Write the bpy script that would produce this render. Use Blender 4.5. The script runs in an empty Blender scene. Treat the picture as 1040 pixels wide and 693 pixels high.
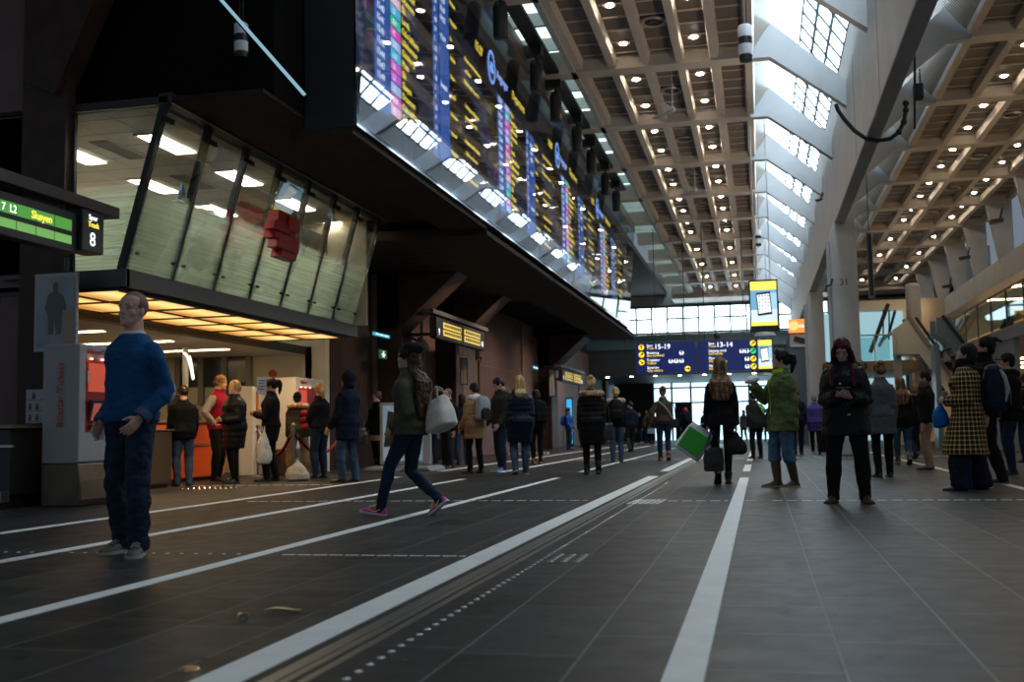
import bpy, bmesh, math, random
from mathutils import Vector, Matrix, noise
random.seed(7)
PI = math.pi
scene = bpy.context.scene
C = scene.collection
V3 = Vector

# ------------------------------------------------------------------ camera geometry (from the photo's perspective)
FPX, CAM_H, ROLL = 1100.0, 0.79, 0.018
def _d(u, v): return V3(((u - 520) / FPX, (346.5 - v) / FPX, -1.0))
_hy = _d(772, 433); _h2 = _d(520, 433 + ROLL * 252)
_up = _hy.cross(_h2).normalized()
if _up.y < 0: _up = -_up
_Y = _hy.normalized(); _X = _Y.cross(_up)
RW = Matrix((_X, _Y, _up))            # camera -> world rotation
CAM = V3((0, 0, CAM_H))
def P(u, v, X=None, Y=None, Z=None):
    """world point where the sight line of photo pixel (u, v) meets the plane X=, Y= or Z="""
    r = RW @ _d(u, v)
    t = X / r.x if X is not None else (Y / r.y if Y is not None else (Z - CAM_H) / r.z)
    return CAM + r * t

# ------------------------------------------------------------------ materials
MATS = {}
def principled(name, col, rough=0.6, metal=0.0, spec=0.5, emit=None, es=0.0, coat=0.0):
    m = bpy.data.materials.new(name); m.use_nodes = True
    b = m.node_tree.nodes['Principled BSDF']
    b.inputs['Base Color'].default_value = (*col, 1)
    b.inputs['Roughness'].default_value = rough
    b.inputs['Metallic'].default_value = metal
    b.inputs['Specular IOR Level'].default_value = spec
    b.inputs['Coat Weight'].default_value = coat
    if emit:
        b.inputs['Emission Color'].default_value = (*emit, 1)
        b.inputs['Emission Strength'].default_value = es
    return m
def nodes(m): return m.node_tree.nodes, m.node_tree.links, m.node_tree.nodes['Principled BSDF']
def add_noise(m, col2=None, scale=8, detail=4, stretch=(1, 1, 1), bump=0.0, lo=.35, hi=.65, dist=.01, rough=None):
    n, l, b = nodes(m)
    tc = n.new('ShaderNodeTexCoord'); mp = n.new('ShaderNodeMapping'); mp.inputs['Scale'].default_value = stretch
    tx = n.new('ShaderNodeTexNoise'); tx.inputs['Scale'].default_value = scale; tx.inputs['Detail'].default_value = detail
    l.new(tc.outputs['Object'], mp.inputs['Vector']); l.new(mp.outputs['Vector'], tx.inputs['Vector'])
    if col2:
        r = n.new('ShaderNodeValToRGB'); r.color_ramp.elements[0].position = lo; r.color_ramp.elements[1].position = hi
        r.color_ramp.elements[0].color = b.inputs['Base Color'].default_value[:]; r.color_ramp.elements[1].color = (*col2, 1)
        l.new(tx.outputs['Fac'], r.inputs['Fac']); l.new(r.outputs['Color'], b.inputs['Base Color'])
    if rough:
        mr = n.new('ShaderNodeMapRange'); mr.inputs['To Min'].default_value = rough[0]; mr.inputs['To Max'].default_value = rough[1]
        mr.inputs['From Min'].default_value = .3; mr.inputs['From Max'].default_value = .7
        l.new(tx.outputs['Fac'], mr.inputs['Value']); l.new(mr.outputs['Result'], b.inputs['Roughness'])
    if bump:
        bp = n.new('ShaderNodeBump'); bp.inputs['Strength'].default_value = bump; bp.inputs['Distance'].default_value = dist
        l.new(tx.outputs['Fac'], bp.inputs['Height']); l.new(bp.outputs['Normal'], b.inputs['Normal'])
    return m
def cloth(name, col, rough=.85, var=.35, scale=14, bump=.5, sheen=0.0):
    if name in MATS: return MATS[name]
    m = principled(name, col, rough, spec=.14)
    c2 = tuple(min(1, c * (1 + var) + .001) for c in col)
    add_noise(m, c2, scale, 5, (1, 1, .45), bump, dist=.012)
    m.node_tree.nodes['Principled BSDF'].inputs['Sheen Weight'].default_value = sheen
    MATS[name] = m
    return m
def hairmat(name, a, b):
    if name in MATS: return MATS[name]
    m = principled(name, a, .55, spec=.18)
    add_noise(m, b, 26, 3, (1, 1, .10), .8, .38, .62, .008)
    MATS[name] = m
    return m
def plain(name, col, rough=.5, metal=0., spec=.5, **k):
    if name not in MATS: MATS[name] = principled(name, col, rough, metal, spec, **k)
    return MATS[name]
def emis(name, col, s):
    if name not in MATS: MATS[name] = principled(name, tuple(c * .15 for c in col), .6, emit=col, es=s)
    return MATS[name]
def glassmat(name, tint=(1, 1, 1), refl=.06, rough=.02):
    if name in MATS: return MATS[name]
    m = bpy.data.materials.new(name); m.use_nodes = True
    n, l = m.node_tree.nodes, m.node_tree.links
    n.clear()
    o = n.new('ShaderNodeOutputMaterial'); mx = n.new('ShaderNodeMixShader'); t = n.new('ShaderNodeBsdfTransparent'); g = n.new('ShaderNodeBsdfGlossy')
    lw = n.new('ShaderNodeLayerWeight'); lw.inputs['Blend'].default_value = .25
    mr = n.new('ShaderNodeMapRange'); mr.inputs['To Min'].default_value = refl; mr.inputs['To Max'].default_value = min(1, refl + .5)
    t.inputs['Color'].default_value = (*tint, 1); g.inputs['Roughness'].default_value = rough
    l.new(lw.outputs['Fresnel'], mr.inputs['Value']); l.new(mr.outputs['Result'], mx.inputs['Fac'])
    l.new(t.outputs[0], mx.inputs[1]); l.new(g.outputs[0], mx.inputs[2]); l.new(mx.outputs[0], o.inputs['Surface'])
    MATS[name] = m
    return m

# ------------------------------------------------------------------ mesh builder
WORLD = set()       # things whose parts are modelled in world coordinates
def adopt(o, parent):
    o.parent = parent
    if parent in WORLD: o.matrix_parent_inverse = Matrix.Translation(-parent.location)
class MB:
    def __init__(s): s.v = []; s.f = []; s.m = []; s.mi = 0
    def add(s, vs, fs):
        b = len(s.v); s.v += [tuple(v) for v in vs]
        for f in fs: s.f.append(tuple(b + i for i in f)); s.m.append(s.mi)
        return s
    def box(s, x0, x1, y0, y1, z0, z1):
        vs = [(x, y, z) for x in (x0, x1) for y in (y0, y1) for z in (z0, z1)]
        return s.add(vs, [(0, 1, 3, 2), (4, 6, 7, 5), (0, 4, 5, 1), (2, 3, 7, 6), (0, 2, 6, 4), (1, 5, 7, 3)])
    def obox(s, c, ax, ay, az):
        """box centred at c with half-axis vectors"""
        c, ax, ay, az = map(V3, (c, ax, ay, az))
        vs = [c + i * ax + j * ay + k * az for i in (-1, 1) for j in (-1, 1) for k in (-1, 1)]
        return s.add(vs, [(0, 1, 3, 2), (4, 6, 7, 5), (0, 4, 5, 1), (2, 3, 7, 6), (0, 2, 6, 4), (1, 5, 7, 3)])
    def bar(s, a, b, w, h=None, up=(0, 0, 1)):
        a, b = V3(a), V3(b); h = h or w; d = (b - a); L = d.length; d.normalize()
        u = V3(up)
        if abs(d.dot(u)) > .98: u = V3((0, 1, 0))
        x = d.cross(u).normalized(); y = x.cross(d)
        return s.obox((a + b) / 2, x * w / 2, d * L / 2, y * h / 2)
    def loft(s, rings, cap=True, closed=True):
        n = len(rings[0]); vs = [p for r in rings for p in r]; fs = []
        for i in range(len(rings) - 1):
            for j in range(n):
                k = (j + 1) % n
                fs.append((i * n + j, i * n + k, (i + 1) * n + k, (i + 1) * n + j))
        if cap:
            fs.append(tuple(reversed(range(n)))); o = (len(rings) - 1) * n
            fs.append(tuple(o + j for j in range(n)))
        return s.add(vs, fs)
    def tube(s, pts, r, n=10, flat=None):
        pts = [V3(p) for p in pts]
        if not isinstance(r, (list, tuple)): r = [r] * len(pts)
        rings = []; prev = None
        for i, p in enumerate(pts):
            d = (pts[min(i + 1, len(pts) - 1)] - pts[max(i - 1, 0)]).normalized()
            if prev is None:
                a = V3((1, 0, 0)) if abs(d.x) < .8 else V3((0, 1, 0))
            else: a = prev
            u = (a - d * a.dot(d)).normalized(); w = d.cross(u); prev = u
            rings.append([p + u * (r[i] * math.cos(t)) + w * (r[i] * math.sin(t)) for t in [2 * PI * j / n for j in range(n)]])
        return s.loft(rings)
    def cyl(s, a, b, r, n=16, r2=None): return s.tube([a, b], [r, r if r2 is None else r2], n)
    def ell(s, c, rx, ry, rz, n=16, m=10, M=None):
        c = V3(c); rings = []
        for i in range(m + 1):
            t = PI * i / m; t = min(max(t, .06), PI - .06)
            rings.append([V3((rx * math.sin(t) * math.cos(a), ry * math.sin(t) * math.sin(a), -rz * math.cos(t))) for a in [2 * PI * j / n for j in range(n)]])
        rings = [[(c + (M @ p if M else p)) for p in r] for r in rings]
        return s.loft(rings)
    def prism(s, poly, axis, a, b):
        """polygon given in the two other axes, extruded along axis from a to b"""
        def mk(p, t):
            if axis == 'x': return (t, p[0], p[1])
            if axis == 'y': return (p[0], t, p[1])
            return (p[0], p[1], t)
        n = len(poly)
        vs = [mk(p, a) for p in poly] + [mk(p, b) for p in poly]
        fs = [tuple(range(n)), tuple(reversed(range(n, 2 * n)))] + [(i, i + n, (i + 1) % n + n, (i + 1) % n) for i in range(n)]
        return s.add(vs, fs)
    def quad(s, a, b, c, d): return s.add([a, b, c, d], [(0, 1, 2, 3)])
    def lathe(s, prof, c=(0, 0, 0), n=20):
        c = V3(c)
        return s.loft([[c + V3((r * math.cos(t), r * math.sin(t), z)) for t in [2 * PI * j / n for j in range(n)]] for r, z in prof])
    def xf(s, M, start=0):
        for i in range(start, len(s.v)): s.v[i] = tuple(M @ V3(s.v[i]))
        return s
    def build(s, name, mat, parent=None, smooth=False, bevel=0.0, M=None):
        me = bpy.data.meshes.new(name); me.from_pydata(s.v, [], s.f)
        mats = mat if isinstance(mat, (list, tuple)) else [mat]
        for k in mats: me.materials.append(k)
        if len(mats) > 1: me.polygons.foreach_set('material_index', s.m)
        bm = bmesh.new(); bm.from_mesh(me); bmesh.ops.recalc_face_normals(bm, faces=bm.faces[:]); bm.to_mesh(me); bm.free()
        if smooth:
            me.polygons.foreach_set('use_smooth', [True] * len(me.polygons))
            try: me.set_sharp_from_angle(angle=math.radians(42))
            except Exception: pass
        me.update()
        o = bpy.data.objects.new(name, me); C.objects.link(o)
        if parent: adopt(o, parent)
        if M is not None: o.matrix_basis = M
        if bevel:
            md = o.modifiers.new('bevel', 'BEVEL'); md.width = bevel; md.segments = 2; md.limit_method = 'ANGLE'
        return o

PENDING = []     # objects whose modifiers (or font curves) become plain meshes at the end
def remeshed(mb, name, mat, parent, voxel=.012, it=3, disp=0.0, dsize=.12, bevel=0):
    o = mb.build(name, mat, parent)
    r = o.modifiers.new('r', 'REMESH'); r.mode = 'VOXEL'; r.voxel_size = voxel; r.use_smooth_shade = True
    sm = o.modifiers.new('s', 'SMOOTH'); sm.factor = .5; sm.iterations = it
    if disp:
        key = 'cl%.3f' % dsize
        t = bpy.data.textures.get(key)
        if not t:
            t = bpy.data.textures.new(key, 'CLOUDS'); t.noise_scale = dsize; t.noise_depth = 2
        d = o.modifiers.new('d', 'DISPLACE'); d.texture = t; d.strength = disp; d.mid_level = .5; d.texture_coords = 'GLOBAL'
    PENDING.append(o)
    return o
FONTS = []
def text(body, size, mat, name, parent, M, align='LEFT', space=1.0, ext=.002, width=None):
    cu = bpy.data.curves.new(name, 'FONT'); cu.body = body; cu.size = size; cu.align_x = align; cu.space_line = space; cu.extrude = ext
    cu.resolution_u = 3
    o = bpy.data.objects.new(name + '_tmp', cu); C.objects.link(o)
    FONTS.append((o, name, mat, parent, M))
def face_px(x, y, z):   # text plane facing +X, reading along +Y
    return Matrix(((0, 0, 1, x), (1, 0, 0, y), (0, 1, 0, z), (0, 0, 0, 1)))
def face_my(x, y, z):   # text plane facing the camera (-Y), reading along +X
    return Matrix(((1, 0, 0, x), (0, 0, -1, y), (0, 1, 0, z), (0, 0, 0, 1)))
def finalize():
    dg = bpy.context.evaluated_depsgraph_get(); dg.update()
    for o in PENDING:
        me = bpy.data.meshes.new_from_object(o.evaluated_get(dg), depsgraph=dg)
        old = o.data; o.modifiers.clear(); o.data = me; me.name = o.name; bpy.data.meshes.remove(old)
        me.polygons.foreach_set('use_smooth', [True] * len(me.polygons))
    for o, name, mat, parent, M in FONTS:
        me = bpy.data.meshes.new_from_object(o.evaluated_get(dg), depsgraph=dg)
        me.materials.clear(); me.materials.append(mat)
        n = bpy.data.objects.new(name, me); C.objects.link(n)
        if parent: adopt(n, parent)
        n.matrix_basis = M
        cu = o.data; bpy.data.objects.remove(o); bpy.data.curves.remove(cu)

def tag(o, label=None, cat=None, group=None, kind=None):
    if label: o['label'] = label
    if cat: o['category'] = cat
    if group: o['group'] = group
    if kind: o['kind'] = kind
    return o
def empty(name, label=None, cat=None, loc=(0, 0, 0), rz=0, group=None):
    o = bpy.data.objects.new(name, None); C.objects.link(o); o.empty_display_size = .1
    o.location = loc; o.rotation_euler = (0, 0, rz)
    return tag(o, label, cat, group)
def wempty(name, label, cat, loc, group=None):
    o = empty(name, label, cat, loc, 0, group); WORLD.add(o); return o
def struct(mb, name, mat, label=None, bevel=0, smooth=False):
    o = mb.build(name, mat, bevel=bevel, smooth=smooth); o['kind'] = 'structure'
    if label: o['label'] = label
    return o
def copy_tree(o, loc, rz=None, label=None):
    c = o.copy(); C.objects.link(c); c.location = loc
    if rz is not None: c.rotation_euler = (0, 0, rz)
    if label: c['label'] = label
    for ch in [k for k in bpy.data.objects if k.parent == o]:
        k = ch.copy(); C.objects.link(k); k.parent = c
        for g in [q for q in bpy.data.objects if q.parent == ch]:
            q = g.copy(); C.objects.link(q); q.parent = k
    return c
EXPOSURE = 0.42
# ================================================================== SETTING
# ---- materials of the place
def floor_mat():
    m = principled('slate_paving', (.03, .032, .036), .4, spec=.24)
    n, l, b = nodes(m)
    tc = n.new('ShaderNodeTexCoord'); sp = n.new('ShaderNodeSeparateXYZ'); cb = n.new('ShaderNodeCombineXYZ')
    l.new(tc.outputs['Object'], sp.inputs[0]); l.new(sp.outputs['Y'], cb.inputs['X']); sh = n.new('ShaderNodeMath'); sh.operation = 'ADD'; sh.inputs[1].default_value = .20; l.new(sp.outputs['X'], sh.inputs[0]); l.new(sh.outputs[0], cb.inputs['Y'])
    br = n.new('ShaderNodeTexBrick'); br.offset = .37; br.offset_frequency = 2; br.squash = .62; br.squash_frequency = 3
    br.inputs['Scale'].default_value = 1; br.inputs['Brick Width'].default_value = 1.05; br.inputs['Row Height'].default_value = .44
    br.inputs['Mortar Size'].default_value = .0065; br.inputs['Mortar Smooth'].default_value = .3
    br.inputs['Color1'].default_value = (.0125, .0130, .0145, 1); br.inputs['Color2'].default_value = (.034, .0345, .037, 1)
    br.inputs['Mortar'].default_value = (.13, .12, .105, 1)
    l.new(cb.outputs[0], br.inputs['Vector'])
    ns = n.new('ShaderNodeTexNoise'); ns.inputs['Scale'].default_value = 5; ns.inputs['Detail'].default_value = 8
    l.new(tc.outputs['Object'], ns.inputs['Vector'])
    mx = n.new('ShaderNodeMix'); mx.data_type = 'RGBA'; mx.blend_type = 'OVERLAY'; mx.inputs['Factor'].default_value = .75
    l.new(br.outputs['Color'], mx.inputs['A']); l.new(ns.outputs['Color'], mx.inputs['B'])
    hs = n.new('ShaderNodeHueSaturation'); hs.inputs['Saturation'].default_value = .45; l.new(mx.outputs['Result'], hs.inputs['Color'])
    # worn dark specks trodden into the stone
    vo = n.new('ShaderNodeTexNoise'); vo.inputs['Scale'].default_value = 9; vo.inputs['Detail'].default_value = 2; l.new(tc.outputs['Object'], vo.inputs['Vector'])
    rp = n.new('ShaderNodeValToRGB'); rp.color_ramp.elements[0].position = .66; rp.color_ramp.elements[1].position = .69
    rp.color_ramp.elements[0].color = (1, 1, 1, 1); rp.color_ramp.elements[1].color = (.25, .24, .23, 1)
    l.new(vo.outputs['Fac'], rp.inputs['Fac'])
    m2 = n.new('ShaderNodeMix'); m2.data_type = 'RGBA'; m2.blend_type = 'MULTIPLY'; m2.inputs['Factor'].default_value = 1
    l.new(hs.outputs['Color'], m2.inputs['A']); l.new(rp.outputs['Color'], m2.inputs['B']); l.new(m2.outputs['Result'], b.inputs['Base Color'])
    mr = n.new('ShaderNodeMapRange'); mr.inputs['To Min'].default_value = .34; mr.inputs['To Max'].default_value = .60
    l.new(ns.outputs['Fac'], mr.inputs['Value']); l.new(mr.outputs['Result'], b.inputs['Roughness'])
    bp = n.new('ShaderNodeBump'); bp.inputs['Strength'].default_value = .25; bp.inputs['Distance'].default_value = .004
    ad = n.new('ShaderNodeMath'); ad.operation = 'SUBTRACT'; l.new(ns.outputs['Fac'], ad.inputs[0]); l.new(br.outputs['Fac'], ad.inputs[1])
    l.new(ad.outputs[0], bp.inputs['Height']); l.new(bp.outputs['Normal'], b.inputs['Normal'])
    return m
M_floor = floor_mat()
M_line = add_noise(principled('white_marble_line', (.86, .85, .82), .5), (.93, .92, .89), 6, 6)
M_metal = principled('brushed_steel', (.45, .44, .42), .32, 1.0)
M_darkmetal = principled('dark_metal', (.035, .034, .036), .45, .4)
M_black = plain('black_paint', (.008, .008, .009), .5)
M_brown = add_noise(principled('brown_wall_panel', (.12, .078, .070), .6, spec=.3), (.15, .10, .09), 3, 6)
M_pier = add_noise(principled('dark_brown_pier', (.035, .018, .013), .55, spec=.3), (.05, .027, .02), 4, 5)
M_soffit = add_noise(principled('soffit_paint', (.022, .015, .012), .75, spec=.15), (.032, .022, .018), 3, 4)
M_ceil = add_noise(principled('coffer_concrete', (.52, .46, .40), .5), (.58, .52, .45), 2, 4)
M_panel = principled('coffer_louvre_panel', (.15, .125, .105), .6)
M_fin = add_noise(principled('pale_fin_plaster', (.42, .43, .44), .6), (.48, .49, .50), 1.5, 3)
M_beamside = add_noise(principled('beam_grey_paint', (.46, .45, .43), .6), (.52, .51, .49), 1.5, 3)
M_cream = principled('cream_plaster', (.62, .52, .38), .7)
M_white = plain('white_enamel', (.72, .72, .70), .4)

# ---- floor
mb = MB(); mb.box(-16, 14, -4, 78, -.2, 0)
struct(mb, 'floor', M_floor, 'dark grey slate paving of the station hall')
def line(name, x0, x1, spans, lab):
    mb = MB()
    for a, b in spans: mb.box(x0, x1, a, b, 0, .004)
    return struct(mb, name, M_line, lab)
line('floor_marking', -.33, -.20, [(-1, 17.2), (19.6, 23), (25.5, 40)], 'wide white stripe inlaid in the floor on the right')
line('floor_marking', -1.82, -1.65, [(-1, 18), (20, 28.5), (33, 50)], 'white stripe beside the row of studs')
line('floor_marking', -3.33, -3.22, [(-1, 17.6), (20, 38), (41, 60)], 'white stripe crossing under the walking woman')
line('floor_marking', -4.90, -4.78, [(-1, 17.5), (20.2, 60)], 'white stripe behind the man')
line('floor_marking', -6.36, -6.24, [(2, 18.5), (21, 60)], 'white stripe in front of the queue')
line('floor_marking', -7.90, -7.78, [(4, 9.4)], 'short white stripe by the ticket machine')
line('floor_marking', 2.94, 3.05, [(9, 60)], 'white stripe among the people on the right')
# drainage rail, stud row and cross rows
mb = MB(); mb.box(-1.60, -1.545, -1, 60, 0, .003); mb.box(-1.53, -1.50, -1, 60, 0, .004); mb.box(-1.47, -1.44, -1, 60, 0, .004)
struct(mb, 'drain_rail', M_metal, 'twin metal rails of the floor drain')
mb = MB()
y = 1.6
while y < 16: mb.lathe([(.016, 0), (.014, .004), (.006, .006)], (-1.33, y, 0), 8); y += .11
for r in range(3):
    for k in range(5): mb.lathe([(.02, 0), (.016, .005), (.006, .006)], (-1.26 + r * .08, 6.5 + k * .085, 0), 8)
struct(mb, 'tactile_studs', plain('stud_steel', (.85, .83, .8), .25, .9), 'row of round metal studs beside the drain')
mb = MB()
for k in range(6):
    for j in range(4): mb.box(-1.40 + k * .06 + j * .01, -1.36 + k * .06 + j * .01, 11.45 + j * .18, 11.58 + j * .18, 0, .004)
for k in range(3):
    for j in range(3): mb.box(-1.79 + k * .05, -1.75 + k * .05, 6.55 + j * .13, 6.64 + j * .13, .004, .006)
struct(mb, 'tactile_bars', M_line, 'patch of short raised bars')
def dashes(y, xs, w=.10, gap=.05, dep=.045, lab=''):
    mb = MB()
    for a, b in xs:
        x = a
        while x < b: mb.box(x, min(x + w, b), y, y + dep, 0, .004); x += w + gap
    struct(mb, 'tactile_strip', M_line, lab)
dashes(6.70, [(-3.1, -1.85)], .09, .02, .025, 'nearest dashed cross strip')
dashes(6.72, [(-9, -3.4)], .02, .085, .022, 'dotted cross strip by the man')
dashes(11.86, [(-1.15, -.36), (-.18, -.04), (.1, 4.6)], .105, .045, .05, 'dashed cross strip under the phone woman')
dashes(12.0, [(-6, -1.9)], .105, .045, .05, 'dashed cross strip behind the walking woman')
dashes(27.6, [(-4.6, -1.9), (-.9, 4.5)], .2, .07, .09, 'far dashed cross strip')
dashes(15.9, [(-9.2, -6.5)], .15, .06, .05, 'dashed cross strip at the ticket counter')
mb = MB()
for k in range(9):
    for j in range(4): mb.lathe([(.02, 0), (.01, .006)], (-8.5 + k * .09, 14.9 + j * .16, 0), 6)
struct(mb, 'tactile_studs', plain('stud_steel', (.85, .83, .8), .25, .9), 'patch of studs before the ticket counter')
for x, y, lab in [(P(192, 680, Z=0).x, P(192, 680, Z=0).y, 'small brass floor stud near the camera')]:
    mb = MB(); mb.lathe([(.035, 0), (.03, .006), (.012, .009)], (x, y, 0), 16); struct(mb, 'floor_stud', principled('brass', (.7, .5, .25), .3, 1), lab)
# two dry leaves
for k, (u, v, a, w) in enumerate([(287, 623, .4, .05), (247, 628, 1.4, .025)]):
    p = P(u, v, Z=0); mb = MB()
    ring = []
    for t in range(9):
        s = t / 8; ring.append([V3((-w * 1.6 + s * w * 3.2, q * w * .6 * math.sin(PI * min(max(s, .04), .96)), .006 + .012 * abs(q) + .006 * math.sin(s * 5))) for q in (-1, 0, 1)])
    vs = [p_ for r in ring for p_ in r]; fs = []
    for i in range(8):
        for j in range(2): fs.append((i * 3 + j, i * 3 + j + 1, (i + 1) * 3 + j + 1, (i + 1) * 3 + j))
    mb.add(vs, fs); o = mb.build('dry_leaf', plain('dry_leaf', (.72, .54, .26), .6)); o.location = p; o.rotation_euler = (0, 0, a)
    md = o.modifiers.new('s', 'SOLIDIFY'); md.thickness = .002
    tag(o, ['large curled yellow dry leaf on the dark floor before the stripe', 'small pale dry leaf fragment lying left of the bigger leaf'][k], 'leaf')

# ---- coffered ceilings
BEAM_Y = [24.4 + 4.75 * k for k in range(-3, 10)]          # 10.15 ... 67.15
XL0, XL1, XR0, XR1, ZC = -3.78, .05, 4.72, 9.4, 9.0
def coffered(x0, x1, name, lab, ncell=5):
    mb = MB(); mb.mi = 0
    pitch = (x1 - x0) / ncell
    for y in BEAM_Y: mb.prism([(y - .24, ZC), (y + .24, ZC), (y + .46, ZC + .45), (y - .46, ZC + .45)], 'x', x0 - (1.25 if x0 < 0 else .0), x1)
    for i in range(len(BEAM_Y) - 1):
        a, b = BEAM_Y[i] + .24, BEAM_Y[i + 1] - .24
        for k in range(ncell + 1):
            x = x0 + k * pitch; w = .085
            mb.mi = 0
            mb.prism([(x - w, ZC + .06), (x + w, ZC + .06), (x + w + .075, ZC + .45), (x - w - .075, ZC + .45)], 'y', a, b)
        for k in range(ncell):
            xa, xb = x0 + k * pitch + .085, x0 + (k + 1) * pitch - .085
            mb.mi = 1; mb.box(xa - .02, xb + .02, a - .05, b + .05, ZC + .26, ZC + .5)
            mb.mi = 0
            for q in range(6):
                yy = a + (b - a) * (q + .5) / 6 ; mb.box(xa, xb, yy - .022, yy + .022, ZC + .235, ZC + .27)
            mb.box(xa - .02, xb + .02, a - .06, a + .14, ZC + .2, ZC + .4); mb.box(xa - .02, xb + .02, b - .14, b + .06, ZC + .2, ZC + .4)
    mb.mi = 0; mb.box(x0 - .1, x1 + .1, BEAM_Y[0] - .2, BEAM_Y[-1] + 4, ZC + .5, ZC + .7)
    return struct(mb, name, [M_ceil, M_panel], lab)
coffered(XL0, XL1, 'ceiling', 'coffered ceiling left of the skylight')
coffered(XR0, XR1, 'ceiling', 'coffered ceiling right of the big beam')
# far flat band of ceiling before the end wall
mb = MB(); mb.box(XL0 - 1.3, XR1, 67.3, 72, ZC - .25, ZC + .2); struct(mb, 'ceiling', M_ceil, 'flat end strip of ceiling')
# dark ceiling over the left aisle
mb = MB(); mb.box(-16, -5.6, -2, 72, 9.3, 9.6); struct(mb, 'ceiling', M_soffit, 'dark ceiling over the left aisle')

# ---- skylight between the two ceilings
PF = [(XL1, 9.0), (.5, 9.0), (2.1, 7.75), (2.1, 8.35), (.5, 9.8), (XL1, 9.15)]
for y in BEAM_Y:
    mb = MB(); mb.prism(PF, 'y', y - .13, y + .13)
    struct(mb, 'skylight_fin', M_fin, 'white fin plate crossing the skylight')
    mb = MB(); mb.prism([(4.72 - (p[0] - XL1) * 1.02, p[1]) for p in PF], 'y', y - .13, y + .13)
    struct(mb, 'skylight_fin', M_fin, 'pale fin plate between beam and right ceiling')
def slope_mat():
    m = principled('skylight_boarding', (.62, .56, .47), .35, spec=.5); n, l, b = nodes(m)
    tc = n.new('ShaderNodeTexCoord'); w = n.new('ShaderNodeTexWave'); w.bands_direction = 'Y'; w.inputs['Scale'].default_value = 2.6; w.inputs['Distortion'].default_value = .4
    l.new(tc.outputs['Object'], w.inputs['Vector']); r = n.new('ShaderNodeValToRGB'); r.color_ramp.elements[0].color = (.14, .12, .10, 1); r.color_ramp.elements[1].color = (.46, .40, .32, 1)
    l.new(w.outputs['Fac'], r.inputs['Fac']); l.new(r.outputs['Color'], b.inputs['Base Color'])
    bp = n.new('ShaderNodeBump'); bp.inputs['Distance'].default_value = .04; l.new(w.outputs['Fac'], bp.inputs['Height']); l.new(bp.outputs['Normal'], b.inputs['Normal'])
    return m
M_slope = slope_mat()
mb = MB(); mb.prism([(XL1 - .05, 9.5), (XL1 + .02, 9.1), (1.42, 11.05), (1.35, 11.2)], 'y', 8, 70)
mb.prism([(4.72, 9.5), (4.68, 9.1), (3.18, 11.05), (3.25, 11.2)], 'y', 8, 70)
struct(mb, 'skylight_slope', M_slope, 'boarded slopes of the skylight')
SKY_E = emis('sky_glazing', (.66, .84, 1.0), 10)
mb = MB()
mb.quad((1.4, 8, 11.05), (1.4, 70, 11.05), (2.28, 70, 9.75), (2.28, 8, 9.75)); mb.mi = 1; mb.box(2.4, 3.3, 8, 70, 9.75, 9.85)
struct(mb, 'skylight_glazing', [SKY_E, M_fin], 'bright sky seen through the skylight glass')
mb = MB()
yy = 9.0
while yy < 70:
    mb.bar((1.38, yy, 11.03), (2.26, yy, 9.73), .05, .07, (0, 1, 0)); yy += .95
for t in (.0, .33, .66, 1.0):
    x, z = 1.39 + .88 * t, 11.03 - 1.3 * t; mb.box(x - .035, x + .035, 8, 70, z - .035, z + .035)
struct(mb, 'skylight_mullions', plain('mullion_teal', (.02, .035, .04), .5), 'dark glazing bars of the skylight')
mb = MB(); mb.box(2.25, 2.45, 8, 70, 8.3, 9.75); struct(mb, 'skylight_curb', M_fin, 'upstand of the skylight on the beam')
# light gap between the left ceiling and the departure board
mb = MB(); mb.quad((-5.5, 8, 10.3), (-5.5, 70, 10.3), (-3.7, 70, 10.5), (-3.7, 8, 10.5))
struct(mb, 'skylight_glazing', emis('side_glazing', (.55, .72, .72), 1.6), 'pale diffusing glass above the board')
mb = MB()
y = 10.15
while y < 68: mb.box(-5.3, -3.85, y - .05, y + .05, 9.65, 9.95); y += 1.58
mb.box(-3.98, -3.86, 8, 70, 9.0, 9.7)
struct(mb, 'skylight_slats', add_noise(principled('slat_grey', (.36, .40, .39), .6), (.42, .46, .44), 3), 'grey slats under the side glazing')

# ---- the big beam and its pillars
mb = MB(); mb.prism([(2.1, 8.3), (2.1, 6.08), (2.36, 6.05), (2.5, 6.5), (2.5, 8.3)], 'y', 6, 29)
mb.prism([(2.1, 8.3), (2.1, 6.08), (2.36, 6.05), (2.5, 6.5), (2.5, 8.3)], 'y', 29, 70)
struct(mb, 'ceiling_beam', M_beamside, 'big grey box beam along the skylight', bevel=.02)
mb = MB()
for y in (13.9, 18.2, 22.6): mb.box(2.096, 2.1, y, y + .012, 6.1, 8.3)
mb.box(2.088, 2.1, 14.2, 14.45, 7.3, 7.36)
struct(mb, 'beam_joints', M_darkmetal, 'dark joints on the side of the beam')
for i, y in enumerate((29.3, 44.3, 58)):
    mb = MB(); mb.prism([(1.95, 0), (2.62, 0), (2.62, 6.2), (2.1, 6.2), (1.95, 5.7)], 'y', y, y + .65)
    mb.box(1.86, 1.95, y + .1, y + .22, 0, 5.6)
    struct(mb, 'pillar', M_fin, ['pale square pillar carrying the number 31', 'second pale pillar farther back', 'third pale pillar far back'][i], bevel=.02)
text('31', .24, M_darkmetal, 'pillar_number', bpy.data.objects['pillar'], face_my(2.15, 29.285, 4.42))

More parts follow.
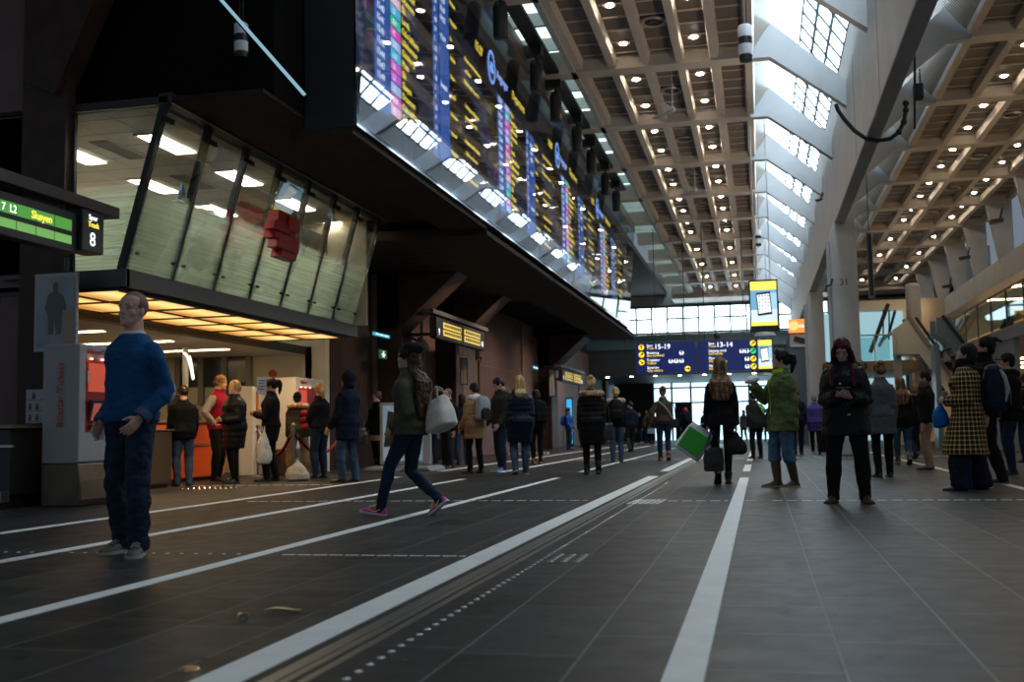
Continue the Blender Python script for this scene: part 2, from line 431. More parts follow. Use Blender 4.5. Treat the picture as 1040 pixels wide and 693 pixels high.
# ---- left side: walls, piers and soffit
def ribbed(name, x, y0, y1, z0, z1, mat, lab, rib=.13):
    mb = MB(); mb.box(x - .2, x, y0, y1, z0, z1); y = y0 + .03
    while y < y1 - .05: mb.box(x, x + .012, y, y + .05, z0, z1); y += rib
    return struct(mb, name, mat, lab)
mb = MB(); mb.box(-9.2, -8.95, 24.5, 31.6, 0, 4.8); struct(mb, 'wall_left', M_brown, 'brown panelled wall between the first two piers')
ribbed('wall_left', -9.0, 21.85, 24.5, 0, 4.8, principled('dark_ribbed_wall', (.045, .030, .027), .6, spec=.2), 'dark ribbed wall panel behind the rope barrier')
ribbed('wall_left', -8.9, 34.2, 41, 0, 5.8, add_noise(principled('mauve_ribbed_wall', (.20, .14, .14), .55), (.24, .165, .16), 3), 'mauve ribbed wall in the recess')
mb = MB(); mb.box(-9.1, -8.9, 41, 46, 0, 5.8); mb.box(-9.1, -8.9, 31, 34.2, 0, 5.8); mb.box(-8.9, -8.885, 34.2, 41, 2.95, 2.98); struct(mb, 'wall_left', add_noise(principled('mauve_wall', (.17, .12, .118), .55), (.21, .15, .145), 3), 'smooth brown wall panel beside the second pier')
mb = MB(); mb.box(-9.9, -8.9, 46, 63, 0, 4.8); struct(mb, 'wall_left', M_brown, 'far brown wall beyond the third pier')
mb = MB(); mb.box(-16, -8.9, 11.95, 12.2, 0, 9.3); struct(mb, 'wall_left', M_brown, 'brown wall beside the ticket machine')
mb = MB(); mb.box(-8.98, -8.36, 11.75, 11.95, 0, 9.3); struct(mb, 'pier', M_pier, 'dark pier at the corner of the glass office')
mb = MB(); mb.bar((-8.7, 11.85, 5.2), (-7.3, 11.85, 8.2), .5, .35, (0, 1, 0)); mb.bar((-9.5, 20.6, 5.4), (-6.2, 20.6, 8.4), .5, .35, (0, 1, 0)); struct(mb, 'pier_strut', M_pier, 'slanting dark strut above the glass office')
for i, (u, w) in enumerate([(413, 1.0), (467, 1.0), (563.5, 1.7)]):
    y = P(u, 440, X=-8.4).y
    mb = MB(); mb.box(-9.6, -8.4, y - w / 2, y + w / 2, 0, 4.8)
    mb.prism([(-9.2, 3.3), (-8.4, 3.3), (-6.9, 4.62), (-6.9, 4.8), (-9.2, 4.8)], 'y', y - w / 2, y + w / 2)
    mb.box(-8.45, -8.33, y - w / 2 - .06, y - w / 2 + .1, 0, 3.4)
    struct(mb, 'pier', M_pier, ['first dark brown pier past the office', 'second dark brown pier', 'third dark brown pier with a bracket under the balcony'][i], bevel=.02)
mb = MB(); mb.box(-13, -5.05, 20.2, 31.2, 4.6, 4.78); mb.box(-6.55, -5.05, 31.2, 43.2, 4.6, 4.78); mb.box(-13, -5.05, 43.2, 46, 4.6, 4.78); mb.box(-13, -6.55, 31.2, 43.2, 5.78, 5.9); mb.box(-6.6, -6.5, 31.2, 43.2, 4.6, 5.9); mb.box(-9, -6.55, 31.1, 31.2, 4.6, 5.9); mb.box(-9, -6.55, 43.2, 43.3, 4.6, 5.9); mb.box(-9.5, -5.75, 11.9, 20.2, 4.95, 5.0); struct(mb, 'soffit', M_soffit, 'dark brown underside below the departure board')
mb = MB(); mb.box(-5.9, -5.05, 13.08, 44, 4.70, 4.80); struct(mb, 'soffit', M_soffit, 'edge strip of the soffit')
mb = MB()
for i in range(17): mb.box(-9.6, -5.8, 21 + i * .58, 21.02 + i * .58, 4.595, 4.60)
struct(mb, 'soffit_joints', M_black, 'joints of the soffit boards')
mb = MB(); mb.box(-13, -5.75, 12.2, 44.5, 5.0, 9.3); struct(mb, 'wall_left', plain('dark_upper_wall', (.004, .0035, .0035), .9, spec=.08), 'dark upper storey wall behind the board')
# pipes running up the wall
mb = MB()
for u, x in [(430, -8.9), (531, -8.86), (487, -8.86)]:
    q = P(u, 400, X=x); mb.cyl((x, q.y, 0), (x, q.y, 4.6), .045, 10)
struct(mb, 'wall_pipes', principled('pipe_tan', (.25, .16, .11), .5), 'vertical pipes on the left wall')

# ---- end wall, windows and concourse doors
EY = 70.0
mb = MB()
mb.box(-16, 14, EY, EY + .3, 8.6, 11.5); mb.box(-16, 14, EY, EY + .3, 5.6, 6.6); mb.box(-16, -8.6, EY, EY + .3, 0, 9.3); mb.box(4.5, 14, EY, EY + .3, 2.8, 9.3)
struct(mb, 'wall_end', add_noise(principled('end_wall_plaster', (.36, .34, .33), .7), (.4, .38, .37), 2), 'grey end wall of the hall')
M_daylight = emis('daylight_sky', (.72, .92, 1.0), 3.0)
mb = MB(); mb.quad((-8.6, EY + .25, 6.6), (4.5, EY + .25, 6.6), (4.5, EY + .25, 8.6), (-8.6, EY + .25, 8.6))
o = struct(mb, 'window_1', M_daylight, 'long clerestory window full of daylight')
M_frame = plain('teal_window_frame', (.03, .10, .12), .5)
mb = MB()
x = -8.6; k = 0
while x < 4.6:
    mb.box(x - .05, x + .05, EY, EY + .22, 6.55, 8.65)
    if k % 3 != 2: mb.box(x, x + 1.0, EY + .05, EY + .2, 7.75, 7.85)
    x += 1.0; k += 1
mb.box(-8.6, 4.5, EY, EY + .22, 6.52, 6.68); mb.box(-8.6, 4.5, EY, EY + .22, 8.52, 8.66)
mb.build('window_frame', M_frame, o)
mb = MB(); mb.box(-13, 14, 58, EY, 3.6, 5.6); struct(mb, 'wall_end', add_noise(principled('fascia_dark', (.045, .045, .05), .5), (.06, .06, .065), 2), 'dark fascia above the far doors')
mb = MB(); mb.box(-9, 3, 57.9, 58.2, 5.0, 5.75); mb.box(-9, 3, 57.8, 58, 5.55, 5.62); struct(mb, 'trim_1', principled('gallery_glass_band', (.10, .17, .18), .25), 'glass parapet band below the clerestory')
mb = MB(); mb.box(-9, 3, 57.7, 57.85, 5.75, 5.85); struct(mb, 'trim_2', M_brown, 'brown rail of the far gallery')
mb = MB(); mb.box(-13, -8.7, 63, 64, 0, 5.6); struct(mb, 'wall_left', M_brown, 'far corner of the brown wall')
mb = MB(); mb.quad((-9, 69.5, 0), (5.5, 69.5, 0), (5.5, 69.5, 3.6), (-9, 69.5, 3.6))
o = struct(mb, 'door_1', emis('door_daylight', (.55, .85, 1.0), 1.6), 'bright glazed doors at the far end')
mb = MB()
x = -9.0
while x < 5.6: mb.box(x - .06, x + .06, 69.3, 69.45, 0, 3.6); x += 1.2
for z in (2.35, 3.3): mb.box(-9, 5.5, 69.3, 69.45, z - .05, z + .05)
mb.box(-9, -6.5, 69.2, 69.45, 0, 3.6); mb.box(-5.2, -4.2, 69.2, 69.45, 0, 2.4); mb.box(2.2, 5.5, 69.2, 69.45, 0, 3.6)
mb.build('door_frame', plain('door_frame_dark', (.015, .02, .025), .4), o)
# far dark shopfront ceilings with tiny lights
for k in range(9):
    mb = MB(); mb.cyl((-8 + k * 1.3, 58.6, 3.59), (-8 + k * 1.3, 58.6, 3.57), .1, 10)
    tag(mb.build('spotlight', emis('spot_far', (1, .95, .85), 12)), 'tiny round spotlight in the dark fascia above the far doors', 'light', 'spotlights above the far doors')

# ---- right side: gallery, shops, escalators
M_warm = principled('warm_plaster', (.62, .47, .27), .7)
mb = MB(); mb.box(6.6, 14, 24, 50, 3.0, 3.35); struct(mb, 'gallery_floor', M_fin, 'edge of the right gallery floor')
mb = MB(); mb.box(3.3, 6.6, 47, 55, 3.0, 3.4); struct(mb, 'gallery_floor', add_noise(principled('tan_fascia', (.30, .22, .14), .6), (.34, .25, .16), 2), 'bridge at the end of the gallery')
mb = MB(); mb.prism([(9.0, 6.9), (9.0, 6.0), (9.5, 5.9), (9.5, 6.9)], 'y', 30, 66); struct(mb, 'ceiling_beam', M_fin, 'pale beam along the right gallery', bevel=.02)
for y in BEAM_Y[3:]:
    mb = MB(); mb.prism([(8.6, 9.0), (9.0, 6.7), (9.5, 6.5), (9.5, 9.2), (8.2, 9.2)], 'y', y - .13, y + .13)
    struct(mb, 'ceiling_fin', M_fin, 'pale fin between ceiling and gallery beam')
mb = MB(); mb.box(13.4, 13.6, 20, 72, 0, 9.5); struct(mb, 'wall_right', M_warm, 'warm lit back wall of the gallery')
mb = MB(); mb.box(9.5, 13.6, 24, 70, 6.3, 6.5); struct(mb, 'ceiling', M_cream, 'ceiling of the right gallery')
mb = MB(); mb.box(4.6, 13.5, 56, 56.3, 3.4, 6.9); struct(mb, 'wall_right', M_cream, 'cream end wall of the upper floor')
mb = MB(); mb.box(3.2, 7.0, 55.7, 55.9, 0, 6.3); struct(mb, 'window_2', principled('bluish_shop_glass', (.10, .2, .24), .15, emit=(.45, .75, .85), es=.5), 'pale blue shop glazing behind the escalators')
mb = MB(); mb.box(6.75, 7.35, 52, 52.6, 0, 7.2); struct(mb, 'pillar', M_fin, 'round pale column by the escalators', bevel=.15)
mb = MB(); mb.box(8.0, 8.35, 29, 29.5, 0, 3.0); mb.box(6.9, 7.25, 27.5, 28.2, 0, 3.05); struct(mb, 'pillar', M_brown, 'brown post under the gallery')
mb = MB(); mb.box(6.7, 13.3, 50.2, 50.4, 0, 3.0); struct(mb, 'wall_right', M_cream, 'cream shop wall under the gallery')
mb = MB(); mb.box(6.65, 6.8, 31, 39, 0, 3.1); struct(mb, 'wall_right', add_noise(principled('blue_grey_panel', (.32, .40, .42), .5), (.36, .44, .46), 2), 'blue grey panel below the gallery')
mb = MB()
for k in range(7): mb.box(8.9, 12.8, 26.5 + k * 3.4, 27.3 + k * 3.4, 2.96, 3.0)
o = struct(mb, 'gallery_light_strip', emis('shop_light', (1, .72, .4), 5), 'warm shop lights under the gallery')
mb = MB()
for k in range(8): mb.box(10.0, 12.8, 27 + k * 5, 27.5 + k * 5, 6.27, 6.3)
struct(mb, 'gallery_light_strip', emis('gallery_light', (1, .66, .3), 18), 'warm lights of the upper gallery')
# ================================================================== THINGS OF THE HALL
# ---- departure board
TXT_W = emis('text_white', (.85, .93, 1.0), 1.3); TXT_Y = emis('text_yellow', (1.0, .74, .08), 1.3)
E_BLUE = emis('led_blue', (.03, .13, .50), .85); E_BLUE2 = emis('led_blue_dim', (.02, .09, .36), .55)
BX, BY0, BY1 = -5.0, 13.08, 43.2
M_glassblack = principled('dark_board_glass', (.006, .007, .012), .05, spec=1.0); M_glassblack.node_tree.nodes['Principled BSDF'].inputs['IOR'].default_value = 1.9
board = wempty('departure_board', 'huge blue and yellow train departure board hung over the left aisle', 'departure board', (-5.3, 28, 4.8))
mb = MB(); mb.box(-5.72, -5.03, BY0, BY1, 4.8, 9.0); mb.build('body', plain('board_case', (.006, .006, .007), .6), board)
mb = MB(); mb.box(-5.03, BX, BY0, BY1, 5.28, 8.66); mb.build('screen_glass', M_glassblack, board)
mb = MB()
for i in range(17): mb.box(-5.03, BX + .01, BY0 + i * 1.77 , BY0 + i * 1.77 + 1.755, 4.8, 5.27)
mb.build('lower_glass_band', principled('board_lower_glass', (.05, .075, .095), .08, spec=.6), board)
mb = MB(); mb.prism([(BX - .05, 8.66), (BX + .36, 8.66), (BX + .36, 9.02), (BX - .05, 9.02)], 'y', BY0, BY1)
mb.build('top_rail', principled('rail_bronze', (.26, .22, .19), .35, .7), board)
M_front = glassmat('board_front_glass', (.90, .93, .97), .03, .015)
for i in range(17):
    ya = BY0 + i * 1.77
    mb = MB(); mb.prism([(BX + .02, 4.85), (BX + .03, 4.85), (BX + .34, 8.66), (BX + .33, 8.66)], 'y', ya + .006, ya + 1.764); mb.build('front_glass_pane', M_front, board)
mb = MB()
for i in range(1, 9): mb.box(BX, BX + .006, BY0 + i * 3.55, BY0 + i * 3.55 + .02, 5.28, 8.66)
mb.build('glass_joint', M_black, board)
times = ['15:37', '15:37', '15:38', '15:39', '15:40', '15:41', '15:41', '15:42', '15:44', '15:47', '15:49', '15:50', '15:54']
times = ['15:2%d' % k for k in (4, 5, 7, 8, 9)] + ['15:31', '15:34', '15:35', '15:39', '15:40', '15:41', '15:41', '15:42', '15:44', '15:47', '15:49', '15:50', '15:54']
lines_ = ['L1', 'L2', 'R10', 'L14', 'F2', 'L12', 'L1', 'L13', 'L2', 'R11', 'F2', 'L12', 'L13', 'L3', 'L1', 'L2', 'R10', 'F2', 'L12']
dests = ['Lillestrøm', 'Ski', 'Skien', 'Asker', 'Moss', 'Kongsberg', 'Spikkestad', 'Drammen', 'Ski', 'Larvik', 'Oslo lufthavn', 'Lillehammer', 'Göteborg', 'Moss', 'Ski', 'Skøyen', 'Drammen', 'Oslo lufthavn', 'Eidsvoll']
badge = [(.75, .10, .62), (.05, .55, .85), (.85, .08, .45), (.35, .55, .9), (.62, .15, .78), (.6, .14, .75), (.05, .62, .38), (.9, .45, .6), (.05, .55, .85), (.9, .5, .62), (.4, .6, .95), (.85, .08, .6), (.95, .45, .1)]
BM = [emis('led_badge_%d' % i, c, 1.15) for i, c in enumerate(badge)]
ROW = .166; NR = 18
for s in range(4):
    y0 = 13.80 + s * 7.28; zb = 5.36; top = zb + NR * ROW if s == 0 else zb + 14 * ROW
    nr = NR if s == 0 else 14
    x = BX + .004
    mb = MB(); mb.box(BX, x, y0, y0 + .62, zb - .06, top); mb.box(BX, x, y0 + 2.78, y0 + 3.1, zb - .22, top)
    mb.build('time_column', E_BLUE, board)
    mb = MB(); mb.box(BX, x, y0 + 3.16, y0 + 3.72, zb - .2, top); mb.build('notice_column', E_BLUE, board)
    for bi in range(len(BM)):
        mb = MB(); got = 0
        for r in range(nr):
            if (r * 5 + s * 3) % len(BM) == bi: mb.box(BX, x, y0 + .68, y0 + 1.12, zb + (nr - 1 - r) * ROW + .008, zb + (nr - r) * ROW - .012); got = 1
        if got: mb.build('line_badge', BM[bi], board)
    off = (s * 4) % 12
    tt = times[-nr:]; dd = (dests[-nr:] if s == 0 else [dests[(r + off) % len(dests)] for r in range(nr)])
    zz = zb + (nr - 1) * ROW + .035
    text('\n'.join(tt), .145, TXT_W, 'time_lettering', board, face_px(x + .003, y0 + .08, zz), space=ROW / .145)
    text('\n'.join([lines_[(r + off) % len(lines_)] for r in range(nr)]), .12, TXT_W, 'line_lettering', board, face_px(x + .003, y0 + .76, zz), space=ROW / .12)
    text('\n'.join(dd), .15, TXT_Y, 'destination_lettering', board, face_px(x + .003, y0 + 1.18, zz), space=ROW / .15)
    text('\n'.join(str((r * 7 + s * 5) % 19 + 1) for r in range(nr)), .13, TXT_W, 'track_lettering', board, face_px(x + .003, y0 + 2.85, zz), space=ROW / .13)
    text('\n'.join('15:37' if r in (1, 2) else ('14:55' if r == 3 else ('15:39' if r == 5 else (' ' if r != 10 else 'Innstilt'))) for r in range(nr)), .14, TXT_W, 'notice_lettering', board, face_px(x + .003, y0 + 3.2, zz), space=ROW / .14)
    via = ['National', 'Sandvika', 'Lysaker', 'Asker', 'Holmlia', 'Kolbotn', 'Oppegård', 'Lillestrøm', 'Strømmen', 'Lørenskog', 'Hamar', 'Moelv', 'Ås', 'Vestby']
    text('\n'.join(via[(r * 3 + s) % 14] if r % 2 == 0 else ' ' for r in range(nr)), .10, TXT_Y, 'via_lettering', board, face_px(x + .003, y0 + 3.8, zz), space=ROW / .10)
    text('\n'.join(['  Stopper ved Nationaltheatret', '  og Skøyen', 'Flytoget avgår fra spor 13', ' ', '  Lokaltog mot Lillestrøm', '  Buss for tog mot Ski', ' ', 'Avganger kan bli forsinket', '  Takk for at du reiser', ' ', '  Neste tog fra spor 8', ' ', 'Husk gyldig billett'][:nr]), .10, TXT_Y, 'message_lettering', board, face_px(x + .003, y0 + 4.7, zb + 14 * ROW - .15), space=2.2)
    if s in (0, 1, 2):
        yh = y0 + 7.28
        zh = 8.02
        text('15:37', .26, TXT_Y, 'clock_lettering', board, face_px(x + .003, yh - 1.75, zh), ext=.003)
        mb = MB(); M_ = face_px(x, yh - .45, zh + .05)
        ring = [[M_ @ V3((rr * math.cos(a), rr * math.sin(a) * 1.15, zz_)) for a in [2 * PI * q / 28 for q in range(28)]] for rr, zz_ in ((.30, 0), (.30, .008), (.24, .008), (.24, 0))]
        mb.loft(ring, cap=False); mb.box(BX, x + .006, yh - .55, yh - .35, zh - .06, zh + .15); mb.box(BX, x + .006, yh - .62, yh - .28, zh - .02, zh + .03)
        mb.build('header_emblem', emis('emblem_blue', (.25, .45, 1.0), 1.3), board)
        text('Avganger', .27, emis('text_blue', (.35, .5, 1.0), 1.4), 'header_lettering', board, face_px(x + .003, yh - .02, zh - .02))
        text('Departures', .27, TXT_Y, 'header_lettering', board, face_px(x + .003, yh + 1.42, zh - .02))
# hangers of the board
for k in range(10):
    y = 14.8 + k * 2.9; mb = MB(); mb.cyl((-5.3, y, 8.9), (-5.3, y, 10.3), .03, 8); mb.build('hanger_rod', M_black, board)

# ---- black lighting truss with spotlights beyond the board
truss = wempty('lighting_truss', 'long black lighting truss hanging beside the board top', 'truss', (-4.45, 28, 8.9))
mb = MB()
for dx, dz in ((-.12, 0), (.12, 0), (0, .2)): mb.cyl((-4.4 + dx, 17.5, 9.05 + dz), (-4.4 + dx, 37, 9.05 + dz), .035, 8)
y = 17.5; k = 0
while y < 36.5:
    mb.bar((-4.52, y, 9.05), (-4.4, y + .5, 9.25), .02); mb.bar((-4.4, y + .5, 9.25), (-4.28, y + 1.0, 9.05), .02); mb.bar((-4.52, y, 9.05), (-4.28, y + .5, 9.05), .02); y += 1.0
mb.build('rails', M_black, truss)
mb = MB(); mb.box(-4.56, -4.24, 17.5, 37, 9.02, 9.09); mb.build('cable_tray', M_black, truss)
for k, y in enumerate((19.0, 22.3, 24.6, 27.6, 30.1, 33.0, 35.6)):
    t = wempty('spotlight', 'black cylinder spotlight hanging under the truss by the board', 'spotlight', (-4.4, y, 8.3), 'spotlights on the truss')
    mb = MB(); mb.lathe([(.0, 8.02), (.13, 8.03), (.14, 8.1), (.14, 8.62), (.10, 8.72), (.02, 8.74)], (-4.42, y, 0), 16); mb.build('lamp_body', M_black, t)
    mb = MB(); mb.box(-4.72, -4.28, y - .12, y + .12, 8.82, 9.03); mb.bar((-4.42, y, 8.7), (-4.42, y, 8.86), .05); mb.build('bracket', M_black, t)

# ---- ceiling downlights, vents and fans
E_DOWN = emis('downlight_glow', (1.0, .84, .64), 105)
M_rim = plain('downlight_rim', (.5, .45, .4), .4, .5)
def downlight(loc, grp, lab):
    t = empty('downlight', lab, 'light', loc, 0, grp)
    mb = MB(); mb.lathe([(.10, .0), (.14, -.005), (.15, .03), (.11, .05)], n=16); mb.build('rim', M_rim, t)
    mb = MB(); mb.lathe([(.0, -.03), (.045, -.026), (.075, -.006), (.075, .02), (.0, .02)], n=16); mb.build('lens', E_DOWN, t)
    return t
def vent(loc, grp, lab):
    t = empty('ceiling_vent', lab, 'vent', loc, 0, grp)
    mb = MB(); mb.lathe([(.27, .0), (.29, -.03), (.25, -.07), (.2, -.05), (.2, 0)], n=20); mb.build('rim', M_rim, t)
    mb = MB(); mb.lathe([(.0, -.05), (.12, -.06), (.13, -.03), (.0, -.02)], n=16); mb.lathe([(.15, -.03), (.17, -.055), (.19, -.03)], n=20); mb.build('diffuser', M_darkmetal, t)
    return t
dl = [None, None]; vt = [None, None]
for side, (x0, x1) in enumerate(((XL0, XL1), (XR0, XR1))):
    p = (x1 - x0) / 5
    for i in range(1, len(BEAM_Y) - 1):
        a, b = BEAM_Y[i], BEAM_Y[i + 1]
        for c in (1, 3):
            for f in (.3, .7):
                loc = (x0 + (c + .5) * p, a + (b - a) * f + (.22 if f > .5 else -.1), ZC + .23)
                if dl[side] is None: dl[side] = downlight(loc, 'downlights of the %s ceiling' % ('left', 'right')[side], 'round glowing downlight recessed in the coffered ceiling %s' % ('between the board and the skylight', 'right of the grey beam')[side])
                else: copy_tree(dl[side], loc)
        loc = (x0 + 2.5 * p, a + (b - a) * .5, ZC + .24)
        if vt[side] is None: vt[side] = vent(loc, 'vents of the %s ceiling' % ('left', 'right')[side], 'dark round air vent in the coffered ceiling %s' % ('between the board and the skylight', 'right of the grey beam')[side])
        else: copy_tree(vt[side], loc)
for (u, v), lab in (((683, 110), 'white ceiling fan with thin blades, nearest one under the left coffers'), ((706, 192), 'white ceiling fan with thin blades, second one along the left coffers')):
    p = P(u, v, Z=8.35); t = empty('ceiling_fan', lab, 'fan', (p.x, p.y, 8.3))
    mb = MB(); mb.lathe([(.07, 1.06), (.07, .98), (.018, .95), (.018, .1), (.07, .06), (.08, -.02), (.03, -.05)], n=12); mb.build('stem', M_fin, t)
    for k in range(3):
        a = k * 2.094 + .2; mb = MB(); d = V3((math.cos(a), math.sin(a), 0)); q = V3((-d.y, d.x, .25)).normalized()
        mb.obox(d * .42, d * .34, q * .06, d.cross(q) * .006); mb.build('blade', M_fin, t)

# ---- hanging banded loudspeakers
def hang_speaker(p, top, s, lab):
    t = empty('hanging_loudspeaker', lab, 'loudspeaker', p)
    mb = MB(); mb.lathe([(.0, -.30), (.10, -.29), (.105, -.2), (.0, -.2)], n=18); mb.build('grille', M_black, t, smooth=True)
    mb = MB(); mb.lathe([(.105, -.2), (.115, -.19), (.115, -.03), (.105, -.03)], n=18); mb.build('lower_shell', plain('speaker_white', (.62, .63, .65), .4), t, smooth=True)
    mb = MB(); mb.lathe([(.105, .09), (.115, .09), (.115, .26), (.09, .29), (.0, .29)], n=18); mb.build('upper_shell', plain('speaker_white', (.62, .63, .65), .4), t, smooth=True)
    mb = MB(); mb.lathe([(.106, -.04), (.106, .1)], n=18); mb.build('band', M_black, t, smooth=True)
    for dx in (-.03, .03):
        mb = MB(); mb.cyl((dx, 0, .27), (dx, 0, (top - p[2]) / s), .008, 6); mb.build('cable', M_black, t)
    t.scale = (s, s, s)
    return t
hang_speaker(P(757, 44, Y=18), 9.4, 1.05, 'white and black banded loudspeaker hanging beside the skylight, nearest one')
hang_speaker(P(770, 242, Y=40), 9.4, 1.0, 'small white and black banded loudspeaker hanging above the phone advert')
hang_speaker(P(245, 41, Y=12), 9.2, .75, 'dim grey banded loudspeaker hanging in the dark over the glass office')
# ---- pale blue rail running down in the dark
t = wempty('stair_rail', 'thin glowing pale blue rail slanting down in the dark upper left', 'rail', (-5.6, 11.6, 5.4))
a, b = P(216, -10, Y=11.6), P(309, 96, Y=11.6)
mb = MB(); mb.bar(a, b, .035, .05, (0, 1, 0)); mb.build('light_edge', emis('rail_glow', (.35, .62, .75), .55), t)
mb = MB(); mb.bar(a + V3((0, .06, -.03)), b + V3((0, .06, -.03)), .05, .05, (0, 1, 0)); mb.build('rail_profile', plain('rail_black', (.004, .004, .004), .9, 0, .05), t)

# ---- glass office hung over the ticket counter (a thing made of panels)
OZ0, OZ1 = 2.87, 4.93; OY0, OY1 = 11.93, 19.7; OXb, OXt = -7.6, -7.02
def frosted():
    m = bpy.data.materials.new('frosted_striped_glass'); m.use_nodes = True; n, l = m.node_tree.nodes, m.node_tree.links; n.clear()
    o = n.new('ShaderNodeOutputMaterial'); mx = n.new('ShaderNodeMixShader'); tr = n.new('ShaderNodeBsdfTransparent'); tl = n.new('ShaderNodeBsdfTranslucent'); df = n.new('ShaderNodeBsdfDiffuse'); m2 = n.new('ShaderNodeMixShader')
    for q in (tl, df): q.inputs['Color'].default_value = (.80, .90, .78, 1)
    m2.inputs['Fac'].default_value = .15; l.new(tl.outputs[0], m2.inputs[1]); l.new(df.outputs[0], m2.inputs[2])
    tc = n.new('ShaderNodeTexCoord'); mp = n.new('ShaderNodeMapping'); mp.inputs['Scale'].default_value = (.0, .03, 2.2)
    ns = n.new('ShaderNodeTexNoise'); ns.inputs['Scale'].default_value = 11; ns.inputs['Detail'].default_value = 3
    l.new(tc.outputs['Object'], mp.inputs['Vector']); l.new(mp.outputs[0], ns.inputs['Vector'])
    sp = n.new('ShaderNodeSeparateXYZ'); l.new(tc.outputs['Object'], sp.inputs[0])
    g = n.new('ShaderNodeMapRange'); g.inputs['From Min'].default_value = 4.0; g.inputs['From Max'].default_value = 3.65; l.new(sp.outputs['Z'], g.inputs['Value'])
    r = n.new('ShaderNodeMapRange'); r.inputs['From Min'].default_value = .42; r.inputs['From Max'].default_value = .56; r.inputs['To Min'].default_value = .55; r.inputs['To Max'].default_value = .97; l.new(ns.outputs['Fac'], r.inputs['Value'])
    mu = n.new('ShaderNodeMath'); mu.operation = 'MULTIPLY'; l.new(g.outputs[0], mu.inputs[0]); l.new(r.outputs[0], mu.inputs[1])
    l.new(mu.outputs[0], mx.inputs['Fac']); l.new(tr.outputs[0], mx.inputs[1]); l.new(m2.outputs[0], mx.inputs[2]); l.new(mx.outputs[0], o.inputs['Surface'])
    return m
M_frost = frosted(); M_clear = glassmat('clear_glass', (.93, .97, .95), .012)
M_mull = plain('office_mullion', (.018, .02, .02), .4, .3)
office = wempty('glass_office', 'glass fronted office with tilted frosted panes above the ticket counter', 'office booth', (-8.4, 15.8, 2.7))
sl = (OXt - OXb) / (OZ1 - OZ0)
ZF = 3.95; XF = OXb + sl * (ZF - OZ0)
for k in range(7):
    y0 = OY0 + (OY1 - OY0) * k / 7 + .03; y1 = OY0 + (OY1 - OY0) * (k + 1) / 7 - .03
    mb = MB(); mb.prism([(OXb, OZ0), (OXb + .012, OZ0), (OXt + .012, OZ1), (OXt, OZ1)], 'y', y0, y1); pane = mb.build('front_pane', M_clear, office)
    mb = MB(); mb.prism([(OXb - .012, OZ0), (OXb - .008, OZ0), (XF - .008, ZF), (XF - .012, ZF)], 'y', y0, y1); mb.build('frosting', M_frost, pane)
    for yy in (y0 + .1, y1 - .1):
        mb = MB()
        mb.cyl((OXb + .06, yy, OZ0 + .22), (OXb + .1, yy, OZ0 + .21), .022, 10); mb.build('glass_fixing', M_black, pane)
        mb = MB(); mb.obox((OXt - .05, yy + (.06 if yy > y0 + .3 else -.06), OZ1 - .2), (.02, 0, 0), (0, .1, 0), (0, 0, .03)); mb.build('glass_clamp', M_black, pane)
mb = MB(); xe = -8.36
mb.add([(xe, OY0, OZ0), (OXb, OY0, OZ0), (OXt, OY0, OZ1), (xe, OY0, OZ1), (xe, OY0 + .012, OZ0), (OXb, OY0 + .012, OZ0), (OXt, OY0 + .012, OZ1), (xe, OY0 + .012, OZ1)], [(0, 1, 2, 3), (7, 6, 5, 4), (0, 4, 5, 1), (1, 5, 6, 2), (2, 6, 7, 3), (3, 7, 4, 0)])
ep = mb.build('end_pane', M_clear, office)
mb = MB(); mb.add([(xe, OY0 + .02, OZ0), (OXb, OY0 + .02, OZ0), (XF, OY0 + .02, ZF), (xe, OY0 + .02, ZF), (xe, OY0 + .024, OZ0), (OXb, OY0 + .024, OZ0), (XF, OY0 + .024, ZF), (xe, OY0 + .024, ZF)], [(0, 1, 2, 3), (7, 6, 5, 4), (0, 4, 5, 1), (1, 5, 6, 2), (2, 6, 7, 3), (3, 7, 4, 0)])
mb.build('frosting', M_frost, ep)
for k in range(8):
    y = OY0 + (OY1 - OY0) * k / 7; mb = MB(); mb.bar((OXb - .06, y, OZ0), (OXt - .06, y, OZ1), .07, .12, (0, 1, 0)); mb.build('mullion', M_mull, office)
mb = MB(); mb.bar((xe, OY0, OZ0), (xe, OY0, OZ1), .06, .06); mb.bar((xe, OY0, OZ1 + .03), (OXt, OY0, OZ1 + .03), .1, .1); mb.box(OXt - .12, OXt + .06, OY0 - .05, OY1 + .05, OZ1, OZ1 + .12); mb.build('top_frame', M_darkmetal, office)
mb = MB(); mb.box(-9.35, OXb + .03, OY0 - .06, OY1 + .06, OZ0 - .06, OZ0); mb.box(OXb - .06, OXb + .05, OY0 - .06, OY1 + .06, OZ0 - .22, OZ0); mb.box(xe - .4, OXb + .05, OY0 - .08, OY0, OZ0 - .22, OZ0); mb.build('floor_fascia', plain('fascia_graphite', (.045, .044, .048), .4), office)
mb = MB(); mb.box(-11.2, OXt - .15, OY0 + .05, OY1 - .05, OZ1 - .03, OZ1 + .02)
for k in range(8): pass
M_tile = add_noise(principled('office_ceiling_tiles', (.62, .57, .50), .8), (.66, .61, .54), 3)
mb.build('office_ceiling', M_tile, office)
mb = MB()
for k in range(14): mb.box(-11, OXt - .2, OY0 + .3 + k * .6, OY0 + .306 + k * .6, OZ1 - .034, OZ1 - .029)
for k in range(7): mb.box(-11 + k * .6, -10.994 + k * .6, OY0 + .1, OY1 - .1, OZ1 - .034, OZ1 - .029)
mb.build('ceiling_joints', principled('tile_joint', (.3, .27, .22), .8), office)
mb = MB(); mb.box(-11.2, -11.1, OY0 + .05, OY1, OZ0, OZ1); mb.box(-11.2, OXt - .3, OY1 - .06, OY1, OZ0, OZ1); mb.box(-11.2, xe, OY0 + .02, OY0 + .06, OZ0, OZ1); mb.build('inner_wall', M_cream, office)
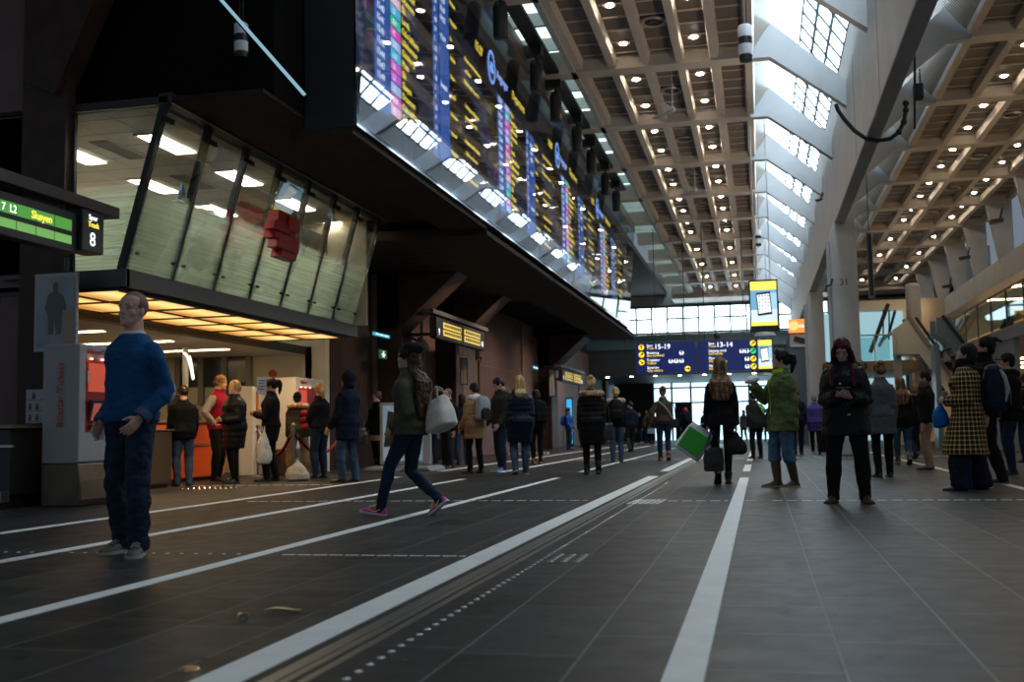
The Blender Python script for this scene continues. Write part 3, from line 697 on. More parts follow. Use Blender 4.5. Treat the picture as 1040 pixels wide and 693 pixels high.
mb = MB(); mb.box(-9.3, -8.1, 17.9, 19.6, OZ0, 4.62); mb.build('dark_cabinet', plain('office_dark', (.035, .035, .035), .5), office)
E_TUBE = emis('office_light_glow', (1.0, .93, .78), 17)
for x in (-7.98, -9.55):
    for k in range(4):
        y0 = 12.96 + (k * 2.16 if x == -7.98 else k * 2.1 + .15)
        if x < -10 and k > 2: continue
        mb = MB(); mb.box(x - .15, x + .15, y0, y0 + 1.05, OZ1 - .05, OZ1 - .036); lp = mb.build('ceiling_light', E_TUBE, office)
        mb = MB(); mb.box(x - .18, x + .18, y0 - .03, y0, OZ1 - .06, OZ1 - .03); mb.box(x - .18, x + .18, y0 + 1.05, y0 + 1.08, OZ1 - .06, OZ1 - .03); mb.build('light_frame', M_rim, lp)
for x, y0 in ((-8.8, 13.1), (-8.8, 15.2), (-8.8, 17.3)):
    mb = MB()
    for q in range(5): mb.box(x - .14 + q * .06, x - .11 + q * .06, y0, y0 + 1.0, OZ1 - .05, OZ1 - .03)
    mb.build('air_grille', plain('grille_grey', (.25, .23, .2), .6), office)
# lit soffit under the office
E_SOF = principled('canopy_glow', (.3, .2, .08), .6)
n_, l_, b_ = nodes(E_SOF)
tc_ = n_.new('ShaderNodeTexCoord'); wv = n_.new('ShaderNodeTexWave'); wv.bands_direction = 'X'; wv.inputs['Scale'].default_value = .384; wv.inputs['Phase Offset'].default_value = 2.3; l_.new(tc_.outputs['Object'], wv.inputs['Vector'])
nz_ = n_.new('ShaderNodeTexNoise'); nz_.inputs['Scale'].default_value = .7; l_.new(tc_.outputs['Object'], nz_.inputs['Vector'])
md_ = n_.new('ShaderNodeMix'); md_.inputs['Factor'].default_value = .45; l_.new(wv.outputs['Fac'], md_.inputs['A']); l_.new(nz_.outputs['Fac'], md_.inputs['B'])
rp_ = n_.new('ShaderNodeValToRGB'); rp_.color_ramp.elements[0].position = .15; rp_.color_ramp.elements[1].position = .8; rp_.color_ramp.elements[0].color = (.42, .17, .022, 1); rp_.color_ramp.elements[1].color = (1.15, .66, .22, 1)
l_.new(md_.outputs['Result'], rp_.inputs['Fac']); l_.new(rp_.outputs['Color'], b_.inputs['Emission Color']); b_.inputs['Emission Strength'].default_value = 1.0
canopy = wempty('light_canopy', 'row of glowing yellow light panels under the glass office', 'light canopy', (-8.4, 15.8, 2.6))
mb = MB(); mb.box(-9.42, -7.68, 11.95, 19.6, 2.66, 2.72)
for k in range(8): mb.box(-9.42, -7.68, 11.93 + k * 1.088, 11.985 + k * 1.088, 2.615, 2.66)
mb.box(-8.565, -8.525, 11.95, 19.6, 2.615, 2.66); mb.box(-7.72, -7.68, 11.95, 19.6, 2.6, 2.66)
mb.build('tray', M_darkmetal, canopy)
for k in range(7):
    y0 = 11.98 + k * 1.088
    for xa, xb in ((-9.38, -8.56), (-8.53, -7.72)):
        mb = MB(); mb.box(xa, xb, y0, y0 + 1.06, 2.635, 2.66); mb.build('light_panel', E_SOF, canopy)
mb = MB(); mb.box(-9.5, -9.4, 11.95, 21.7, 2.50, 2.66)
mb.build('grille_strip', M_black, canopy)
mb = MB()
for k in range(120): mb.box(-9.4, -9.39, 12.1 + k * .0625, 12.135 + k * .0625, 2.53, 2.59)
mb.build('grille_slots', plain('slot_tan', (.03, .022, .014), .6), canopy)
# red sculpture hanging in the office window
t = wempty('red_sign', 'red stacked block sign mounted on the front of the office glass', 'sign', (-7.1, 15.4, 3.7))
p0 = P(287, 238, X=-6.98); M_red = principled('sign_red', (.45, .008, .02), .4)
for k, (dy, dz, w, h, dx) in enumerate([(-.12, .22, .42, .20, 0), (.12, .16, .36, .22, .05), (-.22, .06, .6, .14, .03), (.05, -.06, .9, .12, -.03), (-.05, -.2, .75, .14, .04), (.05, -.32, .55, .13, 0), (.28, .02, .2, .34, -.05)]):
    mb = MB(); mb.obox((p0.x + dx, p0.y + dy, p0.z + dz), (.09, 0, 0), (0, w / 2, 0), (0, .03, h / 2)); mb.build('block', M_red, t, bevel=.012)
# colourful bundle on an office sill
t = wempty('desk_plant_pot', 'red and blue bundle on the sill inside the office', 'bundle', (-7.9, 14.2, 4.0))
q = P(195, 214, X=-7.7); mb = MB()
for k in range(9): mb.ell((q.x + random.uniform(-.08, .08), q.y - .25 + k * .09, q.z + random.uniform(-.04, .05)), .09, .08, .06, 8, 6)
mb.build('red_cloth', plain('bundle_red', (.4, .05, .06), .7), t)
mb = MB(); mb.lathe([(.06, -.1), (.05, .1), (.01, .22)], (q.x, q.y - .28, q.z + .1), 10); mb.build('blue_cone', plain('bundle_blue', (.08, .2, .45), .6), t)

# ---- ticket hall behind the canopy
mb = MB(); mb.box(-15.5, -9.5, 12.2, 21.8, 2.5, 2.62); struct(mb, 'ceiling', plain('hall_white', (.74, .70, .62), .6), 'white ceiling of the ticket office')
mb = MB(); mb.box(-15.5, -15.3, 12.2, 21.8, 0, 2.5); mb.box(-15.5, -13.2, 21.6, 21.8, 0, 2.5); struct(mb, 'wall_left', M_cream, 'cream back wall of the ticket office')
mb = MB(); mb.box(-13.2, -9.0, 21.6, 21.84, 0, 4.8); struct(mb, 'wall_left', add_noise(principled('ivory_partition', (.66, .60, .47), .6), (.7, .64, .5), 2), 'ivory partition at the end of the counter')
mb = MB(); mb.box(-9.45, -9.3, 21.6, 21.75, 0, 2.66); struct(mb, 'trim_3', plain('cream_post', (.7, .58, .38), .5), 'cream post at the end of the canopy')
mb = MB()
for k in range(4): mb.box(-14.5, -10.2, 13.2 + k * 2.1, 13.35 + k * 2.1, 2.485, 2.50)
struct(mb, 'ceiling_light_strip', emis('hall_light', (1, .74, .40), 6), 'light strips in the ticket office ceiling')
mb = MB(); mb.box(-15.3, -15.28, 14, 21, .9, 2.3); w3 = struct(mb, 'window_3', plain('office_window_dark', (.03, .04, .05), .15), 'dark window at the back of the ticket office')
mb = MB()
for k in range(7): mb.box(-15.29, -15.25, 14 + k * 1.15, 14.06 + k * 1.15, .9, 2.3)
mb.box(-15.29, -15.25, 14, 21, 1.55, 1.6); mb.build('window_frame', M_metal, w3)
mb = MB(); mb.box(-12.6, -12.2, 20, 20.4, 0, 2.5); struct(mb, 'pillar', plain('grey_column', (.30, .27, .22), .6), 'grey post inside the ticket office')
mb = MB(); mb.box(-12.0, -11.9, 15.5, 17.2, 1.25, 1.3); mb.box(-12.0, -11.9, 15.5, 17.2, 0.95, 1.0); mb.box(-12, -11.95, 15.5, 15.56, .9, 2.4); mb.box(-12, -11.95, 17.2, 17.26, .9, 2.4); struct(mb, 'glass_partition_frame', M_cream, 'pale frame of the counter partition')
o = wempty('lit_column', 'glowing cream round column behind the orange counter', 'column', (-11.1, 17.6, 0))
mb = MB(); mb.lathe([(.26, 0), (.26, 1.62), (.24, 1.64)], (-11.1, 17.6, 0), 24); mb.build('drum', emis('cream_glow', (1, .78, .45), .9), o, smooth=True)
mb = MB(); mb.lathe([(.5, 1.66), (.52, 1.70), (.5, 1.72), (.0, 1.72)], (-11.1, 17.6, 0), 24); mb.build('top_plate', M_cream, o)
o = wempty('cable_loop', 'white looped hose lamp hanging over the ticket counter', 'lamp', (-9.9, 15.5, 2.1))
q = P(190, 372, X=-9.8); mb = MB(); pts = [q + V3((0, .22 * math.sin(t * .7) - .1 + .04 * t, .22 * math.cos(t * 1.25) - .0)) for t in [k * .35 for k in range(14)]]
mb.tube(pts, .025, 8); mb.build('hose', emis('hose_glow', (1, .9, .75), 1.2), o, smooth=True); mb = MB(); mb.cyl((q.x - .2, q.y + .3, 1.06), (q.x - .2, q.y + .3, q.z + .35), .05, 10); mb.bar((q.x - .2, q.y + .3, q.z + .3), (q.x, q.y, q.z + .15), .03); mb.build('post', M_white, o)
# glazed back offices seen over the counter
w4 = wempty('back_office_window', 'dark glazed back office window behind the orange counter', 'window', (-12, 21.5, 1))
a, b = P(181, 347, Y=21.55), P(253, 392, Y=21.55)
mb = MB(); mb.box(a.x, b.x, 21.54, 21.58, b.z, a.z); mb.build('glass', principled('back_glass', (.05, .055, .06), .12), w4)
for k in range(4):
    x = a.x + (b.x - a.x) * k / 3; mb = MB(); mb.box(x - .06, x + .06, 21.5, 21.6, b.z - .4, a.z + .05); mb.build('mullion', plain('mullion_grey', (.25, .23, .2), .5), w4)
mb = MB(); mb.box(a.x, b.x, 21.5, 21.6, a.z - .02, a.z + .06); mb.build('head_rail', plain('mullion_grey', (.25, .23, .2), .5), w4)
q0, q1 = P(241, 375, Y=21.5), P(253, 388, Y=21.5); mb = MB(); mb.box(q0.x, q1.x, 21.49, 21.52, q1.z, q0.z); mb.build('framed_picture', plain('mullion_grey', (.25, .23, .2), .5), w4)
q0, q1 = P(252, 345, Y=21.5), P(260, 361, Y=21.5); mb = MB(); mb.box(q0.x, q1.x, 21.49, 21.52, q1.z, q0.z); mb.build('lit_pane', emis('pane_blue', (.3, .55, .8), .8), w4)
for k in range(4):  # fill spots without fittings, added to brighten the orange counter and queue
    ld = bpy.data.lights.new('counter_fill', 'SPOT'); ld.energy = 75; ld.color = (1, .70, .36); ld.spot_size = math.radians(140); ld.spot_blend = .6; ld.shadow_soft_size = .3
    lo = bpy.data.objects.new('counter_fill', ld); C.objects.link(lo); lo.location = (-8.5, 13.4 + k * 1.9, 2.58); lo.rotation_euler = (0, math.radians(8), 0)
# orange counter
ctr = wempty('ticket_counter', 'glossy orange ticket counter under the canopy', 'counter', (-9.6, 17, 0))
M_or = principled('counter_orange', (.92, .12, .008), .4)
mb = MB(); mb.box(-10.5, -9.75, 15.6, 18.6, .06, .62); mb.build('lower_front', M_or, ctr, bevel=.02)
mb = MB(); mb.box(-10.5, -9.70, 15.6, 18.6, .64, 1.02); mb.build('upper_front', M_or, ctr, bevel=.02)
mb = MB(); mb.box(-10.6, -9.66, 15.55, 18.65, 1.02, 1.06); mb.build('counter_top', plain('counter_top_grey', (.2, .18, .16), .3), ctr, bevel=.01)
mb = MB(); mb.box(-10.4, -9.82, 15.65, 18.55, 0, .06); mb.build('plinth', M_black, ctr)
mon = wempty('computer_monitor', 'black computer monitor on the orange ticket counter', 'monitor', (-10.05, 17.35, 1.06))
mb = MB(); mb.obox((-10.0, 17.35, 1.36), (.02, .0, 0), (.05, .24, 0), (0, 0, .17)); mb.build('screen', M_black, mon, bevel=.01)
mb = MB(); mb.cyl((-10.06, 17.35, 1.06), (-10.03, 17.35, 1.3), .025, 8); mb.lathe([(.12, 1.06), (.1, 1.08), (.02, 1.09)], (-10.06, 17.35, 0), 14); mb.build('stand', M_black, mon)
kb = wempty('card_terminal', 'small dark card terminal on the orange counter edge', 'card terminal', (-9.85, 17.7, 1.06))
mb = MB(); mb.obox((-9.82, 17.68, 1.10), (.05, 0, .015), (0, .09, 0), (-.008, 0, .025)); mb.build('case', M_black, kb, bevel=.006); mb = MB(); mb.obox((-9.82, 17.68, 1.128), (.03, 0, .009), (0, .03, 0), (0, 0, .003)); mb.build('display', plain('lcd_green', (.2, .3, .2), .3), kb)
cab = wempty('steel_side_cabinet', 'low brown steel cabinet left of the orange counter', 'cabinet', (-9.0, 15.1, 0))
q = P(158, 494, Z=0)
mb = MB(); mb.box(-9.75, -9.05, 14.1, 15.55, .05, .88); mb.build('carcass', principled('bronze_steel', (.20, .14, .09), .4, .8), cab, bevel=.03)
mb = MB(); mb.box(-9.78, -9.02, 14.08, 15.57, .88, .91); mb.build('top', M_metal, cab, bevel=.005); mb = MB(); mb.box(-9.7, -9.1, 14.2, 15.5, 0, .05); mb.build('plinth', M_black, cab)

# ---- ticket machines
def ticket_machine(x, y0, y1, depth, h, lab, near=True):
    t = wempty('ticket_machine', lab, 'ticket machine', (x - depth / 2, (y0 + y1) / 2, 0))
    M_tm = principled('machine_grey', (.32, .32, .32), .45) if near else M_white
    mb = MB(); mb.prism([(x - depth, .5), (x - .02, .5), (x, .52), (x, h), (x - depth, h)], 'y', y0, y1); mb.build('cabinet', M_tm, t, bevel=.02)
    mb = MB(); n = 10
    prof = [(x - depth, 0), (x + .02, 0), (x + .05, .08), (x + .03, .3), (x, .48), (x, .5), (x - depth, .5)]
    mb.prism(prof, 'y', y0 - .01, y1 + .03); mb.build('steel_base', add_noise(principled('base_steel', (.15, .12, .095), .42, .8), (.10, .08, .06), 3), t, bevel=.02)
    ya, yb = y0 + .12, y1 - .12
    mb = MB(); mb.box(x - .02, x + .004, ya, yb, .86, 1.74); rp_ = mb.build('red_front', principled('machine_red', (.34, .010, .008), .35), t, bevel=.003)
    mb = MB(); mb.box(x + .002, x + .02, ya + .04, ya + .36, 1.34, 1.68); mb.build('info_plate', principled('info_red', (.55, .05, .03), .3, emit=(1, .15, .08), es=.25), rp_)
    mb = MB(); mb.obox((x + .02, ya + .24, 1.10), (.012, 0, -.01), (0, .2, 0), (.03, 0, .14)); fr = mb.build('screen_frame', M_black, rp_, bevel=.005)
    mb = MB(); mb.obox((x + .036, ya + .24, 1.10), (.004, 0, -.003), (0, .15, 0), (.024, 0, .10)); mb.build('screen', emis('machine_screen', (.6, .12, .10), .35), fr)
    mb = MB(); mb.box(x, x + .03, ya + .06, ya + .4, .90, .95); mb.build('tray', M_darkmetal, rp_)
    for k in range(3):
        mb = MB(); mb.ell((x + .02, ya + .08 + k * .22, 1.73), .02, .02, .012, 8, 6); mb.build('lamp', emis('machine_lamp', (1, .25, .15), 7), rp_)
    mb = MB(); mb.box(x, x + .02, ya + .02, ya + .07, 1.44, 1.58); mb.build('card_slot', M_white, rp_)
    return t
tm = ticket_machine(-7.74, 11.22, 12.35, .49, 1.90, 'tall grey ticket machine with red screen bay beside the man')
M_redtxt = plain('red_lettering', (.50, .02, .02), .5)
text('Billetter/Tickets', .118, M_redtxt, 'side_lettering', tm, Matrix(((0, -1, 0, -7.94), (0, 0, -1, 11.195), (1, 0, 0, .92), (0, 0, 0, 1))))
text('Billetter/Tickets', .085, M_redtxt, 'front_lettering', tm, face_px(-7.735, 11.36, 1.79))
tm2 = ticket_machine(-8.9, 19.9, 21.3, .55, 1.92, 'white ticket machine with red glow behind the queue', False)
text('Billetter', .10, M_redtxt, 'front_lettering', tm2, face_px(-8.895, 20.1, 1.80))
mb = MB(); mb.lathe([(.09, 0), (.09, .02)], n=16); mb.xf(Matrix.Translation((-10.2, 21.59, 2.1)) @ Matrix.Rotation(PI / 2, 4, 'X'))
tag(mb.build('round_logo', plain('logo_red', (.6, .05, .03), .5)), 'round red logo on the ivory partition', 'logo')
t = wempty('help_machine', 'slim white info terminal with framed screen behind the black coat woman', 'terminal', (-9.85, 20, 0))
q = P(265, 391, X=-9.7); mb = MB(); mb.box(-10.0, -9.7, q.y - .35, q.y + .35, .0, 1.75); mb.build('case', M_white, t, bevel=.02)
mb = MB(); mb.box(-9.7, -9.68, q.y - .22, q.y + .22, 1.25, 1.65); mb.build('frame', principled('terminal_orange', (.5, .16, .05), .4), t); mb = MB(); mb.box(-9.69, -9.67, q.y - .15, q.y + .15, 1.3, 1.6); mb.build('notice', M_white, t)

# ---- poster over the ticket machine, notice sheet, waste counters on the far left
t = wempty('framed_poster', 'framed grey poster of a person on a bluish ground above the ticket machine', 'poster', (-8.27, 11.5, 1.84))
mb = MB(); mb.box(-8.57, -7.99, 11.5, 11.55, 1.84, 2.80); fr = mb.build('frame', plain('frame_grey', (.28, .28, .28), .35, .5), t, bevel=.008)
def poster_mat():
    m = principled('poster_print', (.20, .24, .27), .3); n, l, b = nodes(m)
    add_noise(m, (.34, .36, .37), 3, 5, (1, 1, .6)); return m
mb = MB(); mb.box(-8.53, -8.03, 11.488, 11.502, 1.9, 2.75); pr = mb.build('print', poster_mat(), t)
mb = MB(); mb.prism([(-8.36, 2.05), (-8.30, 2.05), (-8.28, 2.25), (-8.25, 2.05), (-8.19, 2.05), (-8.17, 2.35), (-8.13, 2.33), (-8.12, 2.40), (-8.17, 2.52), (-8.24, 2.57), (-8.24, 2.60), (-8.235, 2.66), (-8.27, 2.69), (-8.305, 2.66), (-8.30, 2.60), (-8.30, 2.57), (-8.37, 2.53), (-8.41, 2.36), (-8.37, 2.3)], 'y', 11.482, 11.49); mb.build('figure', plain('print_figure', (.09, .10, .11), .4), pr)
mb = MB(); mb.prism([(-8.18, 1.9), (-8.03, 1.9), (-8.03, 2.35), (-8.12, 2.3)], 'y', 11.483, 11.489); mb.build('figure', plain('print_tan', (.35, .22, .15), .4), pr)
mb = MB(); mb.cyl((-8.2, 11.6, 1.85), (-8.2, 11.6, 3.0), .03, 8); mb.build('post', M_darkmetal, t)
t = wempty('notice_sheet', 'white notice sheet with blue pictograms on the dark wall by the ticket machine', 'notice', (-8.6, 11.7, 1.0))
a, b = P(27, 396, Y=11.72), P(42, 430, Y=11.72)
mb = MB(); mb.box(a.x, b.x + .05, 11.715, 11.735, b.z, a.z); mb.build('sheet', plain('sheet_white', (.42, .44, .46), .5), t)
mb = MB()
for k in range(3):
    zc = a.z - (a.z - b.z) * (.18 + .32 * k); xc = (a.x + b.x) / 2
    mb.box(a.x, b.x + .05, 11.708, 11.714, zc - .058, zc - .054)
    for dx in ((0,) if k == 0 else (-.05, .05)): mb.cyl((xc + dx, 11.712, zc + .025), (xc + dx, 11.704, zc + .025), .012, 8); mb.box(xc + dx - .014, xc + dx + .014, 11.704, 11.712, zc - .04, zc + .01)
mb.build('pictograms', plain('picto_blue', (.03, .06, .12), .5), t)
t = wempty('waste_counter', 'dark low counter with steel rails on the far left', 'counter', (-8.8, 11, 0))
mb = MB(); mb.box(-9.6, -8.42, 10.9, 11.6, .15, .92); mb.build('carcass', plain('counter_black', (.02, .018, .016), .4), t, bevel=.02)
mb = MB(); mb.box(-9.7, -8.35, 10.85, 11.65, .92, .96); mb.build('top', principled('top_bronze', (.25, .18, .14), .35, .6), t)
mb = MB(); mb.box(-8.95, -8.3, 10.80, 10.84, .70, .73); mb.build('rail', M_metal, t)
mb = MB(); mb.box(-9.02, -8.4, 10.75, 10.9, .08, .2); mb.build('kick_plate', M_metal, t)
mb = MB(); mb.box(-9.6, -8.5, 10.95, 11.5, 0, .15); mb.build('plinth', M_black, t)
mb = MB(); mb.box(-9.3, -8.75, 10.89, 10.9, .30, .33); mb.box(-9.3, -8.75, 10.89, 10.9, .38, .40); mb.build('red_stripe', plain('stripe_red', (.25, .02, .03), .5), t)

# ---- platform signs along the left
def sign_box(t, x, ya, yb, z0, z1, n):
    mb = MB(); mb.box(x - .16, x, ya, yb, z0, z1); mb.build('case', M_black, t, bevel=.01)
near = wempty('platform_sign', 'long black hanging track sign with green strips showing number 8', 'sign', (-7.3, 10, 2.9))
mb = MB(); mb.box(-7.36, -7.2, 7.4, 10.36, 2.80, 3.24); mb.build('case', M_black, near, bevel=.01)
mb = MB(); mb.box(-7.38, -7.14, 10.36, 10.76, 2.84, 3.30); mb.build('track_box', M_black, near, bevel=.01)
mb = MB(); mb.box(-7.40, -7.16, 7.2, 11.1, 3.32, 3.45); mb.build('hanging_beam', plain('sign_beam', (.035, .022, .018), .5), near, bevel=.01)
E_GR = emis('sign_green', (.10, .42, .06), .55); E_GR2 = emis('sign_green_light', (.22, .55, .13), .55)
for r, (z0, z1) in enumerate(((3.03, 3.15), (2.885, 2.975))):
    for k in range(7):
        ya = 10.26 - (k + 1) * .30
        mb = MB(); mb.box(-7.2, -7.195, ya + .008, ya + .292, z0, z1); mb.build('green_strip', E_GR if r == 0 else E_GR2, near)
text('7  L2', .11, TXT_W, 'line_lettering', near, face_px(-7.19, 9.13, 3.05)); text('Skøyen', .115, TXT_Y, 'destination_lettering', near, face_px(-7.19, 9.58, 3.05))
text('Spor', .085, TXT_W, 'track_lettering', near, face_px(-7.135, 10.47, 3.20)); text('Track', .085, TXT_Y, 'track_lettering', near, face_px(-7.135, 10.46, 3.12)); text('8', .22, TXT_W, 'track_lettering', near, face_px(-7.135, 10.49, 2.91))
mb = MB(); mb.cyl((-7.28, 10.2, 3.24), (-7.28, 10.2, 3.32), .03, 8); mb.cyl((-7.28, 8.2, 3.24), (-7.28, 8.2, 3.32), .03, 8); mb.build('bracket', M_black, near)
mb = MB(); mb.cyl((-7.3, 10.55, 3.44), (-8.4, 11.72, 3.85), .012, 6); mb.build('stay_cable', M_black, near)
def twin_sign(x, ya, yb, z0, z1, pier_x, lab, dim=1.0):
    t = wempty('platform_sign', lab, 'sign', (x, (ya + yb) / 2, z0))
    ym = (ya + yb) / 2
    for i, (p, q) in enumerate(((ya, ym - .02), (ym + .02, yb))):
        mb = MB(); mb.box(x - .18, x, p, q, z0, z1); c = mb.build('case', M_black, t, bevel=.01)
        L = q - p; H = z1 - z0
        for r in range(2):
            mb = MB(); mb.box(x, x + .006, p + L * (.24 if i == 0 else .06), q - L * (.06 if i == 0 else .24), z0 + H * (.55 - .36 * r), z0 + H * (.83 - .36 * r)); mb.build('yellow_strip', emis('strip_yellow', (.75, .55, .10), .9), c)
        mb = MB()
        for r in range(2):
            w0, w1 = p + L * (.28 if i == 0 else .1), q - L * (.1 if i == 0 else .28)
            yy = w0
            while yy < w1: mb.box(x + .006, x + .009, yy, yy + .12, z0 + H * (.62 - .36 * r), z0 + H * (.77 - .36 * r)); yy += .17
        mb.build('lettering', M_black, c)
        text('9' if i == 0 else '10', H * .42, TXT_W, 'track_lettering', c, face_px(x + .008, p + L * .06 if i == 0 else q - L * .19, z0 + H * .18))
    mb = MB(); mb.box(x - .25, x + .02, ya - .35, yb + .3, z1 + .06, z1 + .16); mb.build('hanging_beam', plain('sign_beam_grey', (.10, .10, .10), .4, .5), t)
    mb = MB(); mb.cyl((pier_x, ya, z1 + .1), (x, ya, z1 + .1), .05, 8); mb.cyl((pier_x, ya + .1, z0 + .1), (x - .1, ya + .1, z0 + .1), .04, 8); mb.build('wall_arm', M_darkmetal, t)
    mb = MB(); yy = yb - .6; mb.tube([(x - .1, yy, z0), (x - .1, yy, z0 - .28), (x - .1, yy + .5, z0 - .28), (x - .1, yy + .5, z0 - .16)], .025, 6); mb.build('hook', M_darkmetal, t)
    return t
twin_sign(-7.5, 24.9, 29.6, 3.05, 3.56, -8.4, 'black twin platform sign with yellow strips hung from the first pier')
a, b = P(571, 365, X=-7.6), P(592, 381, X=-7.6)
twin_sign(-7.6, a.y, b.y, 2.72, 3.2, -8.4, 'smaller twin platform sign with pale strips beyond the third pier')
# small exit and direction signs
def wall_sign(u0, v0, u1, v1, x, mat, lab, pic, arm=0):
    a, b = P(u0, v0, X=x), P(u1, v1, X=x)
    t = wempty('wall_sign', lab, 'sign', (x, a.y, b.z))
    mb = MB(); mb.box(x - .04, x, a.y, b.y, b.z, a.z); mb.build('plate', mat, t)
    mb = MB(); h = a.z - b.z; w = b.y - a.y
    if pic == 'exit': mb.box(x, x + .004, a.y + w * .35, a.y + w * .65, b.z + h * .15, b.z + h * .6); mb.box(x, x + .004, a.y + w * .4, a.y + w * .6, b.z + h * .66, b.z + h * .85); mb.box(x, x + .004, a.y + w * .2, a.y + w * .8, b.z + h * .42, b.z + h * .52)
    else:
        mb.prism([(a.y + w * .1, b.z + h * .3), (a.y + w * .9, b.z + h * .3), (a.y + w * .9, b.z + h * .7), (a.y + w * .66, b.z + h * .7), (a.y + w * .66, b.z + h * .42), (a.y + w * .56, b.z + h * .42), (a.y + w * .56, b.z + h * .7), (a.y + w * .36, b.z + h * .7), (a.y + w * .36, b.z + h * .42), (a.y + w * .28, b.z + h * .42), (a.y + w * .28, b.z + h * .7), (a.y + w * .1, b.z + h * .7)], 'x', x, x + .004)
    mb.build('pictogram', emis('sign_white', (.8, .9, 1), .9), t)
    if arm: mb = MB(); mb.cyl((-9.8, a.y + .05, a.z - .05), (x, a.y + .05, a.z - .05), .025, 6); mb.build('arm', M_metal, t)
E_SB = emis('sign_blue', (.04, .42, .62), .7)
wall_sign(380, 337, 396, 344, -8.6, E_SB, 'small blue lit direction sign on the dark wall by the first pier', 'dir')
wall_sign(386, 355, 393, 365, -8.6, emis('sign_exit_green', (.03, .20, .05), .3), 'small green emergency exit sign below the blue sign', 'exit')
wall_sign(541, 371, 550, 377, -8.9, E_SB, 'small blue lit direction sign beside the third pier', 'dir', 1)
# security camera on the first pier
t = wempty('security_camera', 'dark security camera on an arm at the first pier', 'camera', (-8.3, 24.5, 3.3))
q = P(430, 350, X=-8.1); mb = MB(); mb.obox(q, (.07, 0, .0), (.02, .24, -.1), (0, .03, .07)); mb.build('housing', plain('camera_grey', (.3, .27, .24), .4), t, bevel=.02); mb = MB(); mb.cyl(q, q + V3((-.35, 0, .2)), .025, 8); mb.build('arm', M_black, t)
# posters on the piers
def poster(u0, v0, u1, v1, x, lab, cols):
    a, b = P(u0, v0, Y=x), P(u1, v1, Y=x)
    t = wempty('wall_poster', lab, 'poster', (a.x, x, b.z))
    mb = MB(); mb.box(a.x, b.x, x, x + .04, b.z, a.z); mb.build('frame', M_darkmetal, t)
    m = principled('poster_' + lab[:12], cols[0], .4); add_noise(m, cols[1], 4, 4, (1, 1, .5)); mb = MB(); mb.box(a.x + .03, b.x - .03, x - .006, x, b.z + .03, a.z - .03); pr = mb.build('print', m, t)
    w, h = b.x - a.x, a.z - b.z
    mb = MB(); mb.prism([(a.x + w * .3, b.z + .03), (a.x + w * .75, b.z + .03), (a.x + w * .7, b.z + h * .5), (a.x + w * .55, b.z + h * .68), (a.x + w * .4, b.z + h * .5)], 'y', x - .012, x - .006); mb.build('figure', principled('poster_fig_' + lab[:8], cols[2], .5), pr)
poster(467, 364, 475, 391, 29.0, 'pale advertising poster with orange figure on the second pier', ((.28, .30, .34), (.5, .52, .55), (.55, .3, .12)))
poster(557, 375, 564, 403, 42.5, 'white advertising poster on the third pier', ((.5, .5, .5), (.62, .62, .62), (.3, .3, .32)))
# light-box advert far behind the blue jacket person
t = wempty('light_box', 'glowing blue light box advert beyond the third pier', 'light box', (-8.0, 50, 0))
a, b = P(574, 404, Y=49.5), P(583, 452, Y=49.5)
mb = MB(); mb.box(a.x, b.x, 49.5, 49.7, 0, a.z); mb.build('case', M_darkmetal, t); mb = MB(); mb.box(a.x + .06, b.x - .06, 49.48, 49.5, .15, a.z - .08); mb.build('lit_panel', emis('lightbox_blue', (.03, .35, .75), 1.0), t)
# downlights in the soffit
for k, (u, v) in enumerate(((473, 287), (488, 296), (505, 303), (524, 305))):
    q = P(u, v, Z=5.77); t = empty('soffit_downlight', 'small downlight in the dark soffit above the ribbed wall', 'light', (q.x, q.y, 5.78), 0, 'downlights in the dark soffit')
    mb = MB(); mb.lathe([(.13, -.005), (.16, -.03), (.16, 0)], n=16); mb.build('rim', M_metal, t); mb = MB(); mb.lathe([(.0, -.02), (.12, -.015), (.12, 0)], n=16); mb.build('lens', emis('soffit_lens_and_fill', (1, .72, .45), 9), t)
ld = bpy.data.lights.new('recess_spot', 'SPOT'); ld.energy = 110; ld.color = (1, .62, .36); ld.spot_size = math.radians(62); ld.spot_blend = .6; ld.shadow_soft_size = .08
lo = bpy.data.objects.new('recess_spot', ld); C.objects.link(lo); _q = P(514, 300, X=-8.88); lo.location = (-8.4, _q.y, 5.7); lo.rotation_euler = (0, math.radians(14), 0)

for k, (x, y, e) in enumerate(((-6.2, 25.6, 200), (-6.2, 29.6, 260), (-5.9, 35.5, 200), (-5.9, 41, 200), (-6.6, 22.2, 40), (-6.2, 48, 300))):  # fill spots with no fitting of their own, added to brighten the left wall
    ld = bpy.data.lights.new('soffit_lens_and_fill', 'SPOT'); ld.energy = e; ld.color = (1, .74, .52); ld.spot_size = math.radians(130); ld.spot_blend = .8; ld.shadow_soft_size = .1
    lo = bpy.data.objects.new('soffit_lens_and_fill', ld); C.objects.link(lo); lo.location = (x, y, 4.52); lo.rotation_euler = (0, math.radians(24), 0)
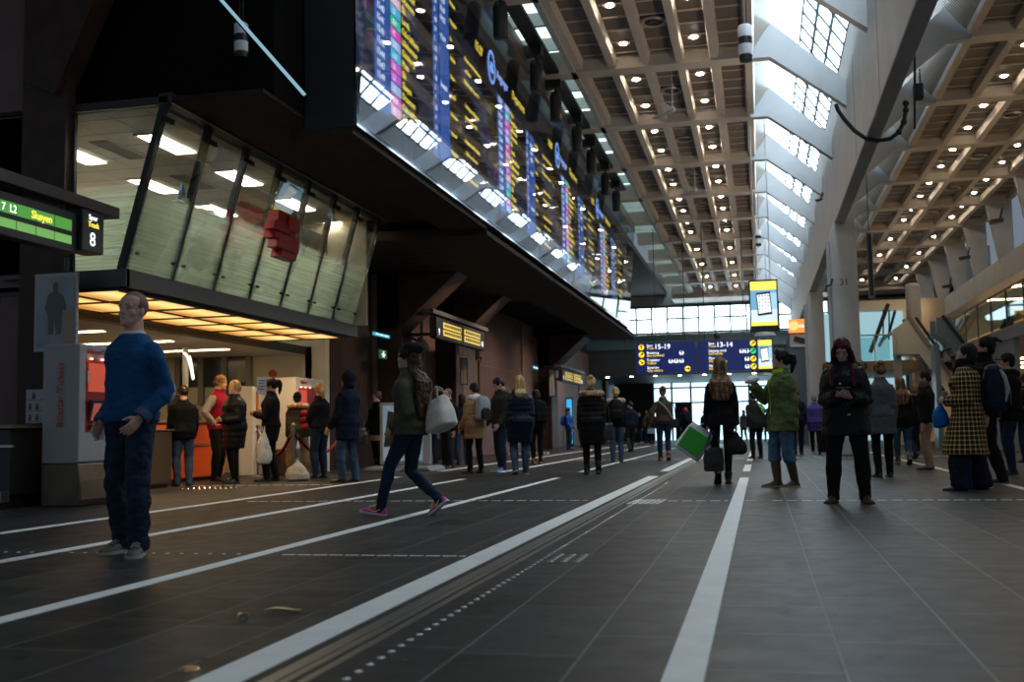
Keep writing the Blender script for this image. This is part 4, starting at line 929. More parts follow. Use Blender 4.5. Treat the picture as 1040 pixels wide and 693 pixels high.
# ---- info stand behind the walking woman
t = wempty('info_stand', 'upright pale blue poster stand on grey feet behind the walking woman', 'stand', (-7.2, 21.7, 0))
mb = MB(); mb.box(-7.80, -6.70, 21.65, 21.80, .12, 1.42); mb.build('frame', plain('stand_grey', (.3, .32, .34), .5), t, bevel=.02)
mb = MB(); mb.box(-7.72, -6.86, 21.63, 21.66, .2, 1.36); pn = mb.build('panel', add_noise(principled('stand_print', (.30, .42, .52), .35, emit=(.35, .55, .75), es=.15), (.45, .55, .62), 3), t)
mb = MB(); mb.prism([(-7.3, .3), (-6.95, .3), (-7.0, .7), (-7.2, .75)], 'y', 21.62, 21.63); mb.build('figure', plain('print_yellow', (.5, .42, .1), .5), pn)
mb = MB(); mb.prism([(-7.7, .5), (-7.45, .5), (-7.4, 1.2), (-7.6, 1.25)], 'y', 21.62, 21.63); mb.build('figure', plain('print_dark', (.04, .04, .045), .4), pn)
for x in (-7.9, -7.1):
    mb = MB(); mb.prism([(x - .1, 0), (x + .6, 0), (x + .5, .10), (x, .10)], 'y', 21.1, 22.2); mb.build('foot', plain('foot_grey', (.20, .22, .24), .6), t, bevel=.03)
# ---- rope barrier: posts and velvet ropes
posts = []
for k, (u, v, lab) in enumerate(((298, 487, 'chrome barrier post in front of the fur collar person'), (262, 485, 'chrome barrier post beside the ponytail woman'), (350, 481, 'chrome barrier post behind the navy hooded person'))):
    p = P(u, v, Z=0); posts.append(p)
    t = empty('barrier_post', lab, 'barrier post', p)
    mb = MB(); mb.lathe([(.17, 0), (.17, .015), (.06, .035), (.02, .05)], n=20); mb.build('base', M_metal, t, smooth=True)
    mb = MB(); mb.lathe([(.025, .04), (.025, .92)], n=12); mb.build('pole', M_metal, t, smooth=True)
    mb = MB(); mb.lathe([(.025, .92), (.045, .94), (.045, .97), (.02, .99), (.012, 1.0)], n=12); mb.lathe([(.04, .84), (.045, .86), (.04, .88)], n=12); mb.build('cap', M_metal, t, smooth=True)
M_velvet = plain('red_velvet', (.16, .006, .012), .8)
def rope(a, b, sag, lab):
    a = V3((a.x, a.y, .87)); b = V3((b.x, b.y, .87)); d = (b - a).normalized() * .05; a += d; b -= d
    t = wempty('velvet_rope', lab, 'rope', (a + b) / 2)
    pts = [a.lerp(b, k / 14) + V3((0, 0, -sag * (1 - (2 * k / 14 - 1) ** 2))) for k in range(15)]
    mb = MB(); mb.tube(pts[1:-1], .028, 10); mb.build('rope', M_velvet, t, smooth=True)
    for pp in (pts[:2], pts[-2:]): mb = MB(); mb.tube(pp, .018, 8); mb.build('hook', M_metal, t)
rope(posts[0], posts[2], .45, 'sagging red velvet rope before the blonde ponytail woman')
rope(posts[1], posts[0], .45, 'sagging red velvet rope between the two left barrier posts')
rope(posts[1], V3((-9.05, 19.35, 0)), .3, 'red velvet rope running back to the white terminal')
# bench rails at the far left pier
t = wempty('lean_rail', 'pale horizontal leaning rails by the third pier', 'rail', (-7.9, 36, 0))
a = P(540, 470, Z=0)
for z in (.9, .72):
    mb = MB(); mb.box(-8.0, -6.9, 34.5, 34.6, z, z + .07); mb.build('rail', plain('rail_wood', (.55, .42, .3), .5), t)
for x in (-7.9, -7.0):
    mb = MB(); mb.box(x - .04, x + .04, 34.6, 34.66, 0, .97); mb.build('post', M_darkmetal, t)
mb = MB(); mb.box(-8.0, -6.7, 34.4, 34.7, .0, .08); mb.build('foot_strip', plain('strip_cream', (.6, .5, .35), .4), t)

# ---- far overhead sign: 15-19 and 13-14
sg = wempty('direction_sign', 'long dark blue overhead sign reading 15-19 and 13-14', 'sign', (-2.4, 45, 3.05))
M_sb = principled('sign_navy', (.006, .012, .06), .4, emit=(.01, .025, .16), es=.35)
for xa, xb in ((-4.93, -2.50), (-2.40, .03)):
    mb = MB(); mb.box(xa, xb, 45, 45.2, 3.05, 4.32); mb.build('panel', M_sb, sg)
mb = MB(); mb.box(-5.0, .1, 45.02, 45.22, 4.32, 4.37); mb.build('top_edge', M_brown, sg)
E_SY = emis('sign_yellow', (1, .66, .02), 1.2); E_SW = emis('sign_text_white', (.85, .92, 1), 1.4); E_SG = emis('sign_green_disc', (.05, .65, .2), 1)
def disc(x, z, r, mat, arrow=None):
    mb = MB(); mb.cyl((x, 45, z), (x, 44.985, z), r, 24); d = mb.build('disc', mat, sg)
    if arrow is not None:
        mb = MB(); M_ = Matrix.Translation((x, 44.98, z)) @ Matrix.Rotation(arrow, 4, 'Y')
        mb.box(-.02, .02, 0, .004, -.09, .05); mb.prism([(-.07, .02), (.07, .02), (0, .11)], 'y', 0, .004); mb.xf(M_); mb.build('arrow', M_black, d)
for k in range(3): disc(-4.70, 4.14 - k * .31, .115, E_SY, [0, .8, 2.4][k])
disc(-2.82, 3.2, .115, E_SY, 1.6)
for x, z in ((-3.05, 3.86), (-3.5, 3.53), (-3.28, 3.53), (-3.06, 3.53)): disc(x, z, .09, E_SW, 0)
for z, m in ((4.16, E_SY), (3.85, E_SG), (3.53, E_SY), (3.22, E_SY)): disc(-.17, z, .115, m, .8)
for x, z in ((-.62, 3.85), (-.42, 3.85), (-.42, 3.53), (-.42, 3.22)): disc(x, z, .09, E_SW, 0)
def ftext(s, size, mat, x, z): text(s, size, mat, 'lettering', sg, face_my(x, 44.99, z))
ftext('Spor', .13, E_SW, -4.48, 4.16); ftext('Track', .13, E_SY, -4.48, 4.05); ftext('15-19', .29, E_SW, -4.17, 4.05)
ftext('Busstorg', .14, E_SW, -4.48, 3.86); ftext('Bus terminal', .14, E_SY, -4.48, 3.74)
ftext('Toaletter', .14, E_SW, -4.48, 3.55); ftext('Toilets', .14, E_SY, -4.48, 3.43)
ftext('Sentrum', .14, E_SW, -4.48, 3.24); ftext('City centre', .14, E_SY, -4.48, 3.12)
ftext('Spor', .13, E_SW, -1.95, 4.16); ftext('Track', .13, E_SY, -1.95, 4.05); ftext('13-14', .29, E_SW, -1.64, 4.05)
ftext('Utgang nord', .14, E_SW, -1.95, 3.86); ftext('Exit north', .14, E_SY, -1.95, 3.74)
ftext('Flytoget', .14, E_SW, -1.95, 3.55); ftext('Airport train', .14, E_SY, -1.95, 3.43)
ftext('Flybuss', .14, E_SW, -1.95, 3.24); ftext('Airport bus', .14, E_SY, -1.95, 3.12)
for x in (-5.4, -4.1, -2.9, -2.1, -.5):
    mb = MB(); mb.cyl((x, 45.1, 4.32 if x > -5 else 4.3), (x, 45.1, 9.1), .016, 6); mb.build('cable', M_black, sg)
# speaker or camera on the sign
t = wempty('dome_camera', 'small black dome camera on top of the overhead sign', 'camera', (-1.6, 45.1, 4.37)); mb = MB(); mb.lathe([(.1, 4.37), (.09, 4.45), (.14, 4.5), (.12, 4.6), (.02, 4.66)], (-1.6, 45.1, 0), 12); mb.build('housing', M_black, t); mb = MB(); mb.ell((-1.6, 45.0, 4.5), .06, .06, .06, 10, 8); mb.build('lens', M_glassblack, t)

# ---- portrait advert screens
def ad_mat(): pass
def advert(x0, x1, y, z0, z1, lab, hang):
    t = wempty('advert_screen', lab, 'screen', ((x0 + x1) / 2, y, z0))
    mb = MB(); mb.box(x0, x1, y, y + .14, z0, z1); mb.build('case', M_black, t, bevel=.01)
    w, h = x1 - x0, z1 - z0; e = w * .06; ya = y - .004
    def q(a, b, c, d, mat, name, dy=0.0):
        mb = MB(); mb.box(x0 + w * a, x0 + w * b, ya - .003 - dy, ya - dy + .003, z0 + h * c, z0 + h * d); return mb.build(name, mat, t)
    q(.05, .95, .80, .965, emis('ad_yellow', (.95, .85, .12), 1.0), 'yellow_band'); q(.05, .95, .115, .19, emis('ad_yellow', (.95, .85, .12), 1.0), 'yellow_band')
    q(.05, .95, .19, .80, emis('ad_blue', (.18, .42, .62), .8), 'picture'); q(.05, .95, .19, .42, emis('ad_pale', (.62, .74, .85), .95), 'picture', .002); q(.62, .95, .42, .74, emis('ad_sky', (.35, .62, .85), .9), 'picture', .002)
    def slant(a, b, c, d, mat, name, dy, s=.05):
        mb = MB(); mb.prism([(x0 + w * (a + s), z0 + h * c), (x0 + w * b, z0 + h * (c + .03)), (x0 + w * (b - s), z0 + h * d), (x0 + w * a, z0 + h * (d - .02))], 'y', ya - dy - .006, ya - dy); return mb.build(name, mat, t)
    ph = slant(.24, .78, .30, .765, M_black, 'phone_picture', .004)
    slant(.275, .745, .345, .725, emis('ad_white', (.85, .92, .97), 1.0), 'phone_display', .012)
    mb = MB(); cols = 0
    for r in range(5):
        for c in range(4):
            if (r + c) % 5 != 3: mb.box(x0 + w * (.34 + c * .10 - r * .003), x0 + w * (.38 + c * .10), ya - .024, ya - .018, z0 + h * (.42 + r * .062), z0 + h * (.445 + r * .062))
    mb.build('app_icons', plain('icon_red', (.35, .08, .12), .5), t)
    if hang:
        for dx in (.25, .75):
            mb = MB(); mb.cyl((x0 + w * dx, y + .07, z1), (x0 + w * dx, y + .07, 9.1), .014, 6); mb.build('cable', M_metal, t)
        mb = MB(); mb.lathe([(.30, -.12), (.24, -.02), (.08, .0)], ((x0 + x1) / 2, y + .07, z0), 20); mb.build('bottom_dish', plain('dish_grey', (.4, .43, .45), .4), t)
advert(-.17, .60, 30, 3.34, 4.76, 'large portrait advert screen showing a phone, hung above the crowd', True)
advert(-.05, .62, 46, 3.0, 4.4, 'second portrait advert screen farther back behind the green jacket woman', True)
# kiosk with orange sign far right of centre
k = wempty('kiosk', 'kiosk with glowing orange shop sign beside the pillar', 'kiosk', (1.8, 50.5, 0))
mb = MB(); mb.box(1.35, 2.35, 50.2, 52.5, 0, 4.9); mb.build('booth', plain('kiosk_grey', (.10, .12, .15), .4), k)
mb = MB(); mb.box(1.4, 2.4, 50.0, 50.2, 4.95, 5.55); mb.build('sign_box', emis('kiosk_orange', (1.0, .30, .06), .9), k)
mb = MB(); mb.cyl((1.62, 50.0, 5.25), (1.62, 49.97, 5.25), .22, 20); mb.build('sign_disc', emis('kiosk_disc', (1, .36, .12), 1.6), k)
text('narvesen', .26, emis('kiosk_text', (1, .85, .7), 1.8), 'lettering', k, face_my(1.5, 49.98, 5.16))
mb = MB(); mb.box(1.45, 2.3, 50.12, 50.2, 4.3, 4.88); pc = mb.build('picture_panel', plain('kiosk_pale', (.5, .53, .55), .5), k)
mb = MB(); mb.obox((1.9, 50.10, 4.6), (.28, 0, -.08), (0, .01, 0), (.03, 0, .12)); mb.build('device_picture', M_darkmetal, pc)

# ---- things hanging at the right
t = wempty('antenna_mast', 'thin dark antenna rod with a box hanging under the right ceiling', 'antenna', (2.92, 20, 6.9))
a, b = P(929, 28, Y=20), P(929, 131, Y=20); mb = MB(); mb.cyl(a, b, .022, 8); mb.build('rod', M_black, t); c = a.lerp(b, .64); mb = MB(); mb.box(c.x - .02, c.x + .14, c.y - .08, c.y + .08, c.z - .14, c.z + .14); mb.build('box', M_black, t, bevel=.01)
mb = MB(); mb.cyl(c + V3((.1, 0, .1)), c + V3((.1, 0, .42)), .012, 6); mb.build('aerial', M_black, t); mb = MB(); mb.lathe([(.12, 0), (.12, .03), (.03, .06)], a + V3((0, 0, -.03)), 12); mb.build('mount', M_black, t)
t = wempty('hanging_cable', 'black cable swagged below the big grey beam', 'cable', (2.3, 21, 6.6))
pts = [P(u, v, Y=20.5) for u, v in ((849, 106), (851, 112), (858, 122), (868, 133), (880, 141), (892, 143), (904, 141), (913, 134), (918, 124), (920, 112), (920, 105))]
mb = MB(); mb.tube(pts, .038, 8); mb.build('cable', M_black, t, smooth=True)
mb = MB()
for q in pts[7:]: mb.ell(q, .06, .05, .06, 8, 6)
mb.build('cable_ties', M_black, t)
t = wempty('column_loudspeaker', 'long grey column loudspeaker hanging beside the pillar 31', 'loudspeaker', (3.02, 30, 5))
mb = MB(); mb.box(2.95, 3.09, 30, 30.14, 4.13, 5.92); mb.build('case', plain('column_grey', (.22, .22, .22), .5), t, bevel=.02); mb = MB(); mb.cyl((3.02, 30.07, 5.9), (3.02, 30.07, 8.9), .012, 6); mb.build('cable', M_black, t); mb = MB(); mb.box(2.97, 3.07, 29.99, 30.0, 4.2, 5.85); mb.build('grille', M_darkmetal, t)
for (u, v, Y, lab) in ((1012, 225, 33, 'black projector bracket under the right ceiling edge'), (980, 262, 42, 'dark camera on the pale fins right of the ceiling'), (962, 291, 50, 'farthest dark camera on the right fins'), (832, 203, 27, 'cluster of small lamps on the beam above pillar 31'), (842, 290, 29.2, 'small dark camera on pillar 31')):
    q = P(u, v, Y=Y); t = wempty('mounted_camera', lab, 'camera', q); k = .8 if u > 900 else .35
    mb = MB(); mb.obox(q, (.22 * k, 0, .02), (0, .16 * k, 0), (0, 0, .08 * k)); mb.build('housing', M_darkmetal, t, bevel=.02); mb = MB(); mb.cyl(q + V3((.1 * k, 0, 0)), q + V3((.25 * k, .1 * k, .5 * k)), .03, 8); mb.build('bracket', M_darkmetal, t); mb = MB(); mb.cyl(q + V3((-.2 * k, -.1 * k, 0)), q + V3((-.28 * k, -.12 * k, -.01)), .05 * k, 10); mb.build('lens', M_glassblack, t)

# ---- right gallery railing and escalators
rl = wempty('gallery_railing', 'glass railing with dark posts along the right gallery', 'railing', (6.6, 36, 3.35))
M_rg = glassmat('railing_glass', (.62, .74, .76), .06)
y = 27.5
while y < 47:
    mb = MB(); mb.box(6.62, 6.66, y, y + .06, 3.3, 4.35); mb.build('post', M_darkmetal, rl); mb = MB(); mb.box(6.635, 6.645, y + .1, y + 1.9, 3.42, 4.28); mb.build('glass_panel', M_rg, rl); y += 2.0
mb = MB(); mb.cyl((6.64, 27.5, 4.38), (6.64, 47, 4.38), .035, 8); mb.build('handrail', principled('rail_wood_brown', (.2, .11, .07), .4), rl)
rb = wempty('bridge_railing', 'pale glass railing of the bridge left of the escalator', 'railing', (4.8, 47, 3.4))
x = 3.4
while x < 5.3:
    mb = MB(); mb.box(x, x + .05, 46.97, 47.02, 3.35, 4.45); mb.build('post', M_metal, rb); mb = MB(); mb.box(x + .07, x + .62, 46.99, 47.0, 3.42, 4.38); mb.build('glass_panel', glassmat('bridge_glass', (.7, .88, .9), .08), rb); x += .66
mb = MB(); mb.cyl((3.35, 47, 4.47), (5.4, 47, 4.47), .03, 8); mb.build('handrail', M_metal, rb)
def escalator(x0, x1, ya, za, yb, zb, lab, side_mat):
    """truss from the upper landing (ya, za) down to (yb, zb)"""
    t = wempty('escalator', lab, 'escalator', ((x0 + x1) / 2, (ya + yb) / 2, min(za, zb)))
    for x in (x0, x1 - .08):
        mb = MB(); mb.prism([(ya + 1.2, za - .4), (ya + 1.2, za + .9), (ya, za + .9), (yb, zb + .9), (yb - 1.0, zb + .9), (yb - 1.0, zb - .05 if zb > .3 else 0), (yb, zb - .05 if zb > .3 else 0), (ya, za - .7)], 'x', x, x + .08); mb.build('side_panel', side_mat, t)
        mb = MB(); mb.tube([(x + .04, ya + 1.2, za + .97), (x + .04, ya, za + .97), (x + .04, yb, zb + .97), (x + .04, yb - 1.0, zb + .97)], .06, 8); mb.build('handrail', M_black, t)
    n = 22
    for k in range(n):
        f = k / n; mb = MB(); yy = ya + (yb - ya) * f; zz = za + (zb - za) * f; dy = (yb - ya) / n
        mb.box(x0 + .1, x1 - .1, min(yy, yy + dy), max(yy, yy + dy), zz - .35, zz); mb.build('step', M_darkmetal, t)
    return t
# first escalator: seen across the hall, descending to the right behind the crowd
e = wempty('escalator', 'white sided escalator descending to the right beyond the phone woman', 'escalator', (5.8, 42, 0))
M_es = plain('escalator_white', (.72, .70, .64), .5)
zt = 4.65
pl = [(5.02, 3.34), (6.05, 3.34), (7.3, .9), (8.2, .9), (6.8, 2.2), (5.49, 4.67), (5.02, 4.32)]
pl = [(5.02, 3.32), (5.78, 3.32), (7.55, .5), (7.85, .5), (7.55, 1.1), (5.52, 4.67), (5.02, 4.32)]
for y in (41.95, 43.2):
    mb = MB(); mb.prism(pl, 'y', y, y + .08); mb.build('side_panel', M_es, e)
    mb = MB(); mb.bar((5.45, y + .04, 4.74), (7.75, y + .04, .98), .14, .16, (0, 1, 0)); mb.build('balustrade', plain('escalator_grey', (.30, .26, .23), .4), e); mb = MB(); mb.bar((5.72, y + .04, 4.68), (7.95, y + .04, .98), .09, .12, (0, 1, 0)); mb.build('handrail', M_black, e)
for k in range(14):
    f = k / 14; mb = MB(); xx = 5.98 + f * 1.7; zz = 3.3 - f * 2.7; mb.box(xx, xx + .13, 42.05, 43.18, zz - .12, zz); mb.build('step', M_darkmetal, e)
mb = MB(); mb.box(5.0, 5.9, 42.03, 43.2, 3.3, 3.42); mb.build('landing', M_metal, e); mb = MB(); mb.box(5.0, 5.2, 42.3, 43.0, 0, 3.3); mb.build('support', M_fin, e)
e = wempty('escalator', 'second escalator with black handrail under the gallery railing', 'escalator', (7.4, 36, 0))
pl = [(6.1, 3.5), (6.35, 3.35), (8.1, .3), (8.3, .9), (6.5, 4.0), (6.1, 4.0)]
for y in (35.0, 36.2):
    mb = MB(); mb.prism([(p[0] - .75, p[1]) for p in pl], 'y', y, y + .06); mb.build('side_panel', plain('escalator_blue_grey', (.16, .22, .25), .3), e); mb = MB(); mb.bar((5.55, y + .03, 4.06), (7.55, y + .03, .95), .08, .14, (0, 1, 0)); mb.build('handrail', M_black, e)
for k in range(12):
    f = k / 12; mb = MB(); xx = 5.75 + f * 1.6; zz = 3.2 - f * 2.75; mb.box(xx, xx + .13, 35.07, 36.19, zz - .12, zz); mb.build('step', M_darkmetal, e)
mb = MB(); mb.box(5.3, 5.45, 35.2, 36.0, 0.0, 3.2); mb.build('support', plain('escalator_blue_glass', (.22, .28, .3), .2), e)
# steep stair truss far behind, seen through the bridge railing
e = wempty('stair_truss', 'dark steel stair frame rising behind the bridge railing', 'stair', (4.2, 50, 3.4))
a, b, c = P(884, 358, Y=49), P(902, 309, Y=49), P(909, 316, Y=49)
mb = MB(); mb.bar(a, b, .16, .3, (0, 1, 0)); mb.build('stringer', M_darkmetal, e); mb = MB(); mb.bar(P(903, 338, Y=49.5), c, .1, .2, (0, 1, 0)); mb.build('stringer', M_darkmetal, e)
for u in (897, 903):
    mb = MB(); mb.bar(P(u, 345, Y=49.2), P(u, 315, Y=49.2), .06, .06, (0, 1, 0)); mb.build('post', M_darkmetal, e)
mb = MB(); pts = [P(u, v, Y=48.5) for u, v in ((893, 352), (897, 344), (905, 339), (911, 338))]; mb.tube(pts, .07, 8); mb.build('handrail', plain('rail_blue', (.2, .45, .6), .3), e)
# ================================================================== PEOPLE
SKIN = add_noise(principled('skin', (.52, .29, .21), .5, spec=.35), (.58, .34, .25), 10, 3); SKIN.node_tree.nodes['Principled BSDF'].inputs['Subsurface Weight'].default_value = 0
SKIN2 = add_noise(principled('skin_dark', (.36, .19, .13), .5, spec=.35), (.42, .23, .16), 10, 3)
M_LIP = plain('lip', (.40, .13, .12), .45); M_EYE = plain('eye_white', (.42, .38, .36), .3); M_IRIS = plain('eye_dark', (.03, .02, .02), .2)
def ring(c, u, v, hw, hf, hb=None, n=16, pw=1.0):
    """closed ring: centre c, side axis u (half width hw), front axis v (half depth hf front, hb back)"""
    hb = hf if hb is None else hb; out = []
    for k in range(n):
        t = 2 * PI * k / n; a, b = math.cos(t), math.sin(t)
        a = math.copysign(abs(a) ** pw, a); b = math.copysign(abs(b) ** pw, b)
        out.append(c + u * (hw * a) + v * ((hf if b > 0 else hb) * b))
    return out
def ik(a, t, l1, l2, pole):
    d = t - a; L = d.length
    if L > (l1 + l2) * .997: t = a + d * ((l1 + l2) * .997 / L); d = t - a; L = d.length
    x = (l1 * l1 - l2 * l2 + L * L) / (2 * L); h = math.sqrt(max(l1 * l1 - x * x, 0)); dn = d / L
    p = V3(pole); p = p - dn * p.dot(dn)
    p = p.normalized() if p.length > 1e-5 else V3((0, 1, 0))
    return a + dn * x + p * h, t
def tubelimb(mb, pts, rad, n=12):
    """tapered limb through pts (interpolated), rad at each"""
    mb.tube(pts, rad, n)
TORSO = {  # zrel from pelvis centre: (half width, half depth front, half depth back)
    'm': [(-.10, .150, .10, .11), (-.03, .168, .115, .125), (.05, .160, .115, .115), (.13, .155, .115, .10), (.24, .162, .118, .11), (.34, .178, .125, .118), (.40, .180, .112, .115), (.44, .150, .090, .100), (.475, .105, .070, .085), (.505, .075, .062, .072), (.53, .062, .06, .062), (.60, .056, .055, .058)],
    'f': [(-.10, .155, .10, .115), (-.03, .172, .115, .13), (.05, .155, .11, .115), (.13, .132, .105, .095), (.24, .142, .115, .10), (.34, .152, .135, .11), (.40, .153, .105, .105), (.44, .126, .080, .09), (.475, .088, .062, .075), (.505, .064, .054, .062), (.53, .054, .052, .055), (.60, .048, .048, .052)]}
HEAD = [(-.008, .018, .078, -.030), (.004, .036, .095, .000), (.022, .048, .100, .030), (.048, .057, .098, .062), (.078, .065, .095, .080), (.105, .0705, .0915, .092), (.125, .072, .097, .097), (.150, .076, .099, .101), (.180, .073, .088, .097), (.207, .058, .062, .078), (.227, .032, .032, .048), (.235, .010, .006, .016)]
def trs(tbl, z):
    if z <= tbl[0][0]: return tbl[0][1:]
    for a, b in zip(tbl, tbl[1:]):
        if z <= b[0]:
            f = (z - a[0]) / (b[0] - a[0]); return tuple(a[i] + (b[i] - a[i]) * f for i in (1, 2, 3))
    return tbl[-1][1:]
def hand(mb, w, d, nrm, side, curl, s, spread=1.0):
    d = d.normalized(); nrm = (nrm - d * nrm.dot(d)).normalized(); ts = d.cross(nrm) * (1 if side > 0 else -1)
    mb.loft([ring(w + d * q * s, ts, nrm, a * s, b * s, n=12, pw=.8) for q, a, b in ((-.015, .026, .020), (.02, .031, .018), (.055, .039, .016), (.085, .040, .014), (.097, .034, .011))])
    for k, (o, L, r) in enumerate(((.031, .070, .0088), (.0105, .080, .0092), (-.0105, .073, .0088), (-.031, .057, .0078))):
        p = w + d * (.086 * s) + ts * (o * s); pts = [p - d * .02 * s, p]; a = .0; dd = d + ts * (o * 1.5 * spread)
        dd.normalize()
        for sg, f in enumerate((.45, .31, .24)):
            a += curl * (.55, .75, .55)[sg]; v = (dd * math.cos(a) + nrm * math.sin(a)); p = p + v * (L * f * s); pts.append(p)
        mb.tube(pts, [r * s, r * s, r * .96 * s, r * .9 * s, r * .72 * s], 8)
    p = w + d * .028 * s + ts * .026 * s; v1 = (d * .62 + ts * .72 + nrm * .35).normalized(); v2 = (d * .85 + ts * .25 + nrm * (.35 + .4 * curl)).normalized()
    mb.tube([p - v1 * .015 * s, p + v1 * .034 * s, p + v1 * .034 * s + v2 * .03 * s, p + v1 * .034 * s + v2 * .052 * s], [.0125 * s, .0115 * s, .0100 * s, .0075 * s], 8)

def facing(G, th):
    t = V3((-G.x, -G.y, 0)).normalized(); v = -t; r = V3((v.y, -v.x, 0)); l = -r
    f = t * math.cos(math.radians(th)) + l * math.sin(math.radians(th))
    return math.atan2(-f.x, f.y)

SHOW_BODY = True
def person(label, uv, H, th, sex='m', b=1.0, feet=None, lean=0, head=(0, 0), arms=('down', 'down'), top=None, bottom=None, shoes=None, hair=None, hat=None, hood=None, scarf=None, face=False, skin=None, skirt=None, vox=.010, ground=None, group=None, vest=None, twist=0, headroll=0):
    G = V3(ground) if ground else P(uv[0], uv[1], Z=0)
    if G.y > 60: G = G * (60 / G.y); G.z = 0
    s = H / 1.75
    root = empty('person', label, 'person', G, facing(G, th), group)
    W = Matrix.Translation(G) @ Matrix.Rotation(facing(G, th), 4, 'Z')
    skin = skin or SKIN
    # ---------------- skeleton
    feet = feet or ((-.10, 0, 8, 0, 0), (.10, 0, -8, 0, 0))       # (x, y, yaw out deg, lift, heel pitch deg) for left (-x) and right (+x)
    FM = []; ANK = []
    for x, y, yaw, lift, pit in feet:
        M = Matrix.Translation(V3((x, y, lift)) * s) @ Matrix.Rotation(math.radians(yaw), 4, 'Z')
        if pit > 0: M = M @ Matrix.Translation((0, .13 * s, 0)) @ Matrix.Rotation(-math.radians(pit), 4, 'X') @ Matrix.Translation((0, -.13 * s, 0))
        elif pit < 0: M = M @ Matrix.Translation((0, -.06 * s, 0)) @ Matrix.Rotation(-math.radians(pit), 4, 'X') @ Matrix.Translation((0, .06 * s, 0))
        FM.append(M); ANK.append(M @ V3((0, -.01, .085)) if False else M @ (V3((0, -.01, .085)) * s))
    l1, l2 = .425 * s, .405 * s
    px = (feet[0][0] + feet[1][0]) / 2 * s * .5; py = (feet[0][1] + feet[1][1]) / 2 * s
    pz = .955 * s
    for it in range(60):
        if all((V3((px + sg * .092 * s, py, pz - .035 * s)) - a).length <= (l1 + l2) * .996 for sg, a in zip((-1, 1), ANK)): break
        pz -= .006 * s
    PEL = V3((px, py, pz))
    RL = Matrix.Rotation(-math.radians(lean), 4, 'X') @ Matrix.Rotation(math.radians(twist), 4, 'Z')
    def T(x, y, z): return PEL + (RL.to_3x3() @ (V3((x, y, z)) * s))
    ux, uy = RL.to_3x3() @ V3((1, 0, 0)), RL.to_3x3() @ V3((0, 1, 0))
    HIP = [PEL + V3((sg * .092 * s, 0, -.035 * s)) for sg in (-1, 1)]
    KNEE = []
    for i in (0, 1):
        fd = FM[i].to_3x3() @ V3((0, 1, 0)); fd.z = 0
        k, a = ik(HIP[i], ANK[i], l1, l2, fd); KNEE.append(k)
    shw = (.178 if sex == 'm' else .152) * b ** .5
    SH = [T(sg * (shw - .012), -.005, .396) for sg in (-1, 1)]
    R3 = RL.to_3x3()
    u1, u2 = .285 * s, .245 * s
    ELB, WR, HD, HN, CURL = [], [], [], [], []
    for i, sg in enumerate((-1, 1)):
        a = arms[i]
        named = {'down': ((.035, .03, -.515), (.15, -1, 0), .35), 'fwd': ((.04, .20, -.47), (.1, -1, -.2), .4), 'back': ((.06, -.18, -.48), (.3, -1, 0), .4),
                 'pocket': ((.025, .06, -.455), (.45, -1, 0), .5), 'hip': ((.02, .05, -.40), (1, -.35, 0), .5), 'carry': ((.05, .02, -.52), (.2, -1, 0), 1.25),
                 'chest': ((-.10, .26, -.22), (.5, -.2, -1), .7), 'fold': ((-.14, .22, -.24), (.6, 0, -1), .5), 'ear': ((-.02, .10, .12), (.7, .2, -1), 1.0)}
        if isinstance(a, str): pos, pole, curl = named[a]; nn = V3((-sg, 0, 0)); hd = None
        else:
            pos, pole, curl = a[:3]; nn = V3((a[3][0] * sg, a[3][1], a[3][2])) if len(a) > 3 and a[3] else V3((-sg, 0, 0)); hd = V3((a[4][0] * sg, a[4][1], a[4][2])) if len(a) > 4 and a[4] else None
        tg = SH[i] + R3 @ (V3((pos[0] * sg, pos[1], pos[2])) * s)
        e, w = ik(SH[i], tg, u1, u2, R3 @ V3((pole[0] * sg, pole[1], pole[2])))
        ELB.append(e); WR.append(w); HD.append((R3 @ hd).normalized() if hd else (w - e).normalized()); HN.append(R3 @ nn); CURL.append(curl)
    HM = Matrix.Translation(T(0, .005, .555)) @ RL.to_4x4() @ Matrix.Rotation(math.radians(lean) * .8, 4, 'X') @ Matrix.Translation(V3((0, -.01, .03)) * s) @ Matrix.Rotation(-math.radians(head[0]), 4, 'Z') @ Matrix.Rotation(math.radians(head[1]), 4, 'X') @ Matrix.Rotation(math.radians(headroll), 4, 'Y') @ Matrix.Translation(V3((0, .01, -.03)) * s) @ Matrix.Diagonal((s, s, s, 1))
    hs = 1.0 if sex == 'm' else .95
    tors = [(z, w * b, f * b, k * b) for z, w, f, k in TORSO[sex]]
    # ---------------- body: one continuous surface
    mb = MB()
    mb.loft([ring(T(0, 0, z), ux, uy, w * s * .93, f * s * .93, k * s * .93, 16, .9) for z, w, f, k in tors])
    lr = (.082 * b ** .5, .074, .055, .052, .036)
    for i in (0, 1):
        h, k, a = HIP[i], KNEE[i], ANK[i]
        mb.tube([h + V3((0, 0, .03 * s)), h.lerp(k, .4), k, k.lerp(a, .35), a], [r * s for r in lr], 12)
        f = FM[i]; mb.loft([ring(f @ (V3((0, q, z)) * s), f.to_3x3() @ V3((1, 0, 0)), f.to_3x3() @ V3((0, 0, 1)), w * s, z * .8 * s, n=10) for q, w, z in ((-.055, .022, .035), (-.02, .030, .045), (.05, .036, .038), (.11, .04, .026), (.16, .03, .018))])
        sh, e, w = SH[i], ELB[i], WR[i]; ab = .9 if sex == 'f' else 1.0
        mb.tube([sh.lerp(T(0, 0, .40), .3), sh, sh.lerp(e, .5), e, e.lerp(w, .35), w], [r * s * ab for r in (.05, .054, .046, .038, .040, .026)], 12)
        hand(mb, w + HD[i] * .012 * s, HD[i], HN[i], (-1, 1)[i], CURL[i], s * (1.0 if sex == 'm' else .92))
    hh = MB()
